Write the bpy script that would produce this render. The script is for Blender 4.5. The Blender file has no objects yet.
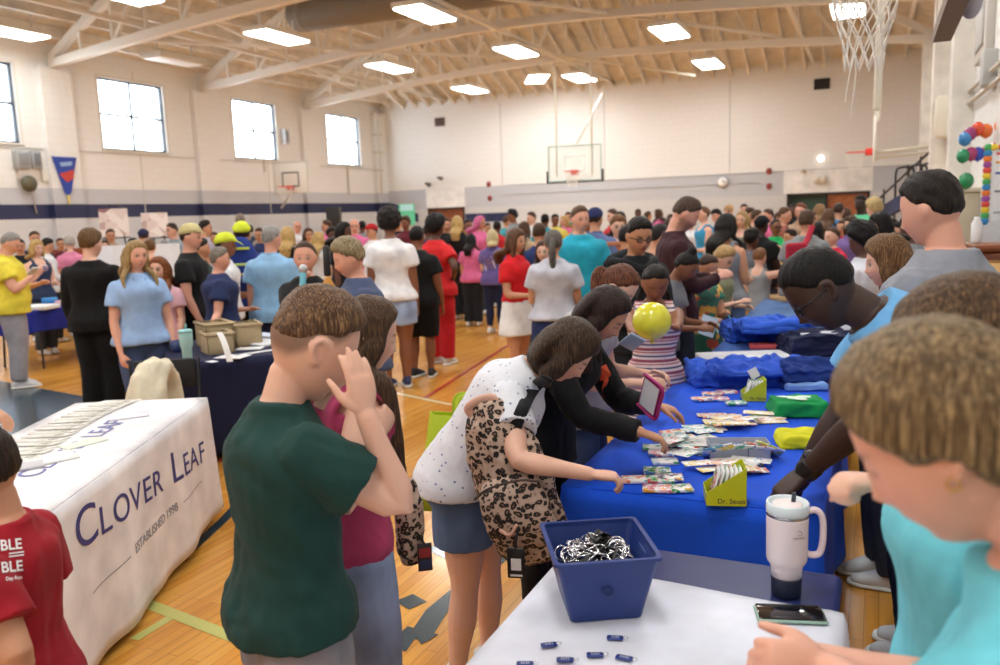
import bpy, bmesh, math, random
import numpy as np
from mathutils import Vector, Matrix, noise
R=math.radians
# ------------------------------------------------------------------ camera
F=810.0; PITCH=R(8.3); ROLL=R(2.0); YAW=R(25.0); H=1.72
def cam_matrix():
    # camera looks down -Z; start facing +Y, yaw to the left, pitch down, roll
    M=Matrix.Rotation(YAW,4,'Z') @ Matrix.Rotation(math.pi/2-PITCH,4,'X') @ Matrix.Rotation(-ROLL,4,'Z')
    M.translation=Vector((0,0,H)); return M
CM=cam_matrix(); CR=CM.to_3x3(); CMI=CM.inverted()
FWD=Vector((-math.sin(YAW),math.cos(YAW),0)); RGT=Vector((math.cos(YAW),math.sin(YAW),0))
def ray(px,py):
    return (CR @ Vector(((px-500)/F,(332.5-py)/F,-1.0)))
def atz(px,py,z):
    r=ray(px,py); t=(z-H)/r.z; return Vector((r.x*t,r.y*t,z))
def atd(px,py,d):
    "point on the pixel's ray at horizontal forward distance d"
    r=ray(px,py); t=d/r.dot(FWD); return Vector((r.x*t,r.y*t,H+r.z*t))
def onx(px,py,X):
    r=ray(px,py); t=X/r.x; return Vector((X,r.y*t,H+r.z*t))
def ony(px,py,Y):
    r=ray(px,py); t=Y/r.y; return Vector((r.x*t,Y,H+r.z*t))
def proj(p):
    q=CMI @ Vector(p); return (500+F*q.x/-q.z, 332.5-F*q.y/-q.z, -q.z)
# ------------------------------------------------------------------ object helpers
COL=bpy.context.scene.collection
def tag(o,label=None,cat=None,group=None,kind=None):
    if label: o['label']=label
    if cat: o['category']=cat
    if group: o['group']=group
    if kind: o['kind']=kind
    return o
def empty(name,loc=(0,0,0),rz=0,label=None,cat=None,group=None):
    o=bpy.data.objects.new(name,None); COL.objects.link(o); o.location=loc; o.rotation_euler=(0,0,rz)
    o.empty_display_size=.1
    return tag(o,label,cat,group)
def link_mesh(name,me,mat=None,parent=None,loc=None,smooth=None):
    o=bpy.data.objects.new(name,me); COL.objects.link(o)
    if mat is not None:
        for m in (mat if isinstance(mat,(list,tuple)) else [mat]): me.materials.append(m)
    if parent is not None: o.parent=parent
    if loc is not None: o.location=loc
    if smooth: me.polygons.foreach_set('use_smooth',[True]*len(me.polygons))
    return o
class MB:
    "collects shapes into one mesh"
    def __init__(s): s.v=[]; s.f=[]; s.mi=[]; s.sm=[]
    def add(s,vs,fs,mi=0,sm=False):
        n=len(s.v); s.v+= [tuple(v) for v in vs]; s.f+=[tuple(i+n for i in f) for f in fs]
        s.mi+=[mi]*len(fs); s.sm+=[sm]*len(fs); return s
    def box(s,lo,hi,mi=0,M=None):
        x0,y0,z0=lo;x1,y1,z1=hi
        vs=[(x0,y0,z0),(x1,y0,z0),(x1,y1,z0),(x0,y1,z0),(x0,y0,z1),(x1,y0,z1),(x1,y1,z1),(x0,y1,z1)]
        if M is not None: vs=[tuple(M@Vector(v)) for v in vs]
        return s.add(vs,[(0,3,2,1),(4,5,6,7),(0,1,5,4),(1,2,6,5),(2,3,7,6),(3,0,4,7)],mi)
    def rbox(s,lo,hi,r=.005,mi=0,M=None,seg=2):
        "box with rounded edges"
        bm=bmesh.new(); bmesh.ops.create_cube(bm,size=1)
        for v in bm.verts:
            v.co=Vector([(a+b)/2+c*(b-a) for a,b,c in zip(lo,hi,v.co)])
        bmesh.ops.bevel(bm,geom=bm.edges[:],offset=r,segments=seg,affect='EDGES',profile=.5)
        return s.bm(bm,mi,M,True)
    def bm(s,bm,mi=0,M=None,sm=False):
        bm.verts.index_update()
        vs=[(M@v.co if M is not None else v.co.copy()) for v in bm.verts]
        s.add(vs,[[v.index for v in f.verts] for f in bm.faces],mi,sm); bm.free(); return s
    def bar(s,a,b,w,h=None,mi=0):
        "rectangular bar from a to b"
        a=Vector(a);b=Vector(b);h=h or w;d=(b-a);L=d.length
        if L<1e-6: return s
        d/=L; up=Vector((0,0,1)) if abs(d.z)<.95 else Vector((1,0,0))
        x=d.cross(up).normalized(); y=x.cross(d)
        vs=[p+x*sx*w/2+y*sy*h/2 for p in (a,b) for sx,sy in((-1,-1),(1,-1),(1,1),(-1,1))]
        return s.add(vs,[(0,1,2,3),(7,6,5,4),(0,4,5,1),(1,5,6,2),(2,6,7,3),(3,7,4,0)],mi)
    def tube(s,pts,rad,seg=12,mi=0,ref=None,sm=True,caps=True,res=0):
        V,Fc=tube_data(pts,rad,seg,ref,caps,res); return s.add(V,Fc,mi,sm)
    def lathe(s,prof,seg=24,mi=0,M=None,sm=True,cx=0,cy=0):
        vs=[];n=len(prof)
        for r,z in prof:
            for k in range(seg):
                a=2*math.pi*k/seg; vs.append((cx+r*math.cos(a),cy+r*math.sin(a),z))
        fs=[(i*seg+k,i*seg+(k+1)%seg,(i+1)*seg+(k+1)%seg,(i+1)*seg+k) for i in range(n-1) for k in range(seg)]
        fs.append(tuple(range(seg-1,-1,-1))); fs.append(tuple((n-1)*seg+k for k in range(seg)))
        if M is not None: vs=[tuple(M@Vector(v)) for v in vs]
        return s.add(vs,fs,mi,sm)
    def ell(s,c,r,mi=0,M=None,nu=16,nv=10):
        vs=[];
        for i in range(nv+1):
            t=math.pi*i/nv
            for k in range(nu):
                a=2*math.pi*k/nu
                vs.append(Vector((c[0]+r[0]*math.sin(t)*math.cos(a),c[1]+r[1]*math.sin(t)*math.sin(a),c[2]+r[2]*math.cos(t))))
        fs=[(i*nu+k,(i+1)*nu+k,(i+1)*nu+(k+1)%nu,i*nu+(k+1)%nu) for i in range(nv) for k in range(nu)]
        if M is not None: vs=[M@v for v in vs]
        return s.add(vs,fs,mi,True)
    def mesh(s,name='m'):
        me=bpy.data.meshes.new(name); me.from_pydata(s.v,[],s.f)
        me.polygons.foreach_set('material_index',s.mi); me.polygons.foreach_set('use_smooth',s.sm)
        me.update(); return me
    def build(s,name,mat,parent=None,loc=None,rz=None):
        o=link_mesh(name,s.mesh(name),mat,parent,loc)
        if rz is not None: o.rotation_euler=(0,0,rz)
        return o
def spline(P,n):
    "Catmull-Rom resample of rows of P into n rows"
    P=np.asarray(P,float); m=len(P)
    if m<3:
        t=np.linspace(0,1,n)[:,None]; return P[0]*(1-t)+P[-1]*t
    Q=np.vstack([2*P[0]-P[1],P,2*P[-1]-P[-2]])
    out=[]
    for u in np.linspace(0,m-1-1e-9,n):
        i=int(u);t=u-i;a,b,c,d=Q[i],Q[i+1],Q[i+2],Q[i+3]
        out.append(.5*((2*b)+(c-a)*t+(2*a-5*b+4*c-d)*t*t+(3*b-a-3*c+d)*t**3))
    return np.array(out)
def tube_data(pts,rad,seg=12,ref=None,caps=True,res=0):
    """loft of elliptical rings; rad: list of r or (rx,ry); ref: direction that rx lies along"""
    P=np.array([tuple(p) for p in pts],float)
    Rr=np.array([(r,r) if not hasattr(r,'__len__') else tuple(r) for r in rad],float)
    if len(Rr)==1: Rr=np.repeat(Rr,len(P),0)
    if res:
        A=spline(np.hstack([P,Rr]),res); P=A[:,:3]; Rr=np.maximum(A[:,3:],1e-4)
    n=len(P); T=np.gradient(P,axis=0); T/=np.maximum(np.linalg.norm(T,axis=1)[:,None],1e-9)
    x=np.array(ref if ref is not None else ((1,0,0) if abs(T[0][0])<.9 else (0,1,0)),float)
    if caps:  # round the ends
        P=np.vstack([P[0]-T[0]*Rr[0].min()*.7,P[0]-T[0]*Rr[0].min()*.4,P]); T=np.vstack([T[0],T[0],T]); Rr=np.vstack([Rr[0]*.45,Rr[0]*.85,Rr]); n+=2
        if caps!='start':
            P=np.vstack([P,P[-1]+T[-1]*Rr[-1].min()*.4,P[-1]+T[-1]*Rr[-1].min()*.7]); T=np.vstack([T,T[-1],T[-1]]); Rr=np.vstack([Rr,Rr[-1]*.85,Rr[-1]*.45]); n+=2
    V=[];ang=np.linspace(0,2*math.pi,seg,endpoint=False)
    for i in range(n):
        t=T[i]; xx=(np.array(ref,float) if ref is not None else x); xx=xx-t*xx.dot(t)
        if np.linalg.norm(xx)<.05: xx=x-t*x.dot(t)
        xx/=max(np.linalg.norm(xx),1e-9); x=xx; yy=np.cross(t,xx)
        V.append(P[i]+np.outer(np.cos(ang)*Rr[i][0],xx)+np.outer(np.sin(ang)*Rr[i][1],yy))
    V=np.vstack(V)
    Fc=[(i*seg+k,i*seg+(k+1)%seg,(i+1)*seg+(k+1)%seg,(i+1)*seg+k) for i in range(n-1) for k in range(seg)]
    Fc.append(tuple(range(seg-1,-1,-1))); Fc.append(tuple((n-1)*seg+k for k in range(seg)))
    return [tuple(v) for v in V],Fc
def remesh(mb,voxel,smooth=3,fac=.5):
    "fuse the shapes of a MB into one skin"
    me=mb.mesh(); o=bpy.data.objects.new('tmp',me); COL.objects.link(o)
    m=o.modifiers.new('r','REMESH'); m.mode='VOXEL'; m.voxel_size=voxel; m.adaptivity=0
    if smooth:
        m2=o.modifiers.new('s','SMOOTH'); m2.iterations=smooth; m2.factor=fac
    dg=bpy.context.evaluated_depsgraph_get(); out=bpy.data.meshes.new_from_object(o.evaluated_get(dg))
    bpy.data.objects.remove(o); bpy.data.meshes.remove(me); out.materials.clear()
    out.polygons.foreach_set('use_smooth',[True]*len(out.polygons))
    return out
def getv(me):
    a=np.empty(len(me.vertices)*3); me.vertices.foreach_get('co',a); return a.reshape(-1,3)
def setv(me,a): me.vertices.foreach_set('co',np.ascontiguousarray(a,dtype=float).ravel()); me.update()
def getn(me):
    a=np.empty(len(me.vertices)*3); me.vertices.foreach_get('normal',a); return a.reshape(-1,3)
def wav(P,seed=0,f=1.0):
    "cheap smooth pseudo-noise in about -1..1"
    r=np.random.RandomState(seed); out=np.zeros(len(P)); Q=P*f
    W=np.zeros_like(Q)
    for k in range(3):
        d=r.normal(size=3)*1.3; W[:,k]=np.sin(Q@d+r.rand()*6)
    Q=Q+W*.6
    for k in range(5):
        d=r.normal(size=3)*(1+.5*k); out+=np.sin(Q@d+r.rand()*6.28)/(1+.5*k)
    return out/2.4
def setcol(me,C):
    a=me.color_attributes.new('Col','FLOAT_COLOR','POINT'); C=np.hstack([C,np.ones((len(C),1))])
    a.data.foreach_set('color',C.astype(np.float32).ravel())
# ------------------------------------------------------------------ materials
def lin(c):
    if isinstance(c,str): c=[int(c[i:i+2],16) for i in(0,2,4)]
    c=[x/255 for x in c]
    return tuple(x/12.92 if x<=.04045 else ((x+.055)/1.055)**2.4 for x in c)
MC={}
def mat(c,rough=.6,metal=0,kind='plain',**k):
    key=(str(c),rough,metal,kind,str(sorted(k.items(),key=str)))
    if key in MC: return MC[key]
    m=bpy.data.materials.new(kind+'_'+str(len(MC))); m.use_nodes=True; nt=m.node_tree; N=nt.nodes; L=nt.links
    b=N['Principled BSDF']; col=(*lin(c),1)
    b.inputs['Base Color'].default_value=col; b.inputs['Roughness'].default_value=rough; b.inputs['Metallic'].default_value=metal
    if k.get('coat'): b.inputs['Coat Weight'].default_value=k['coat']; b.inputs['Coat Roughness'].default_value=.08
    if k.get('trans'): b.inputs['Transmission Weight'].default_value=k['trans']
    if k.get('alpha'): b.inputs['Alpha'].default_value=k['alpha']
    if k.get('emit'):
        b.inputs['Emission Color'].default_value=col; b.inputs['Emission Strength'].default_value=k['emit']
    def noise_n(scale,detail=3,vec=None,rough=.5):
        n=N.new('ShaderNodeTexNoise'); n.inputs['Scale'].default_value=scale; n.inputs['Detail'].default_value=detail; n.inputs['Roughness'].default_value=rough
        if vec is not None: L.new(vec,n.inputs['Vector'])
        return n
    def objco(scale=None):
        t=N.new('ShaderNodeTexCoord')
        if scale is None: return t.outputs['Object']
        mp=N.new('ShaderNodeMapping'); mp.inputs['Scale'].default_value=scale; L.new(t.outputs['Object'],mp.inputs['Vector']); return mp.outputs['Vector']
    def bump(h,strength,dist=.01):
        bp=N.new('ShaderNodeBump'); bp.inputs['Strength'].default_value=strength; bp.inputs['Distance'].default_value=dist
        L.new(h,bp.inputs['Height']); L.new(bp.outputs['Normal'],b.inputs['Normal'])
    def ramp(fac,stops,interp='LINEAR'):
        r=N.new('ShaderNodeValToRGB'); r.color_ramp.interpolation=interp; e=r.color_ramp.elements
        e[0].position,e[0].color=stops[0][0],(*lin(stops[0][1]),1); e[1].position,e[1].color=stops[-1][0],(*lin(stops[-1][1]),1)
        for p,cc in stops[1:-1]:
            x=e.new(p); x.color=(*lin(cc),1)
        L.new(fac,r.inputs['Fac']); return r
    def mul(c,f): return tuple(max(0,min(255,x*f)) for x in (c if not isinstance(c,str) else [int(c[i:i+2],16) for i in(0,2,4)]))
    if kind=='skin':
        b.inputs['Roughness'].default_value=.5
        b.inputs['Subsurface Weight'].default_value=.12; b.inputs['Subsurface Radius'].default_value=(.01,.004,.002); b.inputs['Subsurface Scale'].default_value=1
        a=N.new('ShaderNodeVertexColor'); a.layer_name='Col'; L.new(a.outputs['Color'],b.inputs['Base Color'])
        n=noise_n(320,2,objco()); bump(n.outputs['Fac'],.12,.002)
    elif kind=='vcol':
        a=N.new('ShaderNodeVertexColor'); a.layer_name='Col'; L.new(a.outputs['Color'],b.inputs['Base Color'])
    elif kind=='fabric':
        b.inputs['Sheen Weight'].default_value=.04; b.inputs['Specular IOR Level'].default_value=.25; b.inputs['Sheen Roughness'].default_value=.5
        co=objco(); n=noise_n(k.get('fs',9),4,co); n2=noise_n(700,1,co)
        r=ramp(n.outputs['Fac'],[(.25,mul(c,.9)),(.75,mul(c,1.06))]); L.new(r.outputs['Color'],b.inputs['Base Color'])
        a=N.new('ShaderNodeMath'); a.operation='MULTIPLY_ADD'; a.inputs[1].default_value=.12; L.new(n2.outputs['Fac'],a.inputs[0]); L.new(n.outputs['Fac'],a.inputs[2])
        bump(a.outputs[0],.5,k.get('bd',.012))
    elif kind=='hair':
        b.inputs['Roughness'].default_value=rough; b.inputs['Specular IOR Level'].default_value=.22
        sc=k.get('sc',(230,230,13)); co=objco(sc); n=noise_n(1,3,co,.6)
        c2=k.get('c2',mul(c,1.7))
        r=ramp(n.outputs['Fac'],[(.30,mul(c,.6)),(.5,c),(.74,c2)]); L.new(r.outputs['Color'],b.inputs['Base Color'])
        bump(n.outputs['Fac'],.8,.006)
    elif kind=='denim':
        co=objco(); n=noise_n(5,3,co); n2=noise_n(400,2,co)
        r=ramp(n.outputs['Fac'],[(.3,mul(c,.85)),(.7,mul(c,1.15))]); L.new(r.outputs['Color'],b.inputs['Base Color']); bump(n2.outputs['Fac'],.3,.003)
    elif kind=='leopard':
        co=objco(); mp=N.new('ShaderNodeMapping'); mp.inputs['Scale'].default_value=(1,1,1); L.new(co,mp.inputs['Vector'])
        nz=noise_n(30,2,co); mx=N.new('ShaderNodeMixRGB'); mx.inputs['Fac'].default_value=.03; L.new(co,mx.inputs[1]); L.new(nz.outputs['Color'],mx.inputs[2])
        v=N.new('ShaderNodeTexVoronoi'); v.feature='F1'; v.inputs['Scale'].default_value=k.get('vs',34); L.new(mx.outputs[0],v.inputs['Vector'])
        n=noise_n(55,2,co); a=N.new('ShaderNodeMath'); a.operation='MULTIPLY_ADD'; a.inputs[1].default_value=.45; L.new(n.outputs['Fac'],a.inputs[0]); L.new(v.outputs['Distance'],a.inputs[2])
        s_=N.new('ShaderNodeMath'); s_.operation='SUBTRACT'; s_.inputs[1].default_value=.12; L.new(a.outputs[0],s_.inputs[0])
        r=ramp(s_.outputs[0],[(0,(136,100,80)),(.27,(142,106,86)),(.30,(24,18,17)),(.58,(28,21,19)),(.62,(186,160,142)),(1,(202,178,160))]); L.new(r.outputs['Color'],b.inputs['Base Color'])
        bump(noise_n(12,3,co).outputs['Fac'],.5,.01)
    elif kind=='speckle':
        co=objco(); v=N.new('ShaderNodeTexVoronoi'); v.inputs['Scale'].default_value=42; L.new(co,v.inputs['Vector'])
        r=ramp(v.outputs['Distance'],[(0,(96,110,150)),(.16,(110,122,160)),(.2,c),(1,c)]); L.new(r.outputs['Color'],b.inputs['Base Color']); bump(noise_n(9,4,co).outputs['Fac'],.5,.012)
    elif kind=='stripes':
        co=objco(); sx=N.new('ShaderNodeSeparateXYZ'); L.new(co,sx.inputs[0]); m1=N.new('ShaderNodeMath'); m1.operation='MULTIPLY'; m1.inputs[1].default_value=k.get('freq',22); L.new(sx.outputs['Z'],m1.inputs[0])
        fr=N.new('ShaderNodeMath'); fr.operation='FRACT'; L.new(m1.outputs[0],fr.inputs[0])
        r=ramp(fr.outputs[0],k['stops'],'CONSTANT'); L.new(r.outputs['Color'],b.inputs['Base Color'])
    elif kind=='wicker':
        co=objco(); w=N.new('ShaderNodeTexWave'); w.bands_direction='Z'; w.inputs['Scale'].default_value=22; w.inputs['Distortion'].default_value=2; L.new(co,w.inputs['Vector'])
        w2=N.new('ShaderNodeTexWave'); w2.bands_direction='DIAGONAL'; w2.inputs['Scale'].default_value=26; L.new(co,w2.inputs['Vector'])
        a=N.new('ShaderNodeMath'); a.operation='MULTIPLY'; L.new(w.outputs['Fac'],a.inputs[0]); L.new(w2.outputs['Fac'],a.inputs[1])
        r=ramp(a.outputs[0],[(0,mul(c,.86)),(.5,c),(1,mul(c,1.15))]); L.new(r.outputs['Color'],b.inputs['Base Color']); bump(a.outputs[0],1,.012)
    elif kind=='floral':
        co=objco(); v=N.new('ShaderNodeTexVoronoi'); v.inputs['Scale'].default_value=k.get('vs',16); L.new(co,v.inputs['Vector'])
        sx=N.new('ShaderNodeSeparateXYZ'); L.new(v.outputs['Color'],sx.inputs[0])
        r=ramp(sx.outputs[0],k['stops'],'CONSTANT'); L.new(r.outputs['Color'],b.inputs['Base Color'])
    elif kind=='printed':   # small colourful packaging print, by face area
        co=objco(); v=N.new('ShaderNodeTexVoronoi'); v.inputs['Scale'].default_value=k.get('vs',60); L.new(co,v.inputs['Vector'])
        sx=N.new('ShaderNodeSeparateXYZ'); L.new(v.outputs['Color'],sx.inputs[0])
        r=ramp(sx.outputs[0],[(0,k.get('c2',(240,240,240))),(.42,c),(.62,tuple(min(255,x*.5+128) for x in c)),(.88,k.get('c3',(60,160,90)))],'CONSTANT'); L.new(r.outputs['Color'],b.inputs['Base Color'])
    elif kind=='wood':
        co=objco((2,14,14)); n=noise_n(2,5,co); r=ramp(n.outputs['Fac'],[(.3,mul(c,.7)),(.7,mul(c,1.2))]); L.new(r.outputs['Color'],b.inputs['Base Color'])
    elif kind=='noisy':
        co=objco(); n=noise_n(k.get('fs',3),4,co); d=k.get('amt',.06)
        r=ramp(n.outputs['Fac'],[(.3,mul(c,1-d)),(.7,mul(c,1+d))]); L.new(r.outputs['Color'],b.inputs['Base Color']); bump(noise_n(60,3,co).outputs['Fac'],.2,.004)
    MC[key]=m; return m
def text_mesh(txt,size,thick=.0008,align='CENTER',sx=1.0,font_shear=0,bold=0):
    cu=bpy.data.curves.new('t','FONT'); cu.body=txt; cu.size=size; cu.align_x=align; cu.align_y='CENTER'; cu.extrude=thick; cu.offset=bold; cu.shear=font_shear
    o=bpy.data.objects.new('t',cu); COL.objects.link(o); dg=bpy.context.evaluated_depsgraph_get()
    me=bpy.data.meshes.new_from_object(o.evaluated_get(dg)); bpy.data.objects.remove(o)
    if sx!=1: 
        v=getv(me); v[:,0]*=sx; setv(me,v)
    return me
def text_on(txt,size,m,parent,loc,rot,name='lettering',**k):
    o=link_mesh(name,text_mesh(txt,size,**k),m,parent); o.location=loc; o.rotation_euler=rot; return o
# ------------------------------------------------------------------ people
def ss(t): t=np.clip(t,0,1); return t*t*(3-2*t)
def gau(a,b,a0,b0,sa,sb): return np.exp(-((a-a0)/sa)**2-((b-b0)/sb)**2)
def head_surface(nu=56,nv=44,features=True,fem=0,jaw=1.0):
    "points on a head one unit tall (chin to crown), facing -Y, plus faces"
    D=[];
    for i in range(nv+1):
        t=math.pi*i/nv
        for k in range(nu):
            a=2*math.pi*k/nu; D.append((math.sin(t)*math.sin(a),-math.sin(t)*math.cos(a),math.cos(t)))
    D=np.array(D); P=head_shape(D,features,fem,jaw)
    Fc=[(i*nu+k,(i+1)*nu+k,(i+1)*nu+(k+1)%nu,i*nu+(k+1)%nu) for i in range(nv) for k in range(nu)]
    return D,P,Fc
def head_shape(D,features=True,fem=0,jaw=1.0):
    x=D[:,0].copy();y=D[:,1].copy();z=D[:,2].copy()
    q=np.abs(y)**2.4+np.abs(x)**2.4+np.abs(z)**2.4; q=q**(-1/2.4)*.94+.06*1
    x*=q;y*=q;z*=q
    X=x*.335;Y=np.where(y<0,y*.375,y*.42);Z=z*.5
    t=np.clip(-Z/.5,0,1)
    X*=1-(.40+.05*fem)/jaw*t**1.7
    Y=np.where(Y<0,Y*(1-.10*t**2),Y*(1-.62*t**1.2))
    Y-= .02*t
    X*=1-.08*np.clip((Z-.25)/.25,0,1)
    X*=np.where(Y<-.1,1-.12*np.clip((-Y-.1)/.3,0,1),1)
    if features:
        fr=ss((-D[:,1]-.15)/.3)
        d=np.zeros(len(X))
        for s in(-1,1):
            d+=-.038*gau(X,Z,s*.125,.005,.065,.048)+.018*gau(X,Z,s*.125,-.003,.036,.024)
            d+=.016*gau(X,Z,s*.12,.085,.09,.03)+.018*gau(X,Z,s*.18,-.13,.08,.08)
            d+=.030*gau(X,Z,s*.043,-.165,.026,.026)
        d+=.088*gau(X,Z,0,-.145,.045,.042)+.050*gau(X,Z,0,-.06,.034,.075)+.02*gau(X,Z,0,.03,.04,.06)
        d+=.030*gau(X,Z,0,-.250,.075,.020)+.030*gau(X,Z,0,-.292,.062,.022)-.020*gau(X,Z,0,-.270,.08,.008)
        d+=.050*gau(X,Z,0,-.425,.095,.06)-.014*gau(X,Z,0,-.345,.08,.03)
        Y=Y-d*fr
    return np.stack([X,Y,Z],1)
def hairline(P,D,style):
    "signed height above the hairline"
    y=P[:,1]; x=P[:,0]
    pts=dict(short=[(-.5,.27),(-.30,.25),(-.20,.19),(-.10,.07),(-.03,.02),(.06,.0),(.12,-.11),(.25,-.20),(.5,-.21)],
             fade=[(-.5,.27),(-.30,.26),(-.22,.22),(-.10,.05),(-.03,.02),(.06,.0),(.13,-.10),(.25,-.22),(.5,-.24)],
             faded=[(-.5,.27),(-.30,.26),(-.24,.22),(-.10,.12),(-.03,.09),(.06,.07),(.13,.02),(.25,-.06),(.5,-.09)],
             pulled=[(-.5,.30),(-.28,.28),(-.18,.18),(-.08,.06),(.06,-.02),(.12,-.16),(.25,-.28),(.5,-.30)],
             swept=[(-.5,.27),(-.31,.24),(-.22,.10),(-.12,-.04),(-.04,-.09),(.06,-.13),(.12,-.30),(.25,-.42),(.5,-.45)],
             long=[(-.5,.28),(-.31,.26),(-.24,.16),(-.17,-.05),(-.10,-.30),(.0,-.42),(.25,-.5),(.5,-.5)],
             bob=[(-.5,.24),(-.32,.20),(-.26,.08),(-.20,-.1),(-.15,-.32),(0,-.40),(.25,-.44),(.5,-.44)],
             bald=[(-.5,.9),(-.05,.9),(0,.2),(.05,.06),(.12,-.14),(.25,-.22),(.5,-.24)])[style]
    yy=[p[0] for p in pts]; zz=[p[1] for p in pts]
    return P[:,2]-np.interp(y,yy,zz)
RING=[ # z, halfwidth, halfdepth, yoff (fractions of height)
 (.455,.070,.055,.004),(.49,.094,.066,.006),(.53,.101,.070,.006),(.57,.095,.064,.004),(.62,.083,.056,0),(.66,.084,.057,0),(.70,.091,.062,0),
 (.745,.100,.067,0),(.780,.100,.060,.003),(.804,.082,.050,.006),(.824,.056,.040,.008),(.842,.036,.034,.008)]
class Skel: pass
def skeleton(p):
    s=Skel(); s.p=p; g=p.get('girth',1); fem=p.get('fem',0); kid=p.get('kid',0)
    lean=R(p.get('lean',0)); cur=R(p.get('curve',0)); side=R(p.get('side',0))
    zs=np.linspace(.42,.86,45); A=lean*ss((zs-.46)/.16)+cur*ss((zs-.58)/.2)
    dz=zs[1]-zs[0]; S=np.zeros((45,3)); S[0]=(0,0,.42)
    for i in range(1,45):
        a=(A[i]+A[i-1])/2; S[i]=S[i-1]+dz*np.array([0,-math.sin(a),math.cos(a)])
    if lean>R(25): S[:,1]+= .05*math.sin(lean); 
    Rs=np.array(Matrix.Rotation(side,3,'Y')); hip=np.array([0,0,.5])
    def mp(x,y,z):
        a=np.interp(z,zs,A); c=np.array([0,np.interp(z,zs,S[:,1]),np.interp(z,zs,S[:,2])])
        if z<.42: c[2]=z
        q=c+np.array([x,y*math.cos(a),y*math.sin(a)])
        return hip+Rs@(q-hip)*1.0 if z>.5 else q
    s.mp=mp; s.A=lambda z: np.interp(z,zs,A)
    s.sw=p.get('sw',1)*(.95 if fem else 1.03)*(1+.35*(g-1))
    nb=mp(0,.008,.83); ap=s.A(.83); npit=R(p.get('pitch',0)); yaw=R(p.get('yaw',0)); tilt=R(p.get('tilt',0))
    na=ap*.75+npit*.35; nd=Rs@np.array([0,-math.sin(na)-.12,math.cos(na)]); nd/=np.linalg.norm(nd)
    s.hr=p.get('hr',1.0)*(1+.12*kid); s.Hh=.134*s.hr
    s.nb=nb; s.npv=nb+nd*(.048)
    Mh=Matrix.Rotation(side,3,'Y')@Matrix.Rotation(yaw,3,'Z')@Matrix.Rotation(npit,3,'X')@Matrix.Rotation(tilt,3,'Y')
    s.Mh=np.array(Mh); s.hc=s.npv+s.Mh@np.array([0,-.014,.043*s.hr])*1.0
    crown=s.hc+s.Mh@np.array([0,.02,.075*s.hr]); s.top=np.array([s.hc[0],s.hc[1],s.hc[2]+max((s.Mh@np.array(v))[2]*s.Hh for v in((0,0,.53),(0,.42,.1),(0,.3,.42),(0,-.2,.45)))])
    # legs
    s.legs=[]
    for k,sg in enumerate((-1,1)):
        hipj=np.array([sg*.050*(1+.3*(g-1)),.006,.50]); fo=p.get('feet',((-.055,.0),(.055,.02)))[k]
        ank=np.array([fo[0],fo[1],.042+ (fo[2] if len(fo)>2 else 0)]); L1,L2=.225,.235
        v=ank-hipj; dd=min(np.linalg.norm(v),(L1+L2)*.9995); v=v/np.linalg.norm(v); a=(L1*L1-L2*L2+dd*dd)/(2*dd); hh=math.sqrt(max(L1*L1-a*a,0))
        f=np.array([0,-1,0])-v*np.dot([0,-1,0],v); f/=np.linalg.norm(f)
        s.legs.append((hipj,hipj+v*a+f*hh,hipj+v*dd if dd<np.linalg.norm(ank-hipj) else ank,R(p.get('toe',(12,-12))[k])))
    return s
ARM={'down':((.16,.03,-1),(.05,.18,-1)),'relax':((.2,.10,-1),(-.02,.45,-1)),'fwd':((.18,.15,-1),(-.35,1,.0)),'hold':((.15,.3,-1),(-.55,.9,.25)),
 'phone':((.25,.35,-1),(-.45,.85,.75)),'hip':((.75,-.35,-.8),(-.6,.55,-.55)),'cross':((.2,.35,-1),(-1,.55,.15)),'up':((.7,.4,.45),(.1,.35,1)),
 'face':((.3,.9,-.55),(-.35,.15,1)),'reach':((.1,.75,-.8),(0,1,-.25)),'wide':((.8,.3,-.5),(.4,.8,.2)),'back':((.35,-.5,-1),(-.5,-.3,-.6)),'table':((.1,.5,-1),(-.05,.55,-1)),'mic':((.35,.45,-1),(-.55,.25,1))}
def arm_joints(s,k,spec,inv=None,hgt=1):
    sg=(-1,1)[k]; S=s.mp(sg*.093*s.sw,.008,.778)
    L1,L2=.170,.150
    if isinstance(spec,str): spec=ARM[spec]
    if isinstance(spec,dict):
        T=np.array(inv@Vector(spec['to']))/hgt; hint=np.array([sg*spec.get('h',(.5,-.2,-1))[0],-spec.get('h',(.5,-.2,-1))[1],spec.get('h',(.5,-.2,-1))[2]],float)
        v=T-S; n=np.linalg.norm(v); v/=n; dd=min(n,(L1+L2)*.998); 
        a=(L1*L1-L2*L2+dd*dd)/(2*dd); hh=math.sqrt(max(L1*L1-a*a,0)); f=hint-v*hint.dot(v); f/=np.linalg.norm(f)
        return S,S+v*a+f*hh,S+v*dd
    U,Fv=[np.array([sg*q[0],-q[1],q[2]],float) for q in spec[:2]]
    U/=np.linalg.norm(U);Fv/=np.linalg.norm(Fv)
    a=s.A(.79)*.5; c,sn=math.cos(a),math.sin(a)
    if len(spec)<3:
        rot=lambda v: np.array([v[0],v[1]*c-v[2]*sn*0,v[2]]); U=rot(U)
    return S,S+U*L1,S+U*L1+Fv*L2
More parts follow.
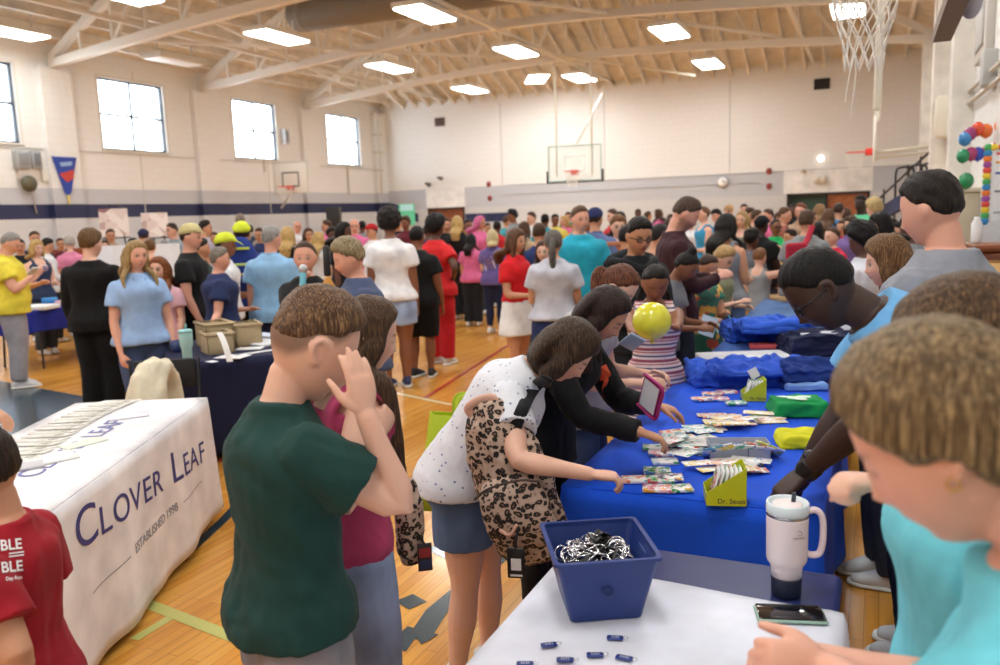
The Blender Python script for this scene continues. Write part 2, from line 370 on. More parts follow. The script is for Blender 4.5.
def hand_shape(mb,W,d,n,size,side,curl=25,spread=1,fine=True,thumb=1.0,point=False):
    """W wrist, d direction of the fingers, n palm normal (the side fingers curl to)"""
    d=np.array(d,float);d/=np.linalg.norm(d); n=np.array(n,float); n=n-d*n.dot(d)
    if np.linalg.norm(n)<1e-3: n=np.array([0,0,-1.0])-d*-d[2]
    n/=np.linalg.norm(n); a=np.cross(d,n)*side   # a: toward the thumb
    s=size
    mb.tube([W-d*.1*s,W+d*.1*s,W+d*.30*s,W+d*.50*s],[(.13*s,.10*s),(.17*s,.10*s),(.225*s,.105*s),(.215*s,.085*s)],14,ref=a,res=8)
    cl=curl if hasattr(curl,'__len__') else [curl]*4
    L=[.40,.45,.42,.33]; offs=[.155,.055,-.05,-.15]
    for i in range(4):
        b=W+d*(.50-.02*abs(i-1))*s+a*offs[i]*s; dd=d+a*(1.5-i)*.07*spread; dd/=np.linalg.norm(dd); pts=[b-dd*.06*s]; r=[.058*s]; ang=0; q=b.copy(); pts.append(q.copy()); r.append(.058*s)
        c=R(cl[i]); 
        for j,fr in enumerate((.45,.32,.23)):
            ang+=c*(1,1.2,.9)[j]; v=dd*math.cos(ang)+n*math.sin(ang); q=q+v*L[i]*fr*s*1.0; pts.append(q.copy()); r.append((.054,.049,.042)[j]*s)
        mb.tube(pts,r,10,res=9)
    b=W+d*.12*s+a*.12*s; v=d*.62+a*.72*thumb+n*.25
    if thumb<.6: v=d*.45+a*.25+n*.75
    v=v*1.0; v/=np.linalg.norm(v); p1=b+v*.22*s; v2=d*.85+a*.35*thumb+n*.35; v2/=np.linalg.norm(v2); p2=p1+v2*.19*s; p3=p2+(v2*.9+n*.2)*.14*s
    mb.tube([b,p1,p2,p3],[.085*s,.068*s,.056*s,.045*s],10,res=9)
def ear_shape(mb,T,sg,hh,fine):
    c=np.array([sg*.318,.035,-.035])
    def W(x,y,z): return T(c+np.array([sg*x,y,z]))
    if fine:
        pts=[W(.0,-.045,.02),W(.02,-.03,.085),W(.038,.02,.115),W(.05,.07,.08),(W(.045,.075,.02)),W(.03,.045,-.04),W(.012,.0,-.09),W(.0,-.03,-.085)]
        mb.tube(pts,[.03*hh]*6+[.036*hh,.03*hh],8,res=22)
        mb.ell((0,0,0),(1,1,1),M=None) if False else None
        V,Fc=tube_data([W(-.01,-.01,.08),W(.008,.02,.03),W(.004,.01,-.05)],[(.03*hh,.02*hh),(.05*hh,.018*hh),(.03*hh,.02*hh)],10,ref=T(np.array([0,1.,0]))-T(np.zeros(3)),res=8); mb.add(V,Fc)
        mb.tube([W(-.01,-.05,-.02),W(.018,-.045,-.035)],[.02*hh,.014*hh],8)
    else:
        V,Fc=tube_data([W(.005,.0,.10),W(.03,.03,.05),W(.025,.015,-.04),W(.005,-.01,-.10)],[(.05*hh,.035*hh),(.075*hh,.04*hh),(.055*hh,.04*hh),(.03*hh,.03*hh)],10,ref=T(np.array([0,1.,0]))-T(np.zeros(3)),res=8); mb.add(V,Fc)
SK=dict(fair=(228,180,156),tan=(205,150,118),rosy=(224,166,142),olive=(190,136,102),brown=(140,90,64),dark=(96,60,44),deep=(62,40,32))
def person(label,px,ytop,d,face=0,skin='fair',hair=('short','4a3626'),top=('tee','808080'),bottom=('jeans','39465f'),arms=('down','down'),shoes='dddddd',h=None,base=None,parts=True,group=None,vox=None,hands=None,name='person',**p):
    s=skeleton(p); rz=YAW+R(face)  # face 0 = toward the camera
    P=atd(px,ytop,d); view=math.atan2(P.y,P.x)-math.pi/2; rz=view+R(face)
    hgt=h or P.z/s.top[2]
    Rz=Matrix.Rotation(rz,3,'Z'); off=Rz@Vector((s.top[0],s.top[1],0))*hgt
    loc=Vector((P.x-off.x,P.y-off.y,0))
    if base is not None: loc=Vector((base[0],base[1],0))
    if h: loc.z=0
    root=empty(name,loc,rz,label,'person',group); Minv=(Matrix.Translation(loc)@Rz.to_4x4()).inverted()
    v=vox or min(max(d*.0023,.0048),.022); near=d<3.3; seed=int(px*7+ytop*13)%9973; rs=random.Random(seed)
    g=p.get('girth',1); fem=p.get('fem',0); belly=p.get('belly',0); leg=p.get('legw',1)*(1+.5*(g-1)); arw=p.get('armw',1)*(1+.4*(g-1))*(.92 if fem else 1.05)
    sc=hgt
    def ringpts(z0,z1,off=0,extra=None,topz=None):
        pts=[];rad=[]
        for z,w,dp,yo in RING:
            if z<z0-1e-6 or z>z1+1e-6: continue
            w2=w*(1+.75*(g-1))
            dp2=dp*(1+.9*(g-1))
            if .56<z<.70: w2*=(.90 if fem else 1.0)+belly*.12; dp2*=1+belly*.35
            if fem and .44<z<.58: w2*=1.05
            if fem and .70<z<.80: dp2*=1.08; w2*=.95
            if z>.74: w2*=s.sw/(1+.75*(g-1))*(1+.35*(g-1)) if z>.76 else 1
            o=off*(1 if z<.80 else .55)
            pts.append((0,yo-belly*.02*(.54<z<.72),z)); rad.append((w2+o,dp2+o))
        return pts,rad
    def torso(mb,z0,z1,off=0,flare=0,hemz=None,seg=28,hx_=0):
        pts,rad=ringpts(z0,z1,off)
        if hemz is not None and hemz<pts[0][2]:
            w=rad[0]; pts.insert(0,(0,pts[0][1],hemz)); rad.insert(0,(max(r[0] for r in rad[:3])+flare,max(r[1] for r in rad[:3])+flare*.8)); rad[1]=(max(rad[1][0],rad[2][0]),max(rad[1][1],rad[2][1])); rad=[(r[0]+hx_,r[1]+hx_) if pts[i][2]<.54 else r for i,r in enumerate(rad)]
        A=spline(np.hstack([np.array(pts),np.array(rad)]),26); V=[];ang=np.linspace(0,2*math.pi,seg,endpoint=False)
        for a in A:
            for t in ang:
                cx,cy=math.cos(t),math.sin(t); cx=math.copysign(abs(cx)**.85,cx); 
                V.append(s.mp(cx*a[3],a[1]+cy*a[4],a[2])*sc)
        n=len(A); Fc=[(i*seg+k,i*seg+(k+1)%seg,(i+1)*seg+(k+1)%seg,(i+1)*seg+k) for i in range(n-1) for k in range(seg)]
        Fc+=[tuple(range(seg-1,-1,-1)),tuple((n-1)*seg+k for k in range(seg))]; mb.add(V,Fc)
    T=lambda q: (s.hc+s.Mh@(np.asarray(q)*s.Hh))*sc
    AJ=[arm_joints(s,k,arms[k],Minv,hgt) for k in(0,1)]
    def limb(mb,J,rad,off=0,a=0.,b=1.,seg=14,flare=0,res=14,caps=True):
        "tube along a 3-joint chain between fractions a..b of its length"
        J=[np.array(j) for j in J]; ts=[r[0] for r in rad]; L1=np.linalg.norm(J[1]-J[0]);L2=np.linalg.norm(J[2]-J[1]);f=L1/(L1+L2)
        def pos(t):
            return J[0]+(J[1]-J[0])*t/f if t<f else J[1]+(J[2]-J[1])*(t-f)/(1-f)
        def pos2(t):
            e=.05; return (pos(max(t-e,0))+pos(min(t+e,1))+2*pos(t))/4 if e<t<1-e else pos(t)
        tt=np.linspace(a,b,res); pts=[pos2(t)*sc for t in tt]; rr=[(np.interp(t,ts,[r[1] for r in rad])+off+flare*(i/(res-1)))*sc for i,t in enumerate(tt)]
        mb.tube(pts,rr,seg,caps=caps)
    ARMR=[(0,.034*arw),(.18,.0325*arw),(.45,.0255*arw),(.53,.0235*arw),(.65,.0245*arw),(.85,.018*arw),(1,.0155*arw)]
    LEGR=[(0,.056*leg),(.15,.054*leg),(.35,.045*leg),(.48,.033*leg),(.55,.031*leg),(.68,.035*leg),(.85,.024*leg),(1,.021*leg)]
    b=MB(); torso(b,.45,.85)
    b.tube([s.nb*sc-np.array([0,0,.02*sc]),s.nb*sc,s.npv*sc,(s.npv+s.Mh@np.array([0,-.01,.02]))*sc],[.036*sc*arw,.031*sc*(.88 if fem else 1.05),.030*sc*(.88 if fem else 1.05),.031*sc],16)
    D,PH,FH=head_surface(fem=fem,jaw=p.get('jaw',1)); b.add([T(q) for q in PH],FH)
    for sg in(-1,1):
        if hair[0] not in('long','bob','hijab') or near: ear_shape(b,T,sg,s.Hh*sc,d<2.6)
    HS=.105*sc*(1.0 if not fem else .93)
    for k in(0,1):
        S,E,W=AJ[k]; sg=(-1,1)[k]
        limb(b,(S,E,W),ARMR); fd=(W-E)/np.linalg.norm(W-E)
        hs=(hands or {}).get(k,{}) 
        dv=hs.get('d'); nv=hs.get('n')
        if dv is not None:
            Ri=np.array(Rz.inverted()); dv=Ri@np.array(dv,float); nv=Ri@np.array(nv,float)
        else:
            dv=fd; nv=np.array([-sg*.8,0,0])+np.array([0,.0,-.6]) if abs(fd[2])<.6 else np.array([-sg*.9,.4,0])
        hand_shape(b,W*sc+fd*.004,dv,nv,HS*hs.get('size',1),-sg*hs.get('flip',1),hs.get('curl',26),hs.get('spread',1),thumb=hs.get('thumb',1.0))
    if bottom[0] is not None:
        for J in s.legs:
            limb(b,J[:3],LEGR,seg=16)
            if shoes is None or bottom[0]!='x':
                a=J[3]; f=np.array([math.sin(a),-math.cos(a),0]); b.tube([(J[2]+np.array([0,0,-.012])-f*.02)*sc,(J[2]+f*.05+np.array([0,0,-.022]))*sc,(J[2]+f*.09+np.array([0,0,-.03]))*sc],[.02*sc,.02*sc,.013*sc],12)
    me=remesh(b,v,3 if near else 2)
    Vv=getv(me); sk=np.array(lin(SK.get(skin,skin))); C=np.tile(sk,(len(Vv),1))
    Q=((Vv/sc-s.hc)@s.Mh)/s.Hh  # head-local
    hm=(np.linalg.norm(Q*[1,1,.8],axis=1)<.62)&(Q[:,1]<-.12)
    def blend(w,col):
        w=(np.clip(w,0,1)*hm)[:,None]; C[:]=C*(1-w)+np.array(col)*w
    dk=sk.mean()<.12; X,Z=Q[:,0],Q[:,2]
    ek=1+min(max(d-4,0)*.10,.8); hcx=hair[1] if hair[0] not in('cap',) else hair[2]
    hc=np.array(lin(hcx))
    for sg in(-1,1):
        blend(gau(X,Z,sg*.17,-.14,.09,.08)*.35,sk*np.array([1.05,.72,.68]))
        blend(gau(X,Z,sg*.13,.085-.12*0,.075,.020)*1.1,hc*.5+sk*.12 if hair[0]!='bald' else sk*.4)
        if p.get('eyes','open')=='open':
            blend(gau(X,Z,sg*.125,.002,.056*ek**.5,.030*ek)*1.6,sk*.30)
            blend(gau(X,Z,sg*.125,-.004,.04,.016)*1.5*(d<6),(.62,.6,.58))
            blend(gau(X,Z,sg*.125,-.002,.020*ek,.020*ek)*1.9,(.03,.02,.015))
        else: blend(gau(X,Z,sg*.125,-.018,.055,.012)*1.3,sk*.18)
        blend(gau(X,Z,sg*.03,-.185,.016,.012)*.9,sk*.25)
    mth=.016 if not p.get('smile') else .02
    blend(((1-(X/.10)**2-((Z+.270-.4*X**2*(p.get('smile',0)))/.045)**2)>0)*.8,sk*np.array([.85,.42,.42]))
    blend((np.abs(X)<.088)*np.exp(-((Z+.270-(1.6*X**2 if p.get('smile') else 0))/.010)**2)*.9,sk*.2 if not p.get('smile') else (.7,.68,.65))
    if p.get('beard'): 
        m=ss((-.10-Z+.6*np.maximum(-Q[:,1]-.30,0)*0)/.10)*(1-((X/.09)**2+((Z+.27)/.04)**2<1)); m2=(np.linalg.norm(Q*[1,1,.8],axis=1)<.62)&(Q[:,1]<.12)&(Z>-.6); w=(m*m2*p['beard'])[:,None]; C[:]=C*(1-w)+np.array(hc)*w
    if hair[0]=='crew':
        line=np.interp(Q[:,1],[-.5,-.30,-.22,-.10,-.03,.06,.13,.25,.5],[.27,.26,.22,.05,.02,.0,-.10,-.22,-.24]); w=(ss((Z-line)/.16+.1)*.85*(np.linalg.norm(Q*[1,1,.8],axis=1)<.62)*(np.abs(X)<.33))[:,None]; C[:]=C*(1-w)+(hc*.75+sk*.10)*w
    n_=wav(Vv,seed,30)[:,None]*.03; C=np.clip(C*(1+n_),0,1)
    setcol(me,C); body=link_mesh('body',me,mat((200,200,200),kind='skin'),root)
    # ---------------- hair
    hs=hair[0]
    def cap_hair(line,th,mb,crown=0,lump=0,lf=7,sink=.06,lo=.0):
        D,PB,FB=head_surface(64,48,features=False,fem=fem)
        sd=hairline(PB,D,line); sd=sd+.018*wav(PB*14,seed+2,1); c=ss(sd/.13+.12); n=D/np.linalg.norm(D,axis=1)[:,None]
        o=c*(th+crown*ss(D[:,2]))+lump*c*wav(D,seed,lf)-(1-c)*sink
        mb.add([T(q) for q in PB+n*o[:,None]],FB)
    def curtain(mb,L,w=.40,dp=.17,y0=.26,n=8):
        "mass of hair falling behind the neck; L in head heights below the skull"
        a=T((0,y0-.02,.25)); c=T((0,y0+.04,-.05)); e=T((0,y0+.02,-.35)); 
        back=s.mp(0,.062,.80)*sc+np.array([0,.02*sc,0]); pts=[a,c,e]; rad=[(w*.8,.2),(w,.22),(w,.19)]
        Lm=L*s.Hh*sc; cur=e.copy(); dirn=np.array([0,.1,-1.]); k=max(3,int(L*3)); 
        for i in range(k):
            cur=cur+np.array([0,0,-1])*Lm/k
            zz=cur[2]/sc; 
            if zz<.86: 
                A_=s.A(min(zz+.02,.82)); yb=s.mp(0,.085+.008*len(hair)+.05*dp,max(min(zz+.0,.8),.5))[1]*sc if s.A(.8)<R(20) else cur[1]
                cur[1]=max(yb,cur[1]-.05*sc)
            pts.append(cur.copy()); f=(i+1)/k; rad.append((w*(1.02-.35*f),dp*(1-.45*f)))
        hh=s.Hh*sc; mb.tube(pts,[(r[0]*hh,r[1]*hh) for r in rad],20,ref=s.Mh@np.array([1.,0,0]),res=6+k*3)
    def lock(mb,pts,rr):
        hh=s.Hh*sc; mb.tube(pts,[r*hh if not hasattr(r,'__len__') else (r[0]*hh,r[1]*hh) for r in rr],12,res=22,ref=s.Mh@np.array([0,1.,0]))
    def strands(me,amp,f=1.0,dirv=(0,0,1)):
        Vh=getv(me); Nh=getn(me); q=Vh*np.array([55,55,5])*f/1.0; setv(me,Vh+Nh*(wav(q,seed,1.3)*amp+wav(Vh*[120,120,9],seed+3,1)*amp*.5)[:,None])
    hv=max(v*.9,.0042)
    if hs=='cap': hs0='short'
    else: hs0=hs
    hb=MB(); amp=.002 if near else .003; hm_=mat(hcx,.45,kind='hair',c2=p.get('hair2',tuple(min(255,8+int(hcx[j:j+2],16)*1.35) for j in(0,2,4))))
    if hs0=='short': cap_hair('short',.024,hb,crown=.045,lump=.014)
    elif hs0=='buzz': cap_hair('short',.018,hb,crown=.008)
    elif hs0=='crew': cap_hair('faded',.018,hb,crown=.07,lump=.014,lf=9)
    elif hs0=='bald': cap_hair('bald',.02,hb)
    elif hs0=='curly': cap_hair('short',.07,hb,crown=.09,lump=.045,lf=11)
    elif hs0=='afro': cap_hair('pulled',.17,hb,crown=.10,lump=.02,lf=9)
    elif hs0=='braids' or hs0=='pulled': cap_hair('pulled',.03,hb)
    elif hs0=='shag': cap_hair('bob' if False else 'short',.075,hb,crown=.05,lump=.03,lf=6)
    elif hs0=='bob':
        cap_hair('bob',.06,hb,crown=.03,lump=.01); curtain(hb,hair[2] if len(hair)>2 else .35,.42,.2)
        Ls=hair[2] if len(hair)>2 else .35
        for sg in(-1,1):
            a=T((sg*.30,-.05,.18)); c=T((sg*.37,-.06,-.15)); e=T((sg*.34,-.04,-.45)); 
            lock(hb,[a,c,e,e+np.array([0,0,-Ls*.6*s.Hh*sc])],[(.12,.06),(.16,.08),(.15,.08),(.08,.05)])
    elif hs0=='long':
        Ls=hair[2] if len(hair)>2 else 1.3
        cap_hair('long',.055,hb,crown=.02,lump=.008); curtain(hb,Ls,.44,.17)
        for sg in(-1,1):
            a=T((sg*.27,-.08,.22)); c=T((sg*.355,-.05,-.12)); e=T((sg*.34,.02,-.45)); sh=s.mp(sg*.075*s.sw,-.03 if p.get('front',1) else .05,.81)*sc
            if s.A(.8)>R(20) or abs(p.get('pitch',0))>25: pts=[a,c,e,e+np.array([0,0,-Ls*.55*s.Hh*sc])]
            else: pts=[a,c,e,sh+np.array([0,-.01*sc,.012*sc]),sh+np.array([0,(-.035 if p.get('front',1) else .03)*sc,-Ls*.45*s.Hh*sc])]
            lock(hb,pts,[(.12,.05),(.16,.08),(.17,.09),(.15,.08),(.06,.04)][:len(pts)])
    elif hs0 in('pony','swept'):
        Ls=hair[2] if len(hair)>2 else 1.2; hy=hair[3] if len(hair)>3 else .15; sx_=hair[4] if len(hair)>4 else 0
        cap_hair('pulled' if hs0=='pony' else 'swept',.035 if hs0=='pony' else .07,hb,lump=.006 if hs0=='pony' else .012); k0=T((sx_*.25,.40,hy)); k1=T((sx_*.4,.55,hy-.05)); dn=np.array([0,0,-1.]); hh=s.Hh*sc
        k2=k1+dn*.35*hh+(s.Mh@np.array([sx_*.2,.1,0]))*hh; k3=k1+dn*Ls*.7*hh+(s.Mh@np.array([sx_*.3,.05,0]))*hh; k4=k1+dn*Ls*hh+(s.Mh@np.array([sx_*.3,0,0]))*hh
        lock(hb,[k0,k1,k2,k3,k4],[.06,.11,.15,.12,.04])
    elif hs0=='bun':
        cap_hair('pulled',.035,hb,lump=.006); q=T(hair[2] if len(hair)>2 else (0,.22,.5)); hb.ell(q,(.17*s.Hh*sc,)*3)
    elif hs0=='hijab':
        cap_hair('long',.07,hb); curtain(hb,.6,.5,.3)
    if hs0=='braids':
        for sg in(-1,1):
            hh=s.Hh*sc; a=T((sg*.25,.3,-.1)); pts=[a,T((sg*.34,.2,-.4))]; e=pts[-1]
            for i in range(1,9): pts.append(e+np.array([sg*.01*sc,-.004*sc*i,-.13*hh*i]))
            lock(hb,pts,[.07]+[.075+.018*math.sin(i*3.1) for i in range(len(pts)-2)]+[.03])
    if hb.v:
        mh=remesh(hb,hv,2 if hs0 in('curly','afro','crew') else 3); strands(mh,amp*(1.6 if hs0=='shag' else 1)) if hs0 not in('curly','afro') else setv(mh,getv(mh)+getn(mh)*(wav(getv(mh)*42,seed,1.2)*.010)[:,None])
        ho=link_mesh('hair',mh,hm_,root,smooth=True)
        if p.get('hair_label'): ho['label']=p['hair_label']
    if hs=='cap':
        cb=MB(); D,PB,FB=head_surface(40,30,features=False); line=PB[:,2]-np.interp(PB[:,1],[-.5,.5],[.22,.05]); c=ss(line/.05+.3)
        cb.add([T(q) for q in PB+D*(c*.085-(1-c)*.08)[:,None]],FB)
        br=hair[3] if len(hair)>3 else 0; rot=Matrix.Rotation(R(br),3,'Z')
        if hair[-1]!='beanie':
            pts=[];
            for i in range(5): pts.append(T(rot@Vector((0,-.30-.10*i,.20-.012*i*i))))
            cb.tube(pts,[(.26*s.Hh*sc,.02*s.Hh*sc)]*3+[(.22*s.Hh*sc,.018*s.Hh*sc),(.13*s.Hh*sc,.015*s.Hh*sc)],14,ref=s.Mh@np.array(rot@Vector((1,0,0))))
        co=link_mesh('cap',remesh(cb,hv,1),mat(hair[1],.8,kind='fabric'),root)
    # ---------------- clothes
    wr=.0028*sc*p.get('wrinkle',1)
    def wrinkle(me,f=1.0,a=1.0):
        Vc=getv(me);Nc=getn(me); q=Vc*np.array([9,9,4.5])*f; setv(me,Vc+Nc*((wav(q,seed+1,1.5)*wr+wav(Vc*[20,20,9],seed+5,1.6)*wr*.55)*a)[:,None])
    if top and top[0]:
        k0,c0=top[0],top[1]; fit=top[2] if len(top)>2 else .012; hem=top[3] if len(top)>3 else .475; hem=.57 if bottom[0]=='skirt' else hem
        cb=MB(); hx=.010 if bottom[0] in('shorts','long_shorts','pants','jeans','sweats') else .0; long=k0 in('long','hoodie','jacket'); tank=k0 in('tank','sleeveless'); dress=k0=='dress'
        if tank: torso(cb,.48,.80,fit,hemz=hem,hx_=hx)
        elif dress: 
            torso(cb,.56,.815 if not p.get('straps') else .79,fit)
        else: torso(cb,max(.48,hem),.842,fit+.002,hemz=hem,flare=.004,hx_=hx)
        if tank or p.get('straps'):
            for sg in(-1,1):
                w=.068*s.sw; cb.tube([s.mp(sg*w,-.055,.745)*sc,s.mp(sg*w*.95,-.046,.79)*sc,s.mp(sg*w*.85,.006,.832)*sc,s.mp(sg*w*.95,.058,.79)*sc,s.mp(sg*w,.06,.745)*sc],[(.022*sc,.008*sc)]*5,10,res=16,ref=(1,0,0))
        if not tank and not p.get('straps'):
            fr=dict(tee=.30,polo=.30,cap=.16,elbow=.50,long=.97,hoodie=.99,jacket=.97,dress=.24).get(k0,.3); 
            if p.get('sleeve'): fr=p['sleeve']
            for k in(0,1):
                S,E,W=AJ[k]; fl=(.006+fit*.5) if not long else (.0 if k0!='hoodie' else .004)
                limb(cb,(S,E,W),ARMR,off=(.006+fit*.25 if fr<.6 else max(fit*.45,.006)),a=0,b=fr,flare=fl,seg=18,caps='start')
        if dress:
            L0=top[4] if len(top)>4 else .33; fl=.03; V=[];rings=[(.60,.090,.062),(.54,.112,.082),(.45,.122,.092),(L0+.03,.135,.105),(L0,.14,.108)]
            A_=spline([(0,0,z,a*(1+.7*(g-1))+.008,b_*(1+.7*(g-1))+.008) for z,a,b_ in rings],14)
            cb.tube([s.mp(0,q[1],q[2])*sc for q in A_],[(q[3]*sc,q[4]*sc) for q in A_],28,ref=(1,0,0),caps=False)
        if k0 in('tee','polo','elbow','long','cap','hoodie'):
            rr=(.043 if not fem else .047)*(1+.25*(arw-1)); ring=[]
            for i in range(25):
                t=2*math.pi*i/24; ring.append(s.mp(rr*math.cos(t),.010+.038*math.sin(t),.832-.016*max(0,-math.sin(t)))*sc)
            cb.tube(ring,[(.0085*sc if k0!='polo' else .0115*sc)],8,caps=False)
        mt=remesh(cb,max(v,.006),2,.5); wrinkle(mt,a=1.0 if not tank else .7)
        tm=top[4] if len(top)>4 and not isinstance(top[4],(int,float)) else None
        if p.get('topmat'): tm=p['topmat']
        to=link_mesh({'tee':'t_shirt','polo':'polo_shirt','long':'long_sleeve_shirt','hoodie':'hoodie','jacket':'jacket','tank':'tank_top','sleeveless':'sleeveless_top','dress':'dress','cap':'top','elbow':'blouse'}[k0],mt,tm or mat(c0,.8,kind='fabric'),root)
        if p.get('toplabel'): to['label']=p['toplabel']
        nb=MB()
        if k0=='polo':
            for sg in(-1,1):
                nb.tube([s.mp(0,.050,.842)*sc,s.mp(sg*.040,.030,.843)*sc,s.mp(sg*.046,-.004,.836)*sc,s.mp(sg*.030,-.038,.818)*sc,s.mp(sg*.022,-.055,.800)*sc],[(.006*sc,.012*sc)]*3+[(.006*sc,.015*sc),(.005*sc,.007*sc)],10,res=16)
            link_mesh('collar',remesh(nb,max(v,.005),1),mat(p.get('collar',c0),.8,kind='fabric'),root); nb=MB()
        if k0=='hoodie' and not p.get('nohood'):
            nb.tube([s.mp(x,.055+.03*(1-abs(x)/.08),.815+.012*(1-abs(x)/.09))*sc for x in(-.085,-.045,0,.045,.085)],[(.022*sc,.03*sc),(.03*sc,.035*sc),(.034*sc,.04*sc),(.03*sc,.035*sc),(.022*sc,.03*sc)],14,res=14)
            nb.tube([s.mp(-.085,.03,.822)*sc,s.mp(-.055,-.035,.815)*sc,s.mp(0,-.062,.79)*sc,s.mp(.055,-.035,.815)*sc,s.mp(.085,.03,.822)*sc],[.017*sc]*5,12,res=16)
            link_mesh('hood',remesh(nb,max(v,.006),2),mat(c0,.8,kind='fabric'),root)
    if bottom[0] and bottom[0]!='x' and not(top and top[0]=='dress' and bottom[0]=='bare'):
        k0,c0=bottom[0],bottom[1]; cb=MB()
        if k0 in('jeans','pants','leggings','shorts','long_shorts','sweats'):
            off=dict(jeans=.010,pants=.013,leggings=.004,shorts=.014,long_shorts=.018,sweats=.016)[k0]*p.get('legfit',1); torso(cb,.45,.60,.005 if k0!='leggings' else .003)
            e=dict(jeans=.985,pants=.985,leggings=.93,shorts=.27,long_shorts=.50,sweats=.97)[k0]
            if p.get('legend'): e=p['legend']
            for J in s.legs: limb(cb,J[:3],LEGR if k0 in('leggings','shorts','long_shorts') else [(0,.056*leg),(.15,.054*leg),(.35,.046*leg),(.5,.037*leg),(.7,.036*leg),(1,.030*leg)],off=off,a=0,b=e,seg=18,flare=.008 if 'shorts' in k0 else .004,res=18,caps='start')
        elif k0=='skirt':
            torso(cb,.56,.60,.006); L0=bottom[2] if len(bottom)>2 else .36
            A_=spline([(0,0,z,a*(1+.7*(g-1)),b_*(1+.7*(g-1))) for z,a,b_ in [(.60,.09,.066),(.55,.106,.08),(.47,.12,.092),(L0,.138,.106)]],12)
            cb.tube([s.mp(0,q[1],q[2])*sc for q in A_],[(q[3]*sc,q[4]*sc) for q in A_],28,ref=(1,0,0),caps=False)
        mt=remesh(cb,max(v,.007),3,.5); wrinkle(mt,1.3,.8)
        kind='denim' if k0=='jeans' or p.get('denim') else 'fabric'
        bo=link_mesh(dict(jeans='jeans',pants='trousers',leggings='leggings',shorts='shorts',long_shorts='shorts',sweats='sweatpants',skirt='skirt')[k0],mt,p.get('botmat') or mat(c0,.85,kind=kind),root)
    if bottom[0] and shoes:
        for J in s.legs:
            sb=MB(); a=J[3]; f=np.array([math.sin(a),-math.cos(a),0]); A0=J[2]; z0=A0[2]-.042
            def Pt(y,z,x=0): return (np.array([A0[0],A0[1],z0])+f*y+np.array([0,0,z])+np.array([-f[1],f[0],0])*x)*sc
            sb.tube([Pt(-.028,.028),Pt(.0,.034),Pt(.035,.030),Pt(.075,.021),Pt(.105,.016)],[(.020*sc,.024*sc),(.024*sc,.030*sc),(.026*sc,.026*sc),(.028*sc,.018*sc),(.022*sc,.012*sc)],14,res=12,ref=(-f[1],f[0],0))
            sb.tube([Pt(0,.035),Pt(-.004,.058)],[.025*sc,.024*sc],12)
            so=link_mesh('shoe',remesh(sb,max(v,.006),1),mat(shoes,.6),root)
            if d<11:
                q=MB(); q.tube([Pt(-.042,.007),Pt(0,.007),Pt(.05,.007),Pt(.09,.007),Pt(.118,.008)],[(.020*sc,.009*sc),(.027*sc,.009*sc),(.029*sc,.009*sc),(.031*sc,.009*sc),(.020*sc,.008*sc)],14,res=12,ref=(-f[1],f[0],0)); q.build('sole',mat(p.get('sole','e8e6e0'),.6),so)
    # accessories that belong to the clothing
    if p.get('glasses'):
        gb=MB(); r=.07*s.Hh*sc; rr=.006*s.Hh*sc*2
        for sg in(-1,1):
            c=(sg*.128,-.375,-.005); gb.tube([T((c[0]+.085*math.cos(t),c[1]+.02*abs(math.cos(t))*(1 if math.cos(t)*sg>0 else -.3),c[2]+.062*math.sin(t))) for t in np.linspace(0,2*math.pi,17)],[rr],6,caps=False)
            gb.tube([T((sg*.21,-.35,.02)),T((sg*.30,-.2,.015)),T((sg*.345,.03,0))],[rr]*3,6)
        gb.tube([T((-.045,-.39,.0)),T((.045,-.39,.0))],[rr]*2,6); gb.build('glasses',mat('101014',.25),root)
    if p.get('watch') is not None:
        for k in p['watch']:
            S,E,W=AJ[k]; fd=(W-E)/np.linalg.norm(W-E); c=(W-fd*.012)*sc; wb=MB(); wb.tube([c-fd*.010*sc,c+fd*.010*sc],[.0185*sc*arw]*2,16); n=np.cross(fd,[1,0,0]); 
            wb.tube([c+np.array([0,0,1])*.015*sc,c+np.array([0,0,1])*.022*sc],[.013*sc]*2,14); wb.build('wristwatch',mat(p.get('watchcol','15161a'),.35),root)
    root['_h']=float(s.top[2]*sc)
    person.last=dict(root=root,s=s,T=T,sc=sc,AJ=AJ,M=Matrix.Translation(loc)@Rz.to_4x4(),v=v,Rz=Rz)
    return root
